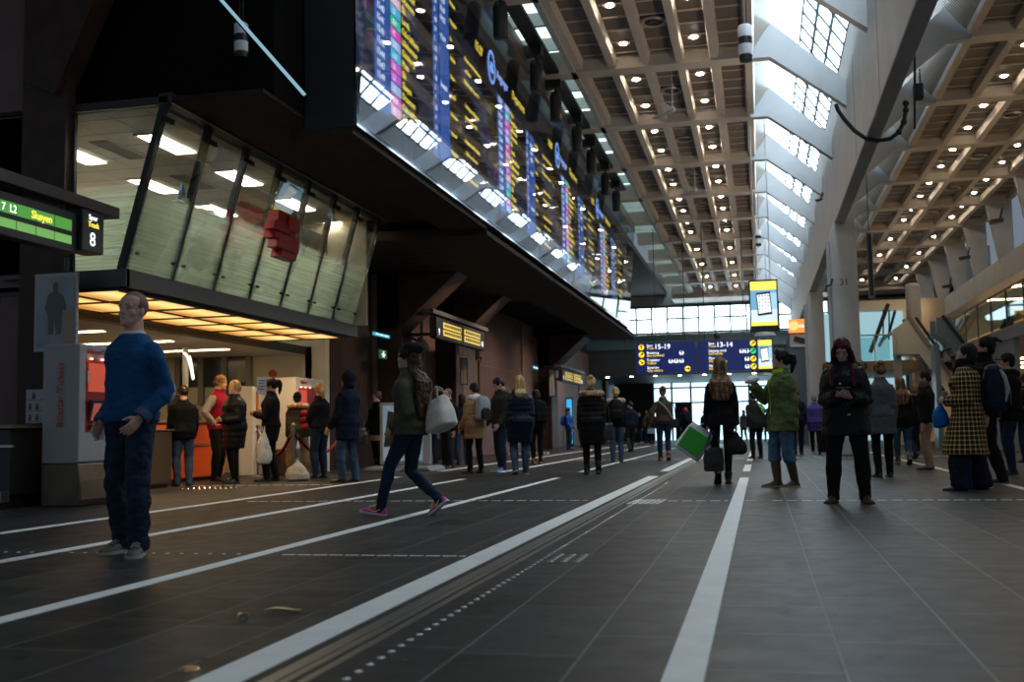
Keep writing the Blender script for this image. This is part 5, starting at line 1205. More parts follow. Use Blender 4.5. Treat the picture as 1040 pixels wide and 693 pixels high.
    hh.loft([ring(V3((0, (f - k) / 2, z)), V3((1, 0, 0)), V3((0, 1, 0)), w * hs, (f + k) / 2, n=20, pw=.94) for z, w, f, k in [(z, w, f, bk) for z, w, f, bk in HEAD]])
    # nose, brow ridge, ears, lips
    hh.loft([ring(V3((0, y, z)), V3((1, 0, 0)), V3((0, 1, 0)), w, dd, n=8) for z, y, w, dd in ((.122, .090, .008, .010), (.105, .096, .0095, .013), (.088, .101, .013, .018), (.078, .100, .016, .015), (.071, .094, .011, .008))])
    for sg in (-1, 1):
        hh.ell((sg * .034, .083, .131), .022, .014, .007, 10, 6); hh.ell((sg * .034, .060, .083), .030, .024, .030, 10, 6)
        hh.ell((sg * .074 * hs, -.006, .100), .009, .020, .031, 10, 8)
    hh.ell((0, .094, .052), .024, .011, .006, 10, 6); hh.ell((0, .092, .040), .021, .011, .007, 10, 6); hh.ell((0, .086, .012), .024, .016, .014, 10, 6)
    hh.tube([(0, -.035, -.05), (0, -.022, .05), (0, -.01, .1)], [.056 * hs, .055 * hs, .05], 14)
    for p in range(len(hh.v)): hh.v[p] = tuple(HM @ V3(hh.v[p]))
    mb.add(hh.v, hh.f)
    body = remeshed(mb, 'body', skin, root, vox if vox > .006 else .0058, 2)
    if face:
        for sg in (-1, 1):
            if face == 'down':
                q = MB(); q.tube([(sg * .018, .091, .109), (sg * .031, .0915, .1065), (sg * .045, .083, .109)], [.002, .0028, .002], 6); q.xf(HM); q.build('eyelashes', M_IRIS, root, True)
            if face != 'down': q = MB(); q.ell((sg * .031, .0822, .1125), .0115, .0085, .0050, 10, 8); q.xf(HM); q.build('eye', M_EYE, root, True)
            if face != 'down': q = MB(); q.ell((sg * .031, .0890, .1125), .0054, .0030, .0049, 8, 6); q.xf(HM); q.build('iris', M_IRIS, root, True)
            q = MB(); q.tube([(sg * .016, .0955, .1345), (sg * .034, .0925, .1375), (sg * .051, .0805, .1325)], [.0034, .0040, .002], 6); q.xf(HM); q.build('eyebrow', hair['m'] if hair else M_IRIS, root, True)
        q = MB(); q.ell((0, .0985, .052), .020, .006, .0040, 10, 6); q.ell((0, .0965, .0435), .017, .006, .0045, 10, 6); q.xf(HM); q.build('lips', M_LIP, root, True)
    # ---------------- trousers / tights
    bt = bottom or {'m': cloth('dark_trousers', (.012, .012, .014))}
    off = bt.get('off', .013); lo = bt.get('lo', .008); wide = bt.get('wide', 0); end = bt.get('end', .03)
    mb = MB()
    mb.loft([ring(T(0, 0, z), ux, uy, (w * .95 + off) * s, (f * .95 + off) * s, (k * .95 + off) * s, 16, .9) for z, w, f, k in tors[:3]] + [ring(T(0, 0, .09), ux, uy, (trs(tors, .09)[0] * .97 + off) * s, (trs(tors, .09)[1] * .97 + off) * s, (trs(tors, .09)[2] * .97 + off) * s, 16, .9)])
    for i in (0, 1):
        h, k, a = HIP[i], KNEE[i], ANK[i]; e = a + V3((0, 0, (end - .085) * s)) if end < .085 else a.lerp(k, (end - .085) / .4)
        if end < .085: e = FM[i] @ (V3((0, -.012, end)) * s)
        rr = (.083 * b ** .5 + off, .076 * b ** .3 + off, .058 + off + wide * .4, .054 + off + lo * .4 + wide * .7, .046 + lo + wide, .046 + lo + wide * 1.05)
        mb.tube([h + V3((0, 0, .03 * s)), h.lerp(k, .42), k, k.lerp(a, .38), a.lerp(k, max(.1, (end - .085) / .4 + .12)), e], [r * s for r in rr], 14)
    remeshed(mb, bt.get('name', 'trousers'), bt['m'], root, vox * 1.15, 2, bt.get('disp', .016) * s, bt.get('dsize', .075))
    # ---------------- shoes
    sd = shoes or {'m': plain('black_leather', (.012, .011, .011), .35)}
    for i in (0, 1):
        f = FM[i]; f3 = f.to_3x3()
        shp = [(-.078, .020, .045), (-.065, .034, .072), (-.03, .040, .095), (.02, .042, .098), (.06, .045, .078), (.11, .050, .058), (.155, .047, .048), (.185, .034, .040), (.2, .016, .03)]
        mb = MB(); rings = []
        for q, w, z in shp:
            rings.append([f @ (V3((w * math.cos(t), q, max(.004, .012 + (z - .012) * math.sin(t)) if math.sin(t) > 0 else .004)) * s) for t in [2 * PI * j / 14 for j in range(14)]])
        mb.loft(rings)
        if sd.get('shaft'):
            a = FM[i] @ (V3((0, -.012, .05)) * s); k = KNEE[i]; hgt = sd['shaft']; d = (k - ANK[i]).normalized()
            mb.tube([a, ANK[i] + d * .0, ANK[i] + d * (hgt - .085) * s * .6, ANK[i] + d * (hgt - .085) * s], [.046 * s, .050 * s, (.056 + sd.get('sw', 0)) * s, (.060 + sd.get('sw', 0)) * s], 14)
        so = remeshed(mb, 'boot' if sd.get('shaft') else 'shoe', sd['m'], root, vox * 1.0, 2)
        sole = MB()
        sole.loft([[f @ (V3((w * 1.06 * sx, q * 1.02, z)) * s) for sx, z in ((-1, .0), (1, .0), (1, .02), (-1, .02))] for q, w, _ in shp])
        sole.build('sole', sd.get('sole', plain('sole_black', (.01, .01, .01), .6)), so)
        if sd.get('laces'):
            q = MB()
            for j in range(4): q.tube([f @ (V3((-.026, .035 + j * .022, .088 - j * .008)) * s), f @ (V3((0, .04 + j * .022, .099 - j * .009)) * s), f @ (V3((.026, .035 + j * .022, .088 - j * .008)) * s)], .005 * s, 6)
            q.build('laces', sd['laces'], so, True)
        if sd.get('swoosh'):
            for sg in (-1, 1):
                q = MB(); q.tube([f @ (V3((sg * (.046), -.03, .06)) * s), f @ (V3((sg * .049, .03, .03)) * s), f @ (V3((sg * .05, .10, .045)) * s)], [.004 * s, .008 * s, .003 * s], 6); q.build('side_stripe', sd['swoosh'], so, True)
    # ---------------- jacket / coat
    def legspan(z):
        lo_x, hi_x, lo_y, hi_y = 9, -9, 9, -9
        for i in (0, 1):
            h, k, a = HIP[i], KNEE[i], ANK[i]
            if z >= k.z: f = (h.z - z) / max(h.z - k.z, 1e-4); p = h.lerp(k, min(max(f, 0), 1)); r = .082 - .02 * min(max(f, 0), 1)
            else: f = (k.z - z) / max(k.z - a.z, 1e-4); p = k.lerp(a, min(f, 1)); r = .06
            r *= s; lo_x = min(lo_x, p.x - r); hi_x = max(hi_x, p.x + r); lo_y = min(lo_y, p.y - r); hi_y = max(hi_y, p.y + r)
        return (lo_x + hi_x) / 2, (lo_y + hi_y) / 2, (hi_x - lo_x) / 2, (hi_y - lo_y) / 2
    def garment(name, g, sleeves=True):
        off = g.get('off', .022); hem = g['hem'] * s; flare = g.get('flare', 0.0); puff = g.get('puff', 0); slo = g.get('slo', off * .75)
        mb = MB(); rings = []
        zlow = PEL.z - .02 * s; n = g.get('n', 18)
        zs = []
        z = hem
        while z < zlow - .01: zs.append(z); z += .045 * s
        ph = 0
        for z in zs:
            cx, cy, hw, hd = legspan(z); f = (zlow - z) / max(zlow - hem, .01)
            w0, f0, b0 = trs(tors, -.03); of = off + flare * f
            pf = (puff * abs(math.sin(z / s * PI / .085)) if puff else 0)
            W_ = max(hw + of * s * .8, (w0 * .93 + of) * s * (1 - .12 * f if not flare else 1)); D_ = max(hd + of * s * .7, (f0 + of) * s * (1 - .1 * f if not flare else 1))
            rings.append(ring(V3((cx, cy, z)), V3((1, 0, 0)), V3((0, 1, 0)), W_ + pf * s, D_ + pf * s, n=20, pw=.88))
        z0 = max((hem - PEL.z) / s, -.02)
        z = z0
        belt = g.get('belt', 0)
        while z < .485:
            w, f, k = trs(tors, z); pf = (puff * abs(math.sin((z * s + PEL.z) / s * PI / .085)) if puff else 0)
            bl = .03 * belt * math.exp(-((z - .12) / .06) ** 2)
            lw = off * (1.0 if z < .38 else .8)
            box = g.get('boxy', .4)
            wm = max(w, trs(tors, -.03)[0] * box + w * (1 - box)) if z < .3 else w
            rings.append(ring(T(0, 0, z), ux, uy, (wm + lw + pf - bl) * s, (f + lw + pf - bl) * s, (k + lw + pf - bl) * s, n=20, pw=.88)); z += .03 if puff else .05
        rings.append(ring(T(0, 0, .502), ux, uy, (.074 * b + off * .8) * s, (.064 + off * .7) * s, (.072 + off * .7) * s, n=20))
        ct = g.get('collar', .56)
        if ct > .53: rings.append(ring(T(0, .004, .535), ux, uy, (.068 + off * .5) * s, (.062 + off * .5) * s, (.066 + off * .6) * s, n=20))
        if ct > .54: rings.append(ring(T(0, .01, ct), ux, uy, (.068 + off * .6) * s, (.066 + off * .6) * s, (.066 + off * .6) * s, n=20))
        mb.loft(rings)
        if sleeves:
            for i in (0, 1):
                sh, e, w = SH[i], ELB[i], WR[i]; pts = []; rad = []
                ab = (.92 if sex == 'f' else 1.0)
                N = 12
                pts.append(sh.lerp(T(0, 0, .37), .35)); rad.append((.046 * ab + slo * .6) * s)
                for j in range(N + 1):
                    f = j / N; p = sh.lerp(e, f * 2) if f < .5 else e.lerp(w, (f - .5) * 2)
                    r = (.046 if f == 0 else .056) * ab + (.042 - .057 * ab) * min(f * 2, 1) if f < .5 else .043 + (.033 - .043) * (f - .5) * 2
                    r += slo + (puff * .8 * abs(math.sin(f * PI * 5)) if puff else 0); pts.append(p); rad.append(r * s)
                pts.append(w + (w - e).normalized() * .012 * s); rad.append(rad[-1])
                mb.tube(pts, rad, 14)
        o = remeshed(mb, name, g['m'], root, vox * 1.2, g.get('it', 3), g.get('disp', .018) * s, g.get('dsize', .11))
        if g.get('zip'):
            z = MB(); pts = []
            for q in range(12):
                zz = max((hem - PEL.z) / s, -.02) + (.5 - max((hem - PEL.z) / s, -.02)) * q / 11; f = trs(tors, zz)[1]; pts.append(T(.0, f + off + .006, zz))
            z.tube(pts, .006 * s, 6); z.build('zip', g['zip'], o, True)
        return o
    G_ = None
    if skirt: garment('skirt', skirt, False)
    if vest:  garment('shirt', top); G_ = garment('vest', vest, False)
    elif top: G_ = garment(top.get('name', 'jacket'), top)
    if top and top.get('cuff'):
        for i in (0, 1):
            q = MB(); d = (WR[i] - ELB[i]).normalized(); r = (.036 + top.get('slo', top.get('off', .022) * .75)) * s
            q.tube([WR[i] - d * .04 * s, WR[i] - d * .015 * s, WR[i] + d * .014 * s], [r, r * 1.04, r * .98], 14); q.build('cuff', top['cuff'], G_, True)
    if top and top.get('patch'):
        i = top['patch_arm']; q = MB(); bk = (ELB[i] - (SH[i] + WR[i]) / 2).normalized(); ax = (WR[i] - SH[i]).normalized()
        q.ell(ELB[i] + bk * .030 * s, .048 * s, .036 * s, .075 * s, 14, 10, Matrix((bk.cross(ax), bk, ax)).transposed()); remeshed(q, 'elbow_patch', top['patch'], G_, .008, 2)
    if top and top.get('neckband'):
        q = MB(); c = T(0, .004, .512); q.loft([ring(c + (V3((0, 0, dz)) * s), ux, uy, (r + .012) * s, (r + .010) * s, (r + .012) * s, 24) for dz, r in ((-.006, .076), (.000, .076), (.008, .071), (.006, .063), (-.006, .064))], cap=False); q.build('neckband', top['neckband'], G_, True)
    if hood:
        m, kind = hood['m'], hood.get('kind', 'down')
        mb = MB()
        if kind == 'down':
            mb.ell(T(0, -.10, .485), (.135) * s, .075 * s, .075 * s, 16, 10); mb.ell(T(0, -.07, .53), .115 * s, .075 * s, .045 * s, 16, 8)
            for sg in (-1, 1): mb.ell(T(sg * .095, -.01, .51), .045 * s, .085 * s, .05 * s, 12, 8)
        else:
            for p_, r_ in (((0, -.022, .135), (.108, .118, .128)), ((0, -.03, .03), (.098, .105, .09))):
                mb.ell(HM @ V3(p_), r_[0] * s, r_[1] * s, r_[2] * s, 18, 12, HM.to_3x3().normalized())
        remeshed(mb, 'hood', m, root, vox * 1.2, 3, .012, .08)
        if hood.get('fur'):
            mb = MB()
            pts = [T(.215 * math.sin(t), -.065 - .105 * math.cos(t), .485 - .01 * math.cos(t)) for t in [(-1.25 + 2.5 * k / 16) * 1.0 for k in range(17)]] if kind == 'down' else [HM @ V3((.115 * math.sin(t), .05, .10 + .125 * math.cos(t))) for t in [-2.4 + 4.8 * k / 18 for k in range(19)]]
            mb.tube(pts, [.034 * s] + [.054 * s] * (len(pts) - 2) + [.034 * s], 10); remeshed(mb, 'fur_trim', hood['fur'], root, .009, 0, .045, .018)
    if scarf:
        mb = MB(); 
        for z, r in (((.515, .100), (.55, .098), (.585, .090)) if not scarf.get('low') else ((.50, .098), (.53, .086))): mb.loft([ring(T(0, .012, z + dz), ux, uy, (r + o) * s, (r * .95 + o) * s, (r * .9 + o) * s, 18) for dz, o in ((-.024, -.01), (-.008, .008), (.010, .008), (.026, -.01))])
        if scarf.get('tail'): mb.loft([ring(T(.04, .115 + .03 * q, .50 - .42 * q), ux, uy, .055 * s, .022 * s, n=10) for q in (0, .3, .6, 1)])
        remeshed(mb, 'scarf', scarf['m'], root, .011, 2, .02, .05)
    # ---------------- hair and hats
    H3 = HM.to_3x3().normalized()
    def hell(mb, c, rx, ry, rz, n=16, m=10): mb.ell(HM @ V3(c), rx * s, ry * s, rz * s, n, m, H3)
    if hair:
        k = hair['k']; mb = MB(); v = .009; disp, ds = hair.get('disp', .016), hair.get('ds', .03)
        tw = .006 if k == 'crop' else (.011 if k == 'short' else .014)
        hell(mb, (0, -.017 if k == 'crop' else (-.004 if sex == 'm' else -.009), .147), .0765 + tw, .089 + tw + (.008 if k == 'crop' else 0), .088 + tw, 20, 14)
        if k == 'crop': disp = .003
        if k in ('short', 'bun', 'pony', 'long', 'bob'): hell(mb, (0, -.055, .105), .068 + tw, .052 + tw, .075, 16, 10)
        if k == 'bun': hell(mb, (0, -.085, .215), .045, .045, .042)
        if k == 'topknot': hell(mb, (0, -.075, .225), .034, .034, .03); hell(mb, (0, -.115, .22), .02, .05, .015); hell(mb, (0, -.06, .10), .068, .05, .07)
        if k == 'pony':
            pts = [HM @ V3(p) for p in ((0, -.10, .17), (0, -.15, .165), (0, -.165, .10), (0, -.15, .02), (0, -.135, -.06))]; mb.tube(pts, [r * s for r in (.022, .034, .038, .032, .012)], 12)
        if k == 'bob':
            mb.loft([ring(HM @ V3((0, -.025, z)), H3 @ V3((1, 0, 0)), H3 @ V3((0, 1, 0)), w * s, .02 * s, d * s, 18) for z, w, d in ((.20, .07, .07), (.12, .090, .098), (.05, .096, .10), (.0, .094, .092), (-.03, .08, .075))])
        if k == 'long':
            L = hair.get('L', .36); wd = hair.get('w', .12)
            top_ = HM @ V3((0, -.05, .17)); mid = HM @ V3((0, -.075, .02)); rr = []
            def hr(c, w, d1, d2, ax, ay): rr.append(ring(c, ax, ay, w * s, d1 * s, d2 * s, 18, .85))
            hx, hyv = H3 @ V3((1, 0, 0)), H3 @ V3((0, 1, 0))
            hr(HM @ V3((0, -.045, .215)), .05, .04, .045, hx, hyv); hr(HM @ V3((0, -.045, .15)), .086, .05, .082, hx, hyv); hr(HM @ V3((0, -.055, .07)), .093, .045, .080, hx, hyv); hr(HM @ V3((0, -.065, .0)), .098, .045, .075, hx, hyv)
            bk = trs(tors, .4)[2] + .045
            nz = 5
            for q in range(1, nz + 1):
                f = q / nz; zz = .50 - L * f
                hr(T(0, -(bk + .01) + .004 * q, zz), wd * (.95 + .25 * math.sin(f * PI * .9)) * (1 - .35 * f * f), .035, .045 * (1 - .4 * f), ux, uy)
            mb.loft(rr)
            if hair.get('front'):
                for sg in (-1, 1):
                    pts = [HM @ V3((sg * .045, .055, .205)), HM @ V3((sg * .078, .045, .14)), HM @ V3((sg * .085, .03, .05)), HM @ V3((sg * .09, .02, -.03)), T(sg * .11, .13, .43), T(sg * .11, .20, .43 - hair['front'])]
                    mb.tube(pts, [r * s for r in (.018, .030, .036, .040, .045, .018)], 10)
        if k == 'fringe': pass
        remeshed(mb, 'hair', hair['m'], root, hair.get('v', .008), 1, disp, ds)
        if k == 'pony':
            q = MB(); q.tube([HM @ V3((0, -.112, .17)), HM @ V3((0, -.13, .168))], .03 * s, 12); q.build('hair_tie', M_black, root, True)
    if hat:
        k = hat['k']; mb = MB()
        if k == 'beanie':
            mb.loft([ring(HM @ V3((0, -.012 - .012 * q, z)), H3 @ V3((1, 0, 0)), H3 @ V3((0, 1, 0)), w * s, w * 1.2 * s, w * 1.18 * s, 18) for q, (z, w) in enumerate(((.115, .086), (.15, .089), (.152, .085), (.19, .083), (.225, .066), (.25, .040), (.262, .012)))])
            if hat.get('bobble'): hell(mb, (0, -.07, .275), .03, .03, .03)
        elif k == 'slouch':
            mb.loft([ring(HM @ V3((0, y, z)), H3 @ V3((1, 0, 0)), H3 @ V3((0, 1, 0)), w * s, w * 1.22 * s, w * 1.25 * s, 18) for z, w, y in ((.105, .086, -.01), (.135, .090, -.012), (.14, .087, -.014), (.18, .096, -.03), (.22, .092, -.04), (.25, .064, -.045), (.265, .02, -.05))])
        elif k == 'cap':
            mb.loft([ring(HM @ V3((0, -.014, z)), H3 @ V3((1, 0, 0)), H3 @ V3((0, 1, 0)), w * s, w * 1.2 * s, w * 1.2 * s, 18) for z, w in ((.135, .086), (.17, .085), (.21, .07), (.24, .035), (.247, .01))])
            mb.loft([ring(HM @ V3((0, .085 + q * .075, .145 - q * .02)), H3 @ V3((1, 0, 0)), H3 @ V3((0, 0, 1)), w * s, .007 * s, n=12) for q, w in ((0, .075), (.5, .07), (1, .035))])
        remeshed(mb, 'hat', hat['m'], root, .009, 2, hat.get('disp', .006), .05)
    return dict(root=root, W=W, s=s, SH=SH, ELB=ELB, WR=WR, HD=HD, HN=HN, T=T, HM=HM, PEL=PEL, R=R3, tors=tors)

# ---------------- things people carry (top-level)
def backpack(p, m, label, w=.30, h=.46, d=.17, z=.27, m2=None, back=None, strap=None):
    s = p['s']; W = p['W']; T = p['T']; bk = (trs(p['tors'], z)[2] + .03) if back is None else back
    R = W.to_3x3() @ p['R']
    loc = W @ T(0, -(bk + d * .5), z); B = Matrix.Translation(loc) @ R.to_4x4()
    t = empty('backpack', label, 'backpack', loc); t.rotation_euler = R.to_euler()
    X, Y_, Z = V3((1, 0, 0)), V3((0, 1, 0)), V3((0, 0, 1))
    mb = MB(); mb.loft([ring(V3((0, -.01 * math.sin(PI * q), h * (q - .5))), X, Y_, w / 2 * a, d / 2 * c, n=20, pw=.62) for q, a, c in ((0, .82, .7), (.06, .97, .95), (.3, 1, 1.05), (.65, .96, 1), (.88, .82, .8), (.97, .6, .55), (1, .35, .3))])
    mb.xf(Matrix.Scale(s, 4)); remeshed(mb, 'bag', m, t, .012, 2, .014, .08)
    mb = MB(); mb.loft([ring(V3((0, -d * .52, h * (q - .5))), X, Y_, w * .36 * a, .035 * a, .04 * a, n=16, pw=.62) for q, a in ((.07, .8), (.12, 1), (.4, 1), (.5, .6))]); mb.xf(Matrix.Scale(s, 4)); remeshed(mb, 'front_pocket', m2 or m, t, .01, 2)
    for sg in (-1, 1):
        tb = p['tors']
        mb = MB(); pts = [V3((sg * .07, d * .42, h * .40)), V3((sg * .095, d * .5 + bk * .9, .47 - z + .035)), V3((sg * .115, d * .5 + bk + .10, .42 - z)), V3((sg * .125, d * .5 + bk + trs(tb, .3)[1] + .035, .30 - z)), V3((sg * .165, d * .5 + bk + .06, .17 - z)), V3((sg * .13, d * .35, -h * .33))]
        mb.tube(pts, .017, 8); mb.xf(Matrix.Scale(s, 4)); mb.build('strap', strap or m, t, True)
    mb = MB(); mb.tube([V3((-.03, .05, h * .46)), V3((0, .05, h * .55)), V3((.03, .05, h * .46))], .009, 8); mb.xf(Matrix.Scale(s, 4)); mb.build('grab_loop', strap or m, t, True)
    return t
def place(name, label, cat, loc, rz=0): return empty(name, label, cat, loc, rz)
def hold(p, i, drop=0.0):
    """world point in the grip of hand i"""
    return p['W'] @ (p['WR'][i] + p['HD'][i] * .085 * p['s'] + p['HN'][i].normalized() * .02 * p['s'] + V3((0, 0, -drop)))
def handbag(loc, rz, m, label, w=.34, h=.24, d=.13, hl=.16, name='handbag', m2=None, top=1.0, tilt=0):
    """bag whose handle top is at loc"""
    t = empty(name, label, 'bag', loc); t.rotation_euler = (0, tilt, rz)
    X, Y_ = V3((1, 0, 0)), V3((0, 1, 0)); z0 = -hl - h
    mb = MB(); mb.loft([ring(V3((0, 0, z0 + h * q)), X, Y_, w / 2 * a, d / 2 * c, n=20, pw=.6) for q, a, c in ((0, .86, .9), (.05, .98, 1), (.5, 1.0 * (1 + top) / 2, .95), (.9, .92 * top, .6), (1, .88 * top, .3))]); remeshed(mb, 'bag', m, t, .010, 2, .012, .07)
    for sg in (-1, 1):
        mb = MB(); mb.tube([V3((-w * .25 * top, sg * d * .22, z0 + h * .93)), V3((-w * .2 * top, sg * d * .12, -hl * .35)), V3((0, sg * .008, 0)), V3((w * .2 * top, sg * d * .12, -hl * .35)), V3((w * .25 * top, sg * d * .22, z0 + h * .93))], .009, 8); mb.build('handle', m2 or m, t, True)
    return t
def sack(loc, m, label, w=.30, h=.42, name='plastic_bag', seed=0, m2=None):
    t = empty(name, label, 'bag', loc, seed)
    X, Y_ = V3((1, 0, 0)), V3((0, 1, 0))
    mb = MB(); mb.loft([ring(V3((.012 * math.sin(q * 9 + seed), 0, -h * q)), X, Y_, w / 2 * a, w * .3 * a, n=18, pw=.8) for q, a in ((0, .08), (.08, .12), (.2, .35), (.4, .75), (.65, 1), (.88, 1.02), (.97, .85), (1, .5))]); remeshed(mb, 'bag', m, t, .011, 2, .028, .10)
    mb = MB(); mb.tube([V3((-.02, 0, -h * .1)), V3((-.025, 0, .02)), V3((.02, 0, .03)), V3((.02, 0, -h * .1))], .01, 8); mb.build('handle', m2 or m, t, True)
    return t

# ---------------- colours
BLACK = cloth('black_cloth', (.005, .005, .0055)); BLACK2 = cloth('soft_black_cloth', (.009, .0085, .009)); CHAR = cloth('charcoal_cloth', (.02, .02, .022))
NAVY = cloth('navy_cloth', (.009, .012, .025)); NAVYP = cloth('navy_nylon', (.007, .011, .025), .45, .3, 10, .4); BLKP = cloth('black_nylon', (.006, .006, .008), .45, .3, 10, .4)
JEANS = cloth('blue_denim', (.028, .052, .085), .8, .8, 7, .5); JEANSD = cloth('dark_denim', (.011, .020, .036), .8, .8, 7, .5); JEANSL = cloth('light_denim', (.10, .20, .33), .8, .6, 6, .6)
OLIVE = cloth('olive_cloth', (.062, .056, .036), .8, .4, 6, .5); GREEN = cloth('green_nylon', (.070, .090, .030), .5, .45, 6, .5); TAN = cloth('tan_puffer', (.26, .16, .085), .6, .3, 6, .4)
BROWNJ = cloth('brown_jacket', (.055, .036, .026), .6, .4, 6, .5); GREYC = cloth('grey_wool', (.075, .075, .08), .9, .3, 30, .4); PURPLE = cloth('purple_puffer', (.060, .045, .20), .5, .4, 6, .4)
BLUESW = cloth('blue_sweatshirt', (.010, .058, .150), .85, .35, 5, .35, .0); RED = cloth('red_vest', (.24, .006, .026), .8, .3, 8, .4); LGREY = cloth('light_grey', (.36, .36, .37), .85, .25, 12, .5); CREAM = cloth('cream_canvas', (.70, .62, .53), .8, .25, 12, .5); BEIGE = cloth('beige_trousers', (.28, .19, .12), .8, .3, 8, .5)
FUR = hairmat('tan_fur', (.22, .13, .055), (.62, .44, .22)); FUR_P = hairmat('pale_fur', (.35, .25, .15), (.7, .55, .38))
H_BROWN = hairmat('brown_hair', (.030, .014, .008), (.085, .042, .022)); H_DARK = hairmat('dark_hair', (.007, .005, .005), (.025, .017, .013)); H_BLOND = hairmat('blond_hair', (.30, .18, .075), (.60, .42, .20)); H_OMBRE = hairmat('light_brown_hair', (.075, .036, .017), (.27, .155, .075)); H_RED = hairmat('dark_red_hair', (.018, .004, .006), (.10, .012, .022)); H_GREY = hairmat('grey_hair', (.12, .11, .11), (.26, .25, .24)); H_STUB = hairmat('cropped_hair', (.15, .085, .06), (.22, .13, .09)); H_DKBL = hairmat('dark_blond_hair', (.11, .065, .03), (.28, .175, .085))
LEATH = plain('black_leather', (.012, .011, .011), .35); BRLEATH = add_noise(principled('brown_leather', (.05, .018, .011), .38), (.085, .034, .02), 9); RUB = principled('rubber_boot', (.065, .035, .015), .35); SUEDE = cloth('tan_suede', (.34, .17, .05), .85)
PINK = principled('pink_mesh', (.62, .045, .30), .5); YEL = plain('yellow_lace', (.75, .72, .05), .5); WHITE_S = plain('white_sole', (.62, .55, .58), .5); GREYSH = add_noise(principled('grey_suede_shoe', (.075, .070, .062), .75), (.11, .10, .09), 20, 3, bump=.2); TANSOLE = plain('tan_sole', (.45, .30, .12), .6); GRSOLE = plain('grey_sole', (.36, .33, .26), .6); BLUESH = principled('blue_shoe', (.08, .2, .35), .6)
def jk(m, hem=.80, off=.03, **k): return dict(m=m, hem=hem, off=off, **k)
def tr(m, **k): return dict(m=m, **k)
SNEAK = dict(m=LEATH, sole=plain('sole_black', (.01, .01, .01), .6)); BOOT = dict(m=LEATH, shaft=.24); HBOOT = dict(m=LEATH, shaft=.38)
STAND = ((-.10, 0, 10, 0, 0), (.10, 0, -10, 0, 0)); WALK = ((-.06, .30, 3, .0, -14), (.06, -.33, -3, .0, 42)); STEP = ((-.08, .16, 4, 0, 0), (.08, -.20, -4, 0, 28)); STEP2 = ((-.08, -.20, 4, 0, 28), (.08, .16, -4, 0, 0))
# ---------------- the people of the photograph
# 1 man in the blue sweatshirt
p = person('man in a bright blue sweatshirt and dark jeans standing alone by the ticket machine', (132, 563), 1.82, 48, 'm', .98, feet=((-.13, .05, 35, 0, 0), (.14, -.06, 6, 0, 0)), head=(-10, 2),
    arms=(((.03, .10, -.44), (.35, -1, 0), .5), ((.03, .08, -.46), (.3, -1, 0), .7)), top=jk(BLUESW, .86, .026, slo=.020, name='sweatshirt', cuff=plain('cuff_navy', (.05, .08, .15), .8), neckband=plain('white_rib', (.62, .62, .62), .8), patch=plain('patch_grey', (.42, .43, .46), .8), patch_arm=0, disp=.03, dsize=.09, collar=.52),
    bottom=tr(JEANSD, off=.016, lo=.022, disp=.034, dsize=.07, end=.035), shoes=dict(m=GREYSH, sole=GRSOLE, laces=plain('lace_grey', (.25, .24, .22), .7)), hair=dict(k='crop', m=H_STUB), face=True, vox=.0065)
MAN = p
q = p['W'] @ (p['WR'][1] + p['HD'][1] * .05)
t = place('paper_slip', 'small white folded paper held in the hand of the man in blue', 'paper', q, .5)
mb = MB(); mb.add([(-.03, 0, .02), (.03, .01, .03), (.035, .01, -.09), (-.025, -.01, -.1), (-.03, .004, .02), (.03, .014, .03), (.035, .014, -.09), (-.025, -.006, -.1)], [(0, 1, 2, 3), (7, 6, 5, 4), (0, 4, 5, 1), (1, 5, 6, 2), (2, 6, 7, 3), (3, 7, 4, 0)]); mb.build('slip', plain('paper_white', (.7, .72, .74), .7), t)
# 2 walking woman
p = person('woman with long curly brown hair striding left in an olive jacket and pink trainers', (415, 524), 1.70, 116, 'f', 1.05, feet=((-.05, .30, 2, 0, -8), (.05, -.37, -2, .015, 38)), lean=2, head=(-4, 3),
    arms=(((-.01, .13, -.42), (.25, -1, 0), .5), ((-.01, .13, -.42), (.25, -1, 0), .8)), top=jk(OLIVE, .79, .034, slo=.028, disp=.03, dsize=.1, flare=.02), bottom=tr(JEANSD, off=.006, lo=.002, disp=.018), shoes=dict(m=PINK, sole=WHITE_S, laces=YEL, swoosh=YEL), hair=dict(k='long', m=H_BROWN, L=.46, w=.16, disp=.035, ds=.05), hat=dict(k='slouch', m=cloth('black_knit', (.009, .009, .010), .9)), face=True, vox=.0075)
q = p['W'] @ p['T'](.02, -.28, .36)
handbag(q, facing(p['root'].location, 62), CREAM, 'slouchy cream shoulder bag hanging behind the striding woman', .40, .30, .22, .12, 'shoulder_bag', plain('bag_strap', (.35, .28, .2), .6), .75, .25)
# 3 phone woman
p = person('woman in a long black parka looking down at the phone in both hands', (863, 511), 1.70, 4, 'f', 1.12, feet=((-.16, 0, 20, 0, 0), (.16, .02, -14, 0, 0)), head=(4, -30), lean=3,
    arms=(((-.075, .25, -.24), (.5, -.4, -1), .8, (-.3, -.3, 1), (-.65, .65, .25)), ((-.085, .26, -.22), (.5, -.4, -1), .8, (-.3, -.3, 1), (-.65, .65, .25))), top=jk(BLKP, .70, .050, slo=.040, disp=.03, flare=.03, dsize=.1, name='parka', collar=.535), bottom=tr(BLACK2, off=.022, lo=.016), shoes=dict(m=BRLEATH, shaft=.22), hair=dict(k='long', m=H_RED, L=.30, w=.13, front=.16, disp=.012, ds=.05), hood=dict(m=BLKP, fur=hairmat('mottled_fur', (.03, .02, .012), (.28, .20, .06))), face='down', vox=.0075)
q = (hold(p, 0) + hold(p, 1)) / 2
t = place('smartphone', 'dark smartphone held up in both hands by the parka woman', 'phone', q + V3((0, -.03, .035)), facing(p['root'].location, 4))
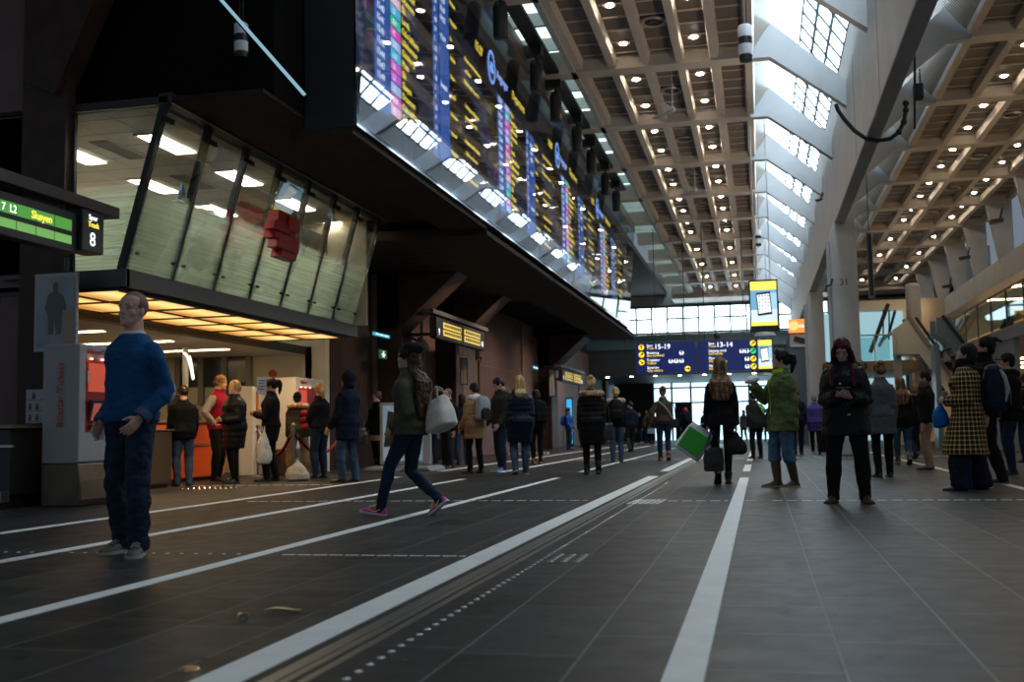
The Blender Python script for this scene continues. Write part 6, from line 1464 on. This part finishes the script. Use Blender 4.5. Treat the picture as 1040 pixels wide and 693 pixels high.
mb = MB(); mb.obox((0, 0, 0), (.068, 0, 0), (0, .030, .018), (0, -.0025, .004)); mb.build('case', plain('phone_case', (.02, .02, .025), .3), t, bevel=.003); mb = MB(); mb.obox((0, -.003, .005), (.058, 0, 0), (0, .026, .0156), (0, -.0004, .0006)); mb.build('screen', plain('phone_glass', (.18, .2, .25), .1), t)
for zz in (.30, .10, -.02, -.14):
    mb = MB(); mb.ell(p['T'](-.045 if zz < .2 else .03, trs(p['tors'], max(zz, -.03))[1] + .072, zz), .014, .008, .014, 8, 6); mb.build('snap_button', M_metal, p['root'], True)
# 4 plaid coat woman
def plaid():
    m = principled('plaid_wool', (.02, .016, .012), .85, spec=.2); n, l, b = nodes(m)
    tc = n.new('ShaderNodeTexCoord'); sp = n.new('ShaderNodeSeparateXYZ'); l.new(tc.outputs['Object'], sp.inputs[0])
    def frac(src, sc, w):
        a = n.new('ShaderNodeMath'); a.operation = 'MULTIPLY'; a.inputs[1].default_value = sc; l.new(src, a.inputs[0])
        f = n.new('ShaderNodeMath'); f.operation = 'FRACT'; l.new(a.outputs[0], f.inputs[0]); c = n.new('ShaderNodeMath'); c.operation = 'LESS_THAN'; c.inputs[1].default_value = w; l.new(f.outputs[0], c.inputs[0]); return c.outputs[0]
    ad = n.new('ShaderNodeMath'); ad.operation = 'ARCTAN2'; l.new(sp.outputs['X'], ad.inputs[0]); l.new(sp.outputs['Y'], ad.inputs[1])
    h = frac(sp.outputs['Z'], 19, .30); v = frac(ad.outputs[0], 5.2, .30)
    s_ = n.new('ShaderNodeMath'); s_.operation = 'ADD'; l.new(h, s_.inputs[0]); l.new(v, s_.inputs[1]); d = n.new('ShaderNodeMath'); d.operation = 'MULTIPLY'; d.inputs[1].default_value = .5; l.new(s_.outputs[0], d.inputs[0])
    r = n.new('ShaderNodeValToRGB'); r.color_ramp.elements[0].color = (.018, .010, .008, 1); r.color_ramp.elements[1].color = (.62, .48, .20, 1); e = r.color_ramp.elements.new(.5); e.color = (.26, .15, .055, 1); r.color_ramp.interpolation = 'CONSTANT'
    r.color_ramp.elements[1].position = .4; r.color_ramp.elements[2].position = .8
    l.new(d.outputs[0], r.inputs['Fac']); l.new(r.outputs['Color'], b.inputs['Base Color']); return m
PLAID = plaid(); PLAID.node_tree.nodes['Color Ramp'].color_ramp.elements[1].color = (.26, .15, .055, 1); PLAID.node_tree.nodes['Color Ramp'].color_ramp.elements[2].color = (.62, .48, .20, 1)
p = person('woman in a long brown and yellow plaid coat gazing up at the board', (983, 498), 1.75, 88, 'f', 1.15, feet=((-.16, .08, 12, 0, 0), (.16, -.16, -10, 0, 0)), head=(6, 20),
    arms=(((-.05, .23, -.28), (.4, -.5, -1), 1.1), 'down'), top=jk(PLAID, .42, .045, slo=.035, flare=.09, disp=.025, dsize=.14, name='coat'), bottom=tr(NAVY, off=.03, wide=.055, lo=.02, disp=.025, end=.02), shoes=dict(m=LEATH), hair=dict(k='bob', m=H_DARK), scarf=dict(m=BLACK, tail=1), face=True, vox=.0085)
backpack(p, NAVYP, 'navy backpack with a white band on the back of the plaid coat woman', .36, .54, .26, .26, None, .17)
bp = bpy.data.objects[-1] if False else None
t0 = [o for o in bpy.data.objects if o.name.startswith('backpack')][-1]
mb = MB(); mb.tube([V3((-.12, -.06, .20)), V3((-.125, -.10, .12)), V3((-.12, -.13, -.02)), V3((-.13, -.09, -.17))], [.02, .034, .036, .03], 10); remeshed(mb, 'white_band', LGREY, t0, .01, 1)
q = hold(p, 0); sack(q + V3((0, 0, .02)), cloth('blue_plastic', (.010, .10, .30), .35, .4, 6, .4), 'small bright blue plastic bag held by the plaid coat woman', .20, .33, seed=.4)
# 5 man in beige trousers behind her
person('person in beige trousers and dark coat standing behind the plaid coat', (944, 477), 1.70, 95, 'm', 1, top=jk(BLACK2, .82, .035), bottom=tr(BEIGE, off=.018, lo=.012, disp=.025), hair=dict(k='short', m=H_DARK), scarf=dict(m=GREYC, tail=1), vox=.011)
# 6 tall man with topknot
p = person('tall man in black with a topknot looking up behind the plaid coat', (1006, 493), 1.90, 84, 'm', 1.12, feet=((-.12, .12, 10, 0, 0), (.12, -.14, -8, 0, 0)), head=(8, 16), top=jk(BLACK, .78, .04), bottom=tr(BLACK2, off=.02, lo=.015), shoes=dict(m=LEATH, sole=GRSOLE), hair=dict(k='topknot', m=H_DARK), scarf=dict(m=BLACK), face=True, vox=.009)
# 7 cap man
p = person('man in black wearing a dark flat cap at the right edge', (1028, 482), 1.84, 70, 'm', 1.12, feet=((-.12, .05, 8, 0, 0), (.12, -.05, -8, 0, 0)), head=(10, 8), arms=('fwd', ((-.05, .2, -.38), (.4, -.8, -.5), .6)), top=jk(BLACK, .76, .045), bottom=tr(JEANSD, off=.018), hat=dict(k='cap', m=BLACK2), hair=dict(k='short', m=H_DARK), hood=dict(m=BLACK), face=True)
p = person('person in dark clothes half cut off at the right edge of the view', (1046, 470), 1.72, 150, 'm', 1.05, top=jk(BLACK2, .8, .035), bottom=tr(JEANSD), hair=dict(k='short', m=H_BROWN), vox=.013)
backpack(p, cloth('grey_mottled_nylon', (.14, .13, .12), .6, .8, 20, .4), 'mottled grey backpack at the right edge of the crowd')
# 9 grey coat behind the phone woman
person('person in a grey wool coat with brown hair clipped up behind the parka woman', (899, 485), 1.74, 165, 'f', 1.0, feet=((-.09, .0, 8, 0, 0), (.09, .06, -8, 0, 0)), top=jk(GREYC, .64, .03, name='coat', flare=.03), bottom=tr(BLACK, off=.008), shoes=HBOOT, hair=dict(k='bun', m=H_OMBRE), vox=.011)
person('woman with loose chestnut hair in black beside the grey coat', (918, 472), 1.72, 170, 'f', 1.05, feet=STEP, top=jk(BLACK2, .72, .03), bottom=tr(JEANS, off=.012), shoes=dict(m=SUEDE, shaft=.2), hair=dict(k='long', m=H_OMBRE, L=.25, w=.12), vox=.012)
person('person in dark jacket and blue jeans walking among the crowd on the right', (930, 466), 1.68, 150, 'm', 1.0, feet=STEP2, top=jk(BLACK, .80, .035), bottom=tr(JEANSD), hair=dict(k='short', m=H_DKBL), vox=.013)
person('man with short brown hair in the gap left of the plaid coat', (936, 458), 1.74, 20, 'm', 1.0, top=jk(BLACK2, .80, .035), bottom=tr(BLACK), hair=dict(k='short', m=H_BROWN), vox=.014)
person('person with backlit light hair far behind the parka woman', (908, 456), 1.72, 180, 'f', 1.0, top=jk(CHAR, .75, .03), bottom=tr(JEANSD), hair=dict(k='bob', m=H_DKBL), vox=.014)
# 12 purple puffer and suitcase
p = person('person in a bright purple quilted coat pulling a black case', (829, 459), 1.72, 175, 'f', 1.2, feet=STEP, top=jk(PURPLE, .62, .05, puff=.012, name='coat', it=1, disp=.01), bottom=tr(BLACK), hair=dict(k='short', m=H_GREY), vox=.013)
q = P(842, 462, Z=0); t = place('suitcase', 'black wheeled suitcase beside the purple coat', 'suitcase', q, .3)
mb = MB(); mb.box(-.27, .27, -.14, .14, .07, .68); mb.build('shell', BLKP, t, bevel=.05); mb = MB(); mb.box(-.2, .2, -.17, -.13, .15, .5); mb.build('pocket', BLACK, t, bevel=.02)
for sx in (-.22, .22):
    mb = MB(); mb.cyl((sx - .02, .1, .04), (sx + .02, .1, .04), .04, 12); mb.build('wheel', M_black, t); mb = MB(); mb.cyl((sx * .5, .12, .66), (sx * .5, .12, 1.02), .01, 6); mb.build('handle_rod', M_metal, t)
mb = MB(); mb.cyl((-.13, .12, 1.02), (.13, .12, 1.02), .016, 8); mb.build('grip', M_black, t); mb = MB(); mb.box(-.06, .0, -.175, -.168, .38, .42); mb.build('tag', plain('tag_orange', (.6, .25, .05), .5), t)
person('person in a navy suit walking away behind the green jacket woman', (811, 462), 1.82, 178, 'm', 1.0, feet=STEP2, top=jk(NAVY, .80, .025), bottom=tr(NAVY, off=.016), hair=dict(k='short', m=H_BROWN), vox=.012)
# 14 green jacket woman
p = person('woman in a long green jacket and rubber boots eating a wrapped snack', (799, 495), 1.80, 62, 'f', 1.12, feet=((-.07, -.07, 10, 0, 0), (.06, .10, -6, 0, 0)), head=(24, 4),
    arms=('down', ((.02, .30, -.06), (.45, -.3, -1), .9, (-1, .1, .3), (-.2, .6, .8))), top=jk(GREEN, .70, .040, slo=.035, disp=.035, dsize=.09, flare=.015, zip=plain('zip_lime', (.45, .55, .03), .4)), bottom=tr(cloth('mid_denim', (.055, .105, .17), .8, .7, 7, .6), off=.020, lo=.03, end=.32, disp=.03), shoes=dict(m=RUB, shaft=.37, sole=TANSOLE, sw=.006), hair=dict(k='pony', m=H_DARK), scarf=dict(m=cloth('lime_lining', (.30, .40, .02), .6), low=1), face=True, vox=.0085)
q = hold(p, 1); t = place('wrapped_snack', 'white paper wrapped snack raised in the hand of the green jacket woman', 'snack', q, 1.0)
mb = MB(); mb.tube([V3((-.10, 0, -.02)), V3((-.04, 0, .0)), V3((.06, 0, .02)), V3((.12, 0, .03))], [.025, .05, .055, .04], 12); remeshed(mb, 'wrapper', plain('paper_white', (.7, .72, .74), .7), t, .008, 0, .025, .03); mb = MB(); mb.tube([V3((-.14, 0, -.03)), V3((-.08, 0, -.01)), V3((-.03, 0, .0))], [.016, .03, .028], 10); mb.build('bread', plain('bread', (.45, .22, .08), .6), t, True)
q = MB()
for sg in (-1, 1): q.ell((sg * .036, .05, .225), .030, .012, .020, 12, 8)
q.tube([(-.07, .02, .22), (-.01, .06, .226), (.01, .06, .226), (.07, .02, .22)], .005, 6); q.tube([(-.07, .02, .22), (-.082, -.06, .19)], .004, 6); q.tube([(.07, .02, .22), (.082, -.06, .19)], .004, 6)
t = empty('sunglasses', 'dark sunglasses pushed up on the hair of the green jacket woman', 'sunglasses', p['W'] @ p['HM'] @ V3((0, .05, .225))); g0 = MB(); g0.add(q.v, q.f); g0.xf(Matrix.Translation(-t.location) @ p['W'] @ p['HM'] @ Matrix.Translation((0, .012, .012))); g0.build('frame', M_glassblack, t)
# 15 black coat woman
p = person('woman with long light brown hair in a short black coat seen from behind', (735, 492), 1.78, 178, 'f', 1.0, feet=((-.07, -.10, 3, .02, 38), (.07, .10, -3, 0, 0)), arms=(('carry'), ('carry')), top=jk(BLACK, .80, .026, slo=.02, flare=.05, name='coat', belt=.6), bottom=tr(cloth('black_tights', (.012, .011, .012), .5), off=.004, lo=-.004, disp=.0, name='tights'), shoes=dict(m=LEATH, shaft=.16), hair=dict(k='long', m=H_OMBRE, L=.30, w=.150, disp=.03, ds=.06), vox=.0085)
q = hold(p, 0); rz = facing(p['root'].location, 178)
t = place('carrier_bag', 'tilted green and white carrier bag in the left hand of the black coat woman', 'bag', q + V3((-.02, 0, .02)), rz); t.rotation_euler = (0, .62, rz)
mb = MB(); mb.loft([ring(V3((-.05, 0, -.02 - .44 * k)), V3((1, 0, 0)), V3((0, 1, 0)), w, d, n=20, pw=.55) for k, w, d in ((0, .17, .02), (.2, .19, .05), (.7, .20, .07), (.95, .20, .075), (1, .19, .06))]); wb = remeshed(mb, 'bag', plain('bag_white', (.62, .64, .62), .5), t, .011, 1, .02, .08)
mb = MB(); mb.box(-.22, .10, -.085, -.074, -.41, -.10); mb.build('green_print', plain('bag_green', (.03, .36, .03), .45), wb, bevel=.002); mb = MB(); mb.tube([V3((-.12, -.02, -.03)), V3((-.07, 0, .06)), V3((.02, 0, .06)), V3((.05, -.02, -.03))], .008, 6); mb.build('handle', plain('bag_white', (.62, .64, .62), .5), t, True)
handbag(q + V3((.06, -.10, .0)), rz + .5, LEATH, 'black leather handbag hanging below the green carrier bag', .30, .32, .14, .24, m2=LEATH)
q = hold(p, 1); sack(q, cloth('black_fuzzy', (.012, .012, .013), .9, .5, 30, .8), 'black crumpled bag in the right hand of the black coat woman', .34, .34, 'soft_bag', .6)
# 16 person with lime and blue sleeve
p = person('person in dark jacket with lime and blue stripes bending between the two women', (770, 466), 1.66, 150, 'm', 1.05, feet=((-.14, .0, 10, 0, 0), (.14, .1, -8, 0, 0)), lean=10, top=jk(CHAR, .78, .04), bottom=tr(BLACK), hair=dict(k='short', m=H_DARK), vox=.012)
for k, (m_, dx) in enumerate(((cloth('lime_stripe', (.40, .60, .02), .6), -.0), (cloth('sky_stripe', (.02, .26, .55), .6), .07))):
    mb = MB(); T_ = p['T']; mb.tube([T_(.03 + dx, -.17, .44), T_(.10 + dx, -.19, .32), T_(.15 + dx, -.18, .20)], [.02, .032, .03], 10); remeshed(mb, 'stripe', m_, p['root'], .012, 1)
# 17 fur hood
p = person('blonde person with a bun in a long black puffer with tan fur hood', (602, 482), 1.74, 178, 'f', 1.15, feet=((-.10, .04, 4, 0, 0), (.10, -.05, -4, .0, 0)), top=jk(BLKP, .52, .045, puff=.014, it=1, disp=.012, name='coat'), bottom=tr(BLACK, off=.006, name='tights'), shoes=BOOT, hair=dict(k='bun', m=H_BLOND), hood=dict(m=BLKP, fur=FUR), vox=.010)
handbag(p['W'] @ p['T'](.24, .0, .38), .3, LEATH, 'dark shoulder bag on the right of the fur hooded puffer', .30, .30, .12, .42, 'shoulder_bag')
# 18 backpack person
p = person('person with curly fair hair in black walking away with a black backpack', (627, 470), 1.78, 180, 'f', 1.05, feet=((-.09, 0, 4, 0, 0), (.09, .06, -4, 0, 0)), top=jk(BLACK, .82, .035), bottom=tr(JEANS, off=.012), shoes=HBOOT, hair=dict(k='short', m=H_BLOND, disp=.04), hood=dict(m=BLACK, fur=FUR_P), vox=.011)
backpack(p, BLKP, 'black backpack on the back of the curly haired walker', .32, .50, .2)
person('man in a dark jacket half hidden right of the backpack walker', (641, 459), 1.76, 165, 'm', 1.0, feet=STEP2, head=(-40, 0), top=jk(NAVY, .80, .03), bottom=tr(CHAR, off=.016), hair=dict(k='short', m=H_DARK), vox=.013)
# 20 beanie person
p = person('person in a brown jacket and mauve beanie walking away', (675, 468), 1.80, 175, 'f', 1.05, feet=((-.09, .08, 4, 0, 0), (.09, -.08, -4, .0, 18)), arms=(((.18, -.06, -.46), (.6, -1, 0), .5), 'down'), top=jk(BROWNJ, .86, .032, belt=.4), bottom=tr(JEANSD, off=.012), shoes=dict(m=SUEDE, shaft=.18), hat=dict(k='beanie', m=cloth('mauve_knit', (.13, .055, .08), .9)), hair=dict(k='short', m=H_DKBL), vox=.011)
handbag(p['W'] @ p['T'](.22, .02, .42), .2, CHAR, 'grey cross body bag of the walker in the mauve beanie', .28, .22, .1, .40, 'shoulder_bag')
mb = MB(); T_ = p['T']; mb.tube([T_(-.12, -.10, .46), T_(.0, -.15, .36), T_(.12, -.16, .20), T_(.19, -.12, .05)], .016, 8); mb.build('bag_strap', LGREY, p['root'], True)
person('woman in a short denim skirt and tall boots facing the camera far back', (662, 453), 1.70, 8, 'f', 1.0, feet=STEP, top=jk(BLACK2, .80, .035), skirt=jk(JEANSL, .55, .02), bottom=tr(BLACK, off=.004, name='tights'), shoes=dict(m=BRLEATH, shaft=.40), hair=dict(k='long', m=H_BROWN, L=.2, front=.12), vox=.013, face=True)
p = person('person with a red scarf and backpack against the bright far doors', None, 1.74, 165, 'm', 1.0, ground=(-2.9, 44, 0), top=jk(NAVY, .82, .035), bottom=tr(BLACK), hat=dict(k='beanie', m=BLACK2), scarf=dict(m=cloth('red_knit', (.45, .02, .04), .9)), vox=.014)
backpack(p, NAVY, 'dark blue backpack of the far person with the red scarf')
p = person('person in a bright blue jacket standing by the blue light box', (578, 457), 1.66, -70, 'm', 1.0, arms=('fwd', 'fwd'), top=jk(cloth('royal_blue_nylon', (.01, .07, .28), .5), .80, .035), bottom=tr(JEANSD), hair=dict(k='short', m=H_DARK), vox=.013)
backpack(p, cloth('cobalt_nylon', (.01, .05, .45), .5), 'cobalt blue backpack worn by the light box person', .28, .42, .15)
for k, (u, v, h_, th, mm, lab) in enumerate(((650, 447, 1.72, 20, BLACK, 'far person in black seen between the walkers in the middle'), (636, 449, 1.66, 30, CHAR, 'far person in charcoal left of the denim skirt woman'), (657, 446, 1.78, 180, GREYC, 'far person in grey coat walking to the bright doors'), (592, 455, 1.74, 170, NAVY, 'far person in navy behind the fur hooded puffer'), (716, 446, 1.75, 175, BLACK2, 'far person in black right of the red scarf'), (756, 447, 1.72, 20, GREYC, 'far person in grey just right of the black coat woman'), (780, 446, 1.76, 160, BLACK2, 'far person in black behind the snack'), (852, 447, 1.75, 30, NAVY, 'far person in navy by the pillar base'))):
    person(lab, (u, v), h_, th, 'm' if k % 2 else 'f', 1.0, feet=(STEP, STEP2)[k % 2], top=jk(mm, (.8, .7)[k % 2], .03), bottom=tr((JEANSD, BLACK)[k % 2]), hair=dict(k=('short', 'bob')[k % 2], m=(H_DARK, H_BROWN, H_DKBL)[k % 3]), vox=.015)
# 25 navy puffer
p = person('blonde woman in a long navy quilted coat with hood seen from behind', (529, 482), 1.80, 172, 'f', 1.2, feet=((-.10, -.08, 4, 0, 16), (.10, .06, -4, 0, 0)), top=jk(NAVYP, .56, .046, puff=.012, it=1, disp=.012, name='coat', belt=.5), bottom=tr(JEANS, off=.018, lo=.012), shoes=dict(m=LEATH, shaft=.17, sole=GRSOLE), hair=dict(k='long', m=H_BLOND, L=.10, w=.10), hood=dict(m=NAVYP), vox=.010)
person('man in an olive jacket and jeans looking down beside the navy quilted coat', (510, 479), 1.86, 55, 'm', 1.0, feet=((-.12, .06, 10, 0, 0), (.12, -.05, -8, 0, 0)), head=(14, -24), arms=('fwd', 'fwd'), top=jk(cloth('dark_olive_cloth', (.022, .02, .014)), .78, .032), bottom=tr(JEANSD, off=.016, lo=.012), shoes=dict(m=BLUESH, sole=WHITE_S), hair=dict(k='short', m=H_DARK), hood=dict(m=OLIVE), face=True, vox=.010)
p = person('person in tan boots with a black pack right behind the navy quilted coat', (546, 472), 1.74, 165, 'f', 1.0, feet=((-.09, 0, 6, 0, 0), (.09, .04, -6, 0, 0)), top=jk(BLACK2, .80, .03), bottom=tr(BLACK, off=.012), shoes=dict(m=SUEDE, shaft=.24), hair=dict(k='bob', m=H_DARK), vox=.012)
backpack(p, BLACK, 'large black backpack right of the navy quilted coat', .36, .54, .26)
# 28 tan jacket
p = person('person in a tan puffer jacket with white hood and black leggings', (483, 481), 1.72, 140, 'f', 1.08, feet=((-.09, .06, 8, 0, 0), (.09, -.06, -8, 0, 0)), head=(10, -6), arms=('fwd', 'fwd'), top=jk(TAN, .66, .044, puff=.012, it=1, disp=.014), bottom=tr(BLACK, off=.006, name='leggings'), shoes=dict(m=LEATH), hair=dict(k='short', m=H_DARK), hood=dict(m=cloth('white_fleece', (.55, .54, .52), .9)), vox=.010)
backpack(p, cloth('pale_grey_nylon', (.24, .25, .27), .6, .4, 8, .4), 'pale grey backpack on the tan puffer jacket', .32, .46, .18, .30, CHAR)
p = person('balding man in a black jacket facing left behind the cream shoulder bag', (456, 476), 1.74, 45, 'm', 1.06, feet=((-.12, .05, 10, 0, 0), (.12, -.05, -8, 0, 0)), head=(8, -8), top=jk(BLACK, .84, .04), bottom=tr(CHAR, off=.018, lo=.012), hair=dict(k='crop', m=H_DKBL), face=True, vox=.010)
sack(p['W'] @ p['T'](.26, -.05, .12), cloth('pale_blue_plastic', (.20, .42, .58), .4, .3, 8, .4), 'pale blue plastic bag beside the balding man', .26, .42, seed=1.1)
person('person with tousled dark hair and back to us behind the balding man', (447, 474), 1.84, 175, 'm', 1.0, top=jk(BLACK2, .8, .035), bottom=tr(JEANSD), hair=dict(k='short', m=H_DARK, disp=.04), vox=.012)
person('person in jeans mostly hidden behind the tan puffer jacket', (470, 472), 1.70, 170, 'f', 1.0, top=jk(NAVY, .8, .035), bottom=tr(JEANS), hair=dict(k='bob', m=H_DARK), vox=.013)
# 31 woman on the phone by the wall
p = person('woman holding a phone to her ear by the wall behind the poster stand', None, 1.74, 35, 'f', 1.0, ground=(-8.45, 23.3, 0), feet=((-.06, .06, 8, 0, 0), (.06, -.06, -4, 0, 0)), head=(14, 0), arms=('ear', 'fwd'), top=jk(BLACK, .74, .03, name='coat'), bottom=tr(BLACK, off=.004, name='tights'), skirt=jk(BEIGE, .62, .02), shoes=BOOT, hair=dict(k='bun', m=H_BROWN), face=True, vox=.011)
# 32 navy hood
p = person('person in a navy coat with the hood up standing in the rope queue', (354, 490), 1.82, 130, 'm', 1.08, feet=((-.12, .04, 10, 0, 0), (.12, -.04, -8, 0, 0)), arms=('fwd', 'fwd'), top=jk(NAVY, .66, .04, name='coat', disp=.03), bottom=tr(JEANS, off=.016, lo=.014, disp=.03), shoes=dict(m=LEATH), hood=dict(m=NAVY, kind='up'), vox=.010)
handbag(p['W'] @ p['T'](.20, -.02, .10), 1.0, LEATH, 'black handbag on the arm of the navy hooded person', .36, .28, .16, .2)
# 33 blond ponytail
p = person('blonde person with a ponytail in black jacket and jeans behind the red rope', (325, 486), 1.72, 135, 'f', 1.08, feet=((-.11, 0, 8, 0, 0), (.11, 0, -8, 0, 0)), head=(24, 0), arms=('fold', 'fold'), top=jk(BLACK, .92, .036, disp=.03), bottom=tr(JEANSD, off=.018, lo=.012), hair=dict(k='pony', m=H_BLOND), vox=.010)
q = MB(); T_ = p['T']; q.loft([ring(T_(0, 0, z), V3((1, 0, 0)), V3((0, 1, 0)), .185, .15, n=24) for z in (.0, .02)], cap=False); q.build('lime_hem', plain('lime_hem', (.32, .40, .05), .6), p['root'])
# 34 fur collar person
p = person('person in a fur collared coat and black hat stooping over shopping bags', (303, 484), 1.62, 172, 'f', 1.15, feet=((-.20, .0, 10, 0, 0), (.20, .05, -10, 0, 0)), lean=14, top=jk(cloth('khaki_black', (.028, .024, .016)), .80, .045, puff=.01), bottom=tr(cloth('khaki_cotton', (.17, .12, .065), .85), off=.03, lo=.02, disp=.035), hair=dict(k='short', m=H_DARK), hat=dict(k='beanie', m=BLACK), hood=dict(m=BLACK2, fur=FUR), vox=.011)
mb = MB(); mb.ell((0, 0, 0), .08, .05, .06, 10, 8); mb.ell((0, 0, -.13), .09, .05, .06, 10, 8); mb.ell((0, 0, -.26), .09, .05, .07, 10, 8)
t = place('red_rucksack', 'small red quilted pack on the stooping fur collared person', 'bag', p['W'] @ p['T'](.10, -.24, .30)); remeshed(mb, 'bag', cloth('raspberry_nylon', (.22, .010, .03), .6), t, .012, 1); mb = MB(); mb.tube([V3((-.05, .05, .04)), V3((-.05, .12, .15)), V3((-.04, .2, .2))], .012, 8); mb.build('strap', BLACK, t)
WPL = cloth('white_plastic', (.58, .55, .48), .4, .25, 8, .6)
sack(P(308, 488, Z=0) + V3((0, -.25, .36)), WPL, 'full white plastic bag on the floor before the stooping person', .40, .36, seed=.3)
# 35 dark ponytail
p = person('dark haired woman with ponytail and long black coat in the queue', (276, 489), 1.80, 96, 'f', 1.05, feet=((-.08, .08, 6, 0, 0), (.08, -.06, -6, 0, 0)), head=(4, -4), arms=('chest', 'chest'), top=jk(BLACK, .66, .032, name='coat'), bottom=tr(BLACK2, off=.016, lo=.012), hair=dict(k='pony', m=H_DARK), face=True, vox=.010)
sack(p['W'] @ p['T'](-.22, .10, -.05), WPL, 'long white plastic bag hanging beside the dark ponytail woman', .28, .62, seed=.9)
q = P(266, 392, Y=p['root'].location.y - .2); t = place('paper_notice', 'white paper sheet held up by the dark ponytail woman', 'paper', q, 1.1); mb = MB(); mb.box(-.10, .10, 0, .004, -.15, .15); mb.build('sheet', plain('sheet_bluish', (.42, .45, .5), .6), t); mb = MB()
for r in range(4): mb.box(-.07, .07 - .02 * (r % 2), -.003, 0, .08 - r * .05, .10 - r * .05)
mb.build('print', plain('print_grey', (.1, .12, .15), .6), t)
person('person in a tan jacket holding up both arms behind the ponytail woman', (255, 481), 1.68, 75, 'f', 1.0, arms=('chest', 'chest'), top=jk(cloth('mustard_cloth', (.20, .13, .05)), .80, .03), bottom=tr(cloth('brown_cord', (.06, .03, .02)), off=.016), hair=dict(k='bob', m=H_DKBL), vox=.012)
# 37 black down jacket
p = person('fair haired woman in a black down jacket talking with the red vest attendant', (238, 491), 1.73, 60, 'f', 1.15, feet=((-.11, .05, 8, 0, 0), (.11, -.06, -8, 0, 0)), head=(12, 0), arms=(((-.12, .24, -.28), (.6, -.3, -1), .8), ((-.08, .24, -.26), (.6, -.3, -1), .8)), top=jk(BLKP, .58, .045, puff=.010, it=1, disp=.014, name='coat'), bottom=tr(BLACK, off=.014), hair=dict(k='short', m=H_BLOND), face=True, vox=.009)
p = person('attendant in a red vest and grey sleeves with a hand on the hip', (218, 489), 1.88, -58, 'm', 1.02, feet=((-.12, 0, 10, 0, 0), (.12, .08, -8, 0, 0)), head=(-20, -8), lean=4, arms=(((.05, .30, -.30), (.6, -.6, -1), .7), ('hip')), top=jk(cloth('grey_shirt', (.25, .23, .21)), .86, .018, slo=.022), vest=jk(RED, .84, .026, slo=.0), bottom=tr(BLACK, off=.016, lo=.012), hair=dict(k='short', m=H_DKBL), face=True, vox=.009)
p = person('person in a black jacket and blue jeans with back to us at the orange counter', (186, 494), 1.63, 168, 'm', 1.05, feet=((-.10, .02, 10, 0, 0), (.10, .0, -10, 0, 0)), head=(8, -14), arms=('fwd', 'fwd'), top=jk(BLACK, .80, .04), bottom=tr(JEANS, off=.016, lo=.014, disp=.03), hair=dict(k='short', m=H_DARK), vox=.010)
person('staff member in dark red beside the steel cabinet behind the man in blue', None, 1.62, -60, 'f', 1.0, ground=(-10.95, 16.3, 0), top=jk(cloth('wine_cloth', (.22, .01, .03)), .80, .025), bottom=tr(BLACK), hair=dict(k='short', m=H_DARK), vox=.012)
# upstairs and escalator
for k, (u, v, Yv, h_, th, lab) in enumerate(((1010, 327, 33, 1.74, 60, 'dark figure leaning at the gallery railing, left one'), (1024, 327, 31, 1.78, 80, 'dark figure at the gallery railing, middle one'), (1036, 327, 29.5, 1.76, 40, 'dark figure at the gallery railing, right one'))):
    g = V3((9.0 + .55 * k, 42.5 - .6 * k, 3.35)); person(lab, None, h_, th, 'm', 1.05, ground=g, arms=('fwd', 'fwd'), top=jk(BLACK, .8, .035), bottom=tr(BLACK), hair=dict(k='short', m=H_DARK), vox=.014)
person('person in black riding up the escalator past the white side', None, 1.72, 150, 'm', 1.0, ground=(6.75, 42.6, 1.98), top=jk(BLACK, .8, .035), bottom=tr(BLACK), hair=dict(k='short', m=H_DARK), vox=.014)
# ================================================================== camera, world, render look
finalize()
cam = bpy.data.cameras.new('camera'); co = bpy.data.objects.new('camera', cam); C.objects.link(co); scene.camera = co
cam.sensor_width = 36; cam.lens = FPX * 36 / 1040; cam.clip_end = 300
M = RW.to_4x4(); M.translation = CAM; co.matrix_world = M
cam.dof.use_dof = True; cam.dof.focus_distance = 10.5; cam.dof.aperture_fstop = 2.6
w = bpy.data.worlds.new('world'); scene.world = w; w.use_nodes = True
w.node_tree.nodes['Background'].inputs['Color'].default_value = (.5, .62, .75, 1)
w.node_tree.nodes['Background'].inputs['Strength'].default_value = .24
for k in range(9):  # unseen spots added beside the beam to brighten the left coffers
    ld = bpy.data.lights.new('left_ceiling_fill', 'SPOT'); ld.energy = 170; ld.color = (1, .80, .60); ld.spot_size = math.radians(120); ld.spot_blend = 1; ld.shadow_soft_size = .25
    lo = bpy.data.objects.new('left_ceiling_fill', ld); C.objects.link(lo); lo.location = (1.95, 13 + k * 6.2, 5.9); lo.rotation_euler = (0, math.radians(180 - 50), 0)
for k in range(6):  # unseen spots added on the gallery side to lift beam and right ceiling
    ld = bpy.data.lights.new('right_ceiling_fill', 'SPOT'); ld.energy = 75; ld.color = (1, .74, .50); ld.spot_size = math.radians(130); ld.spot_blend = 1; ld.shadow_soft_size = .25
    lo = bpy.data.objects.new('right_ceiling_fill', ld); C.objects.link(lo); lo.location = (8.9, 15 + k * 8, 5.9); lo.rotation_euler = (0, math.radians(180 - 70), 0)
scene.view_settings.view_transform = 'Standard'; scene.view_settings.look = 'None'
scene.view_settings.gamma = 1; scene.view_settings.use_curve_mapping = False
scene.view_settings.exposure = EXPOSURE
cy = scene.cycles
cy.use_denoising = True; cy.max_bounces = 6; cy.diffuse_bounces = 3; cy.glossy_bounces = 3; cy.transparent_max_bounces = 12
cy.transmission_bounces = 4; cy.caustics_reflective = False; cy.caustics_refractive = False; cy.sample_clamp_indirect = 4
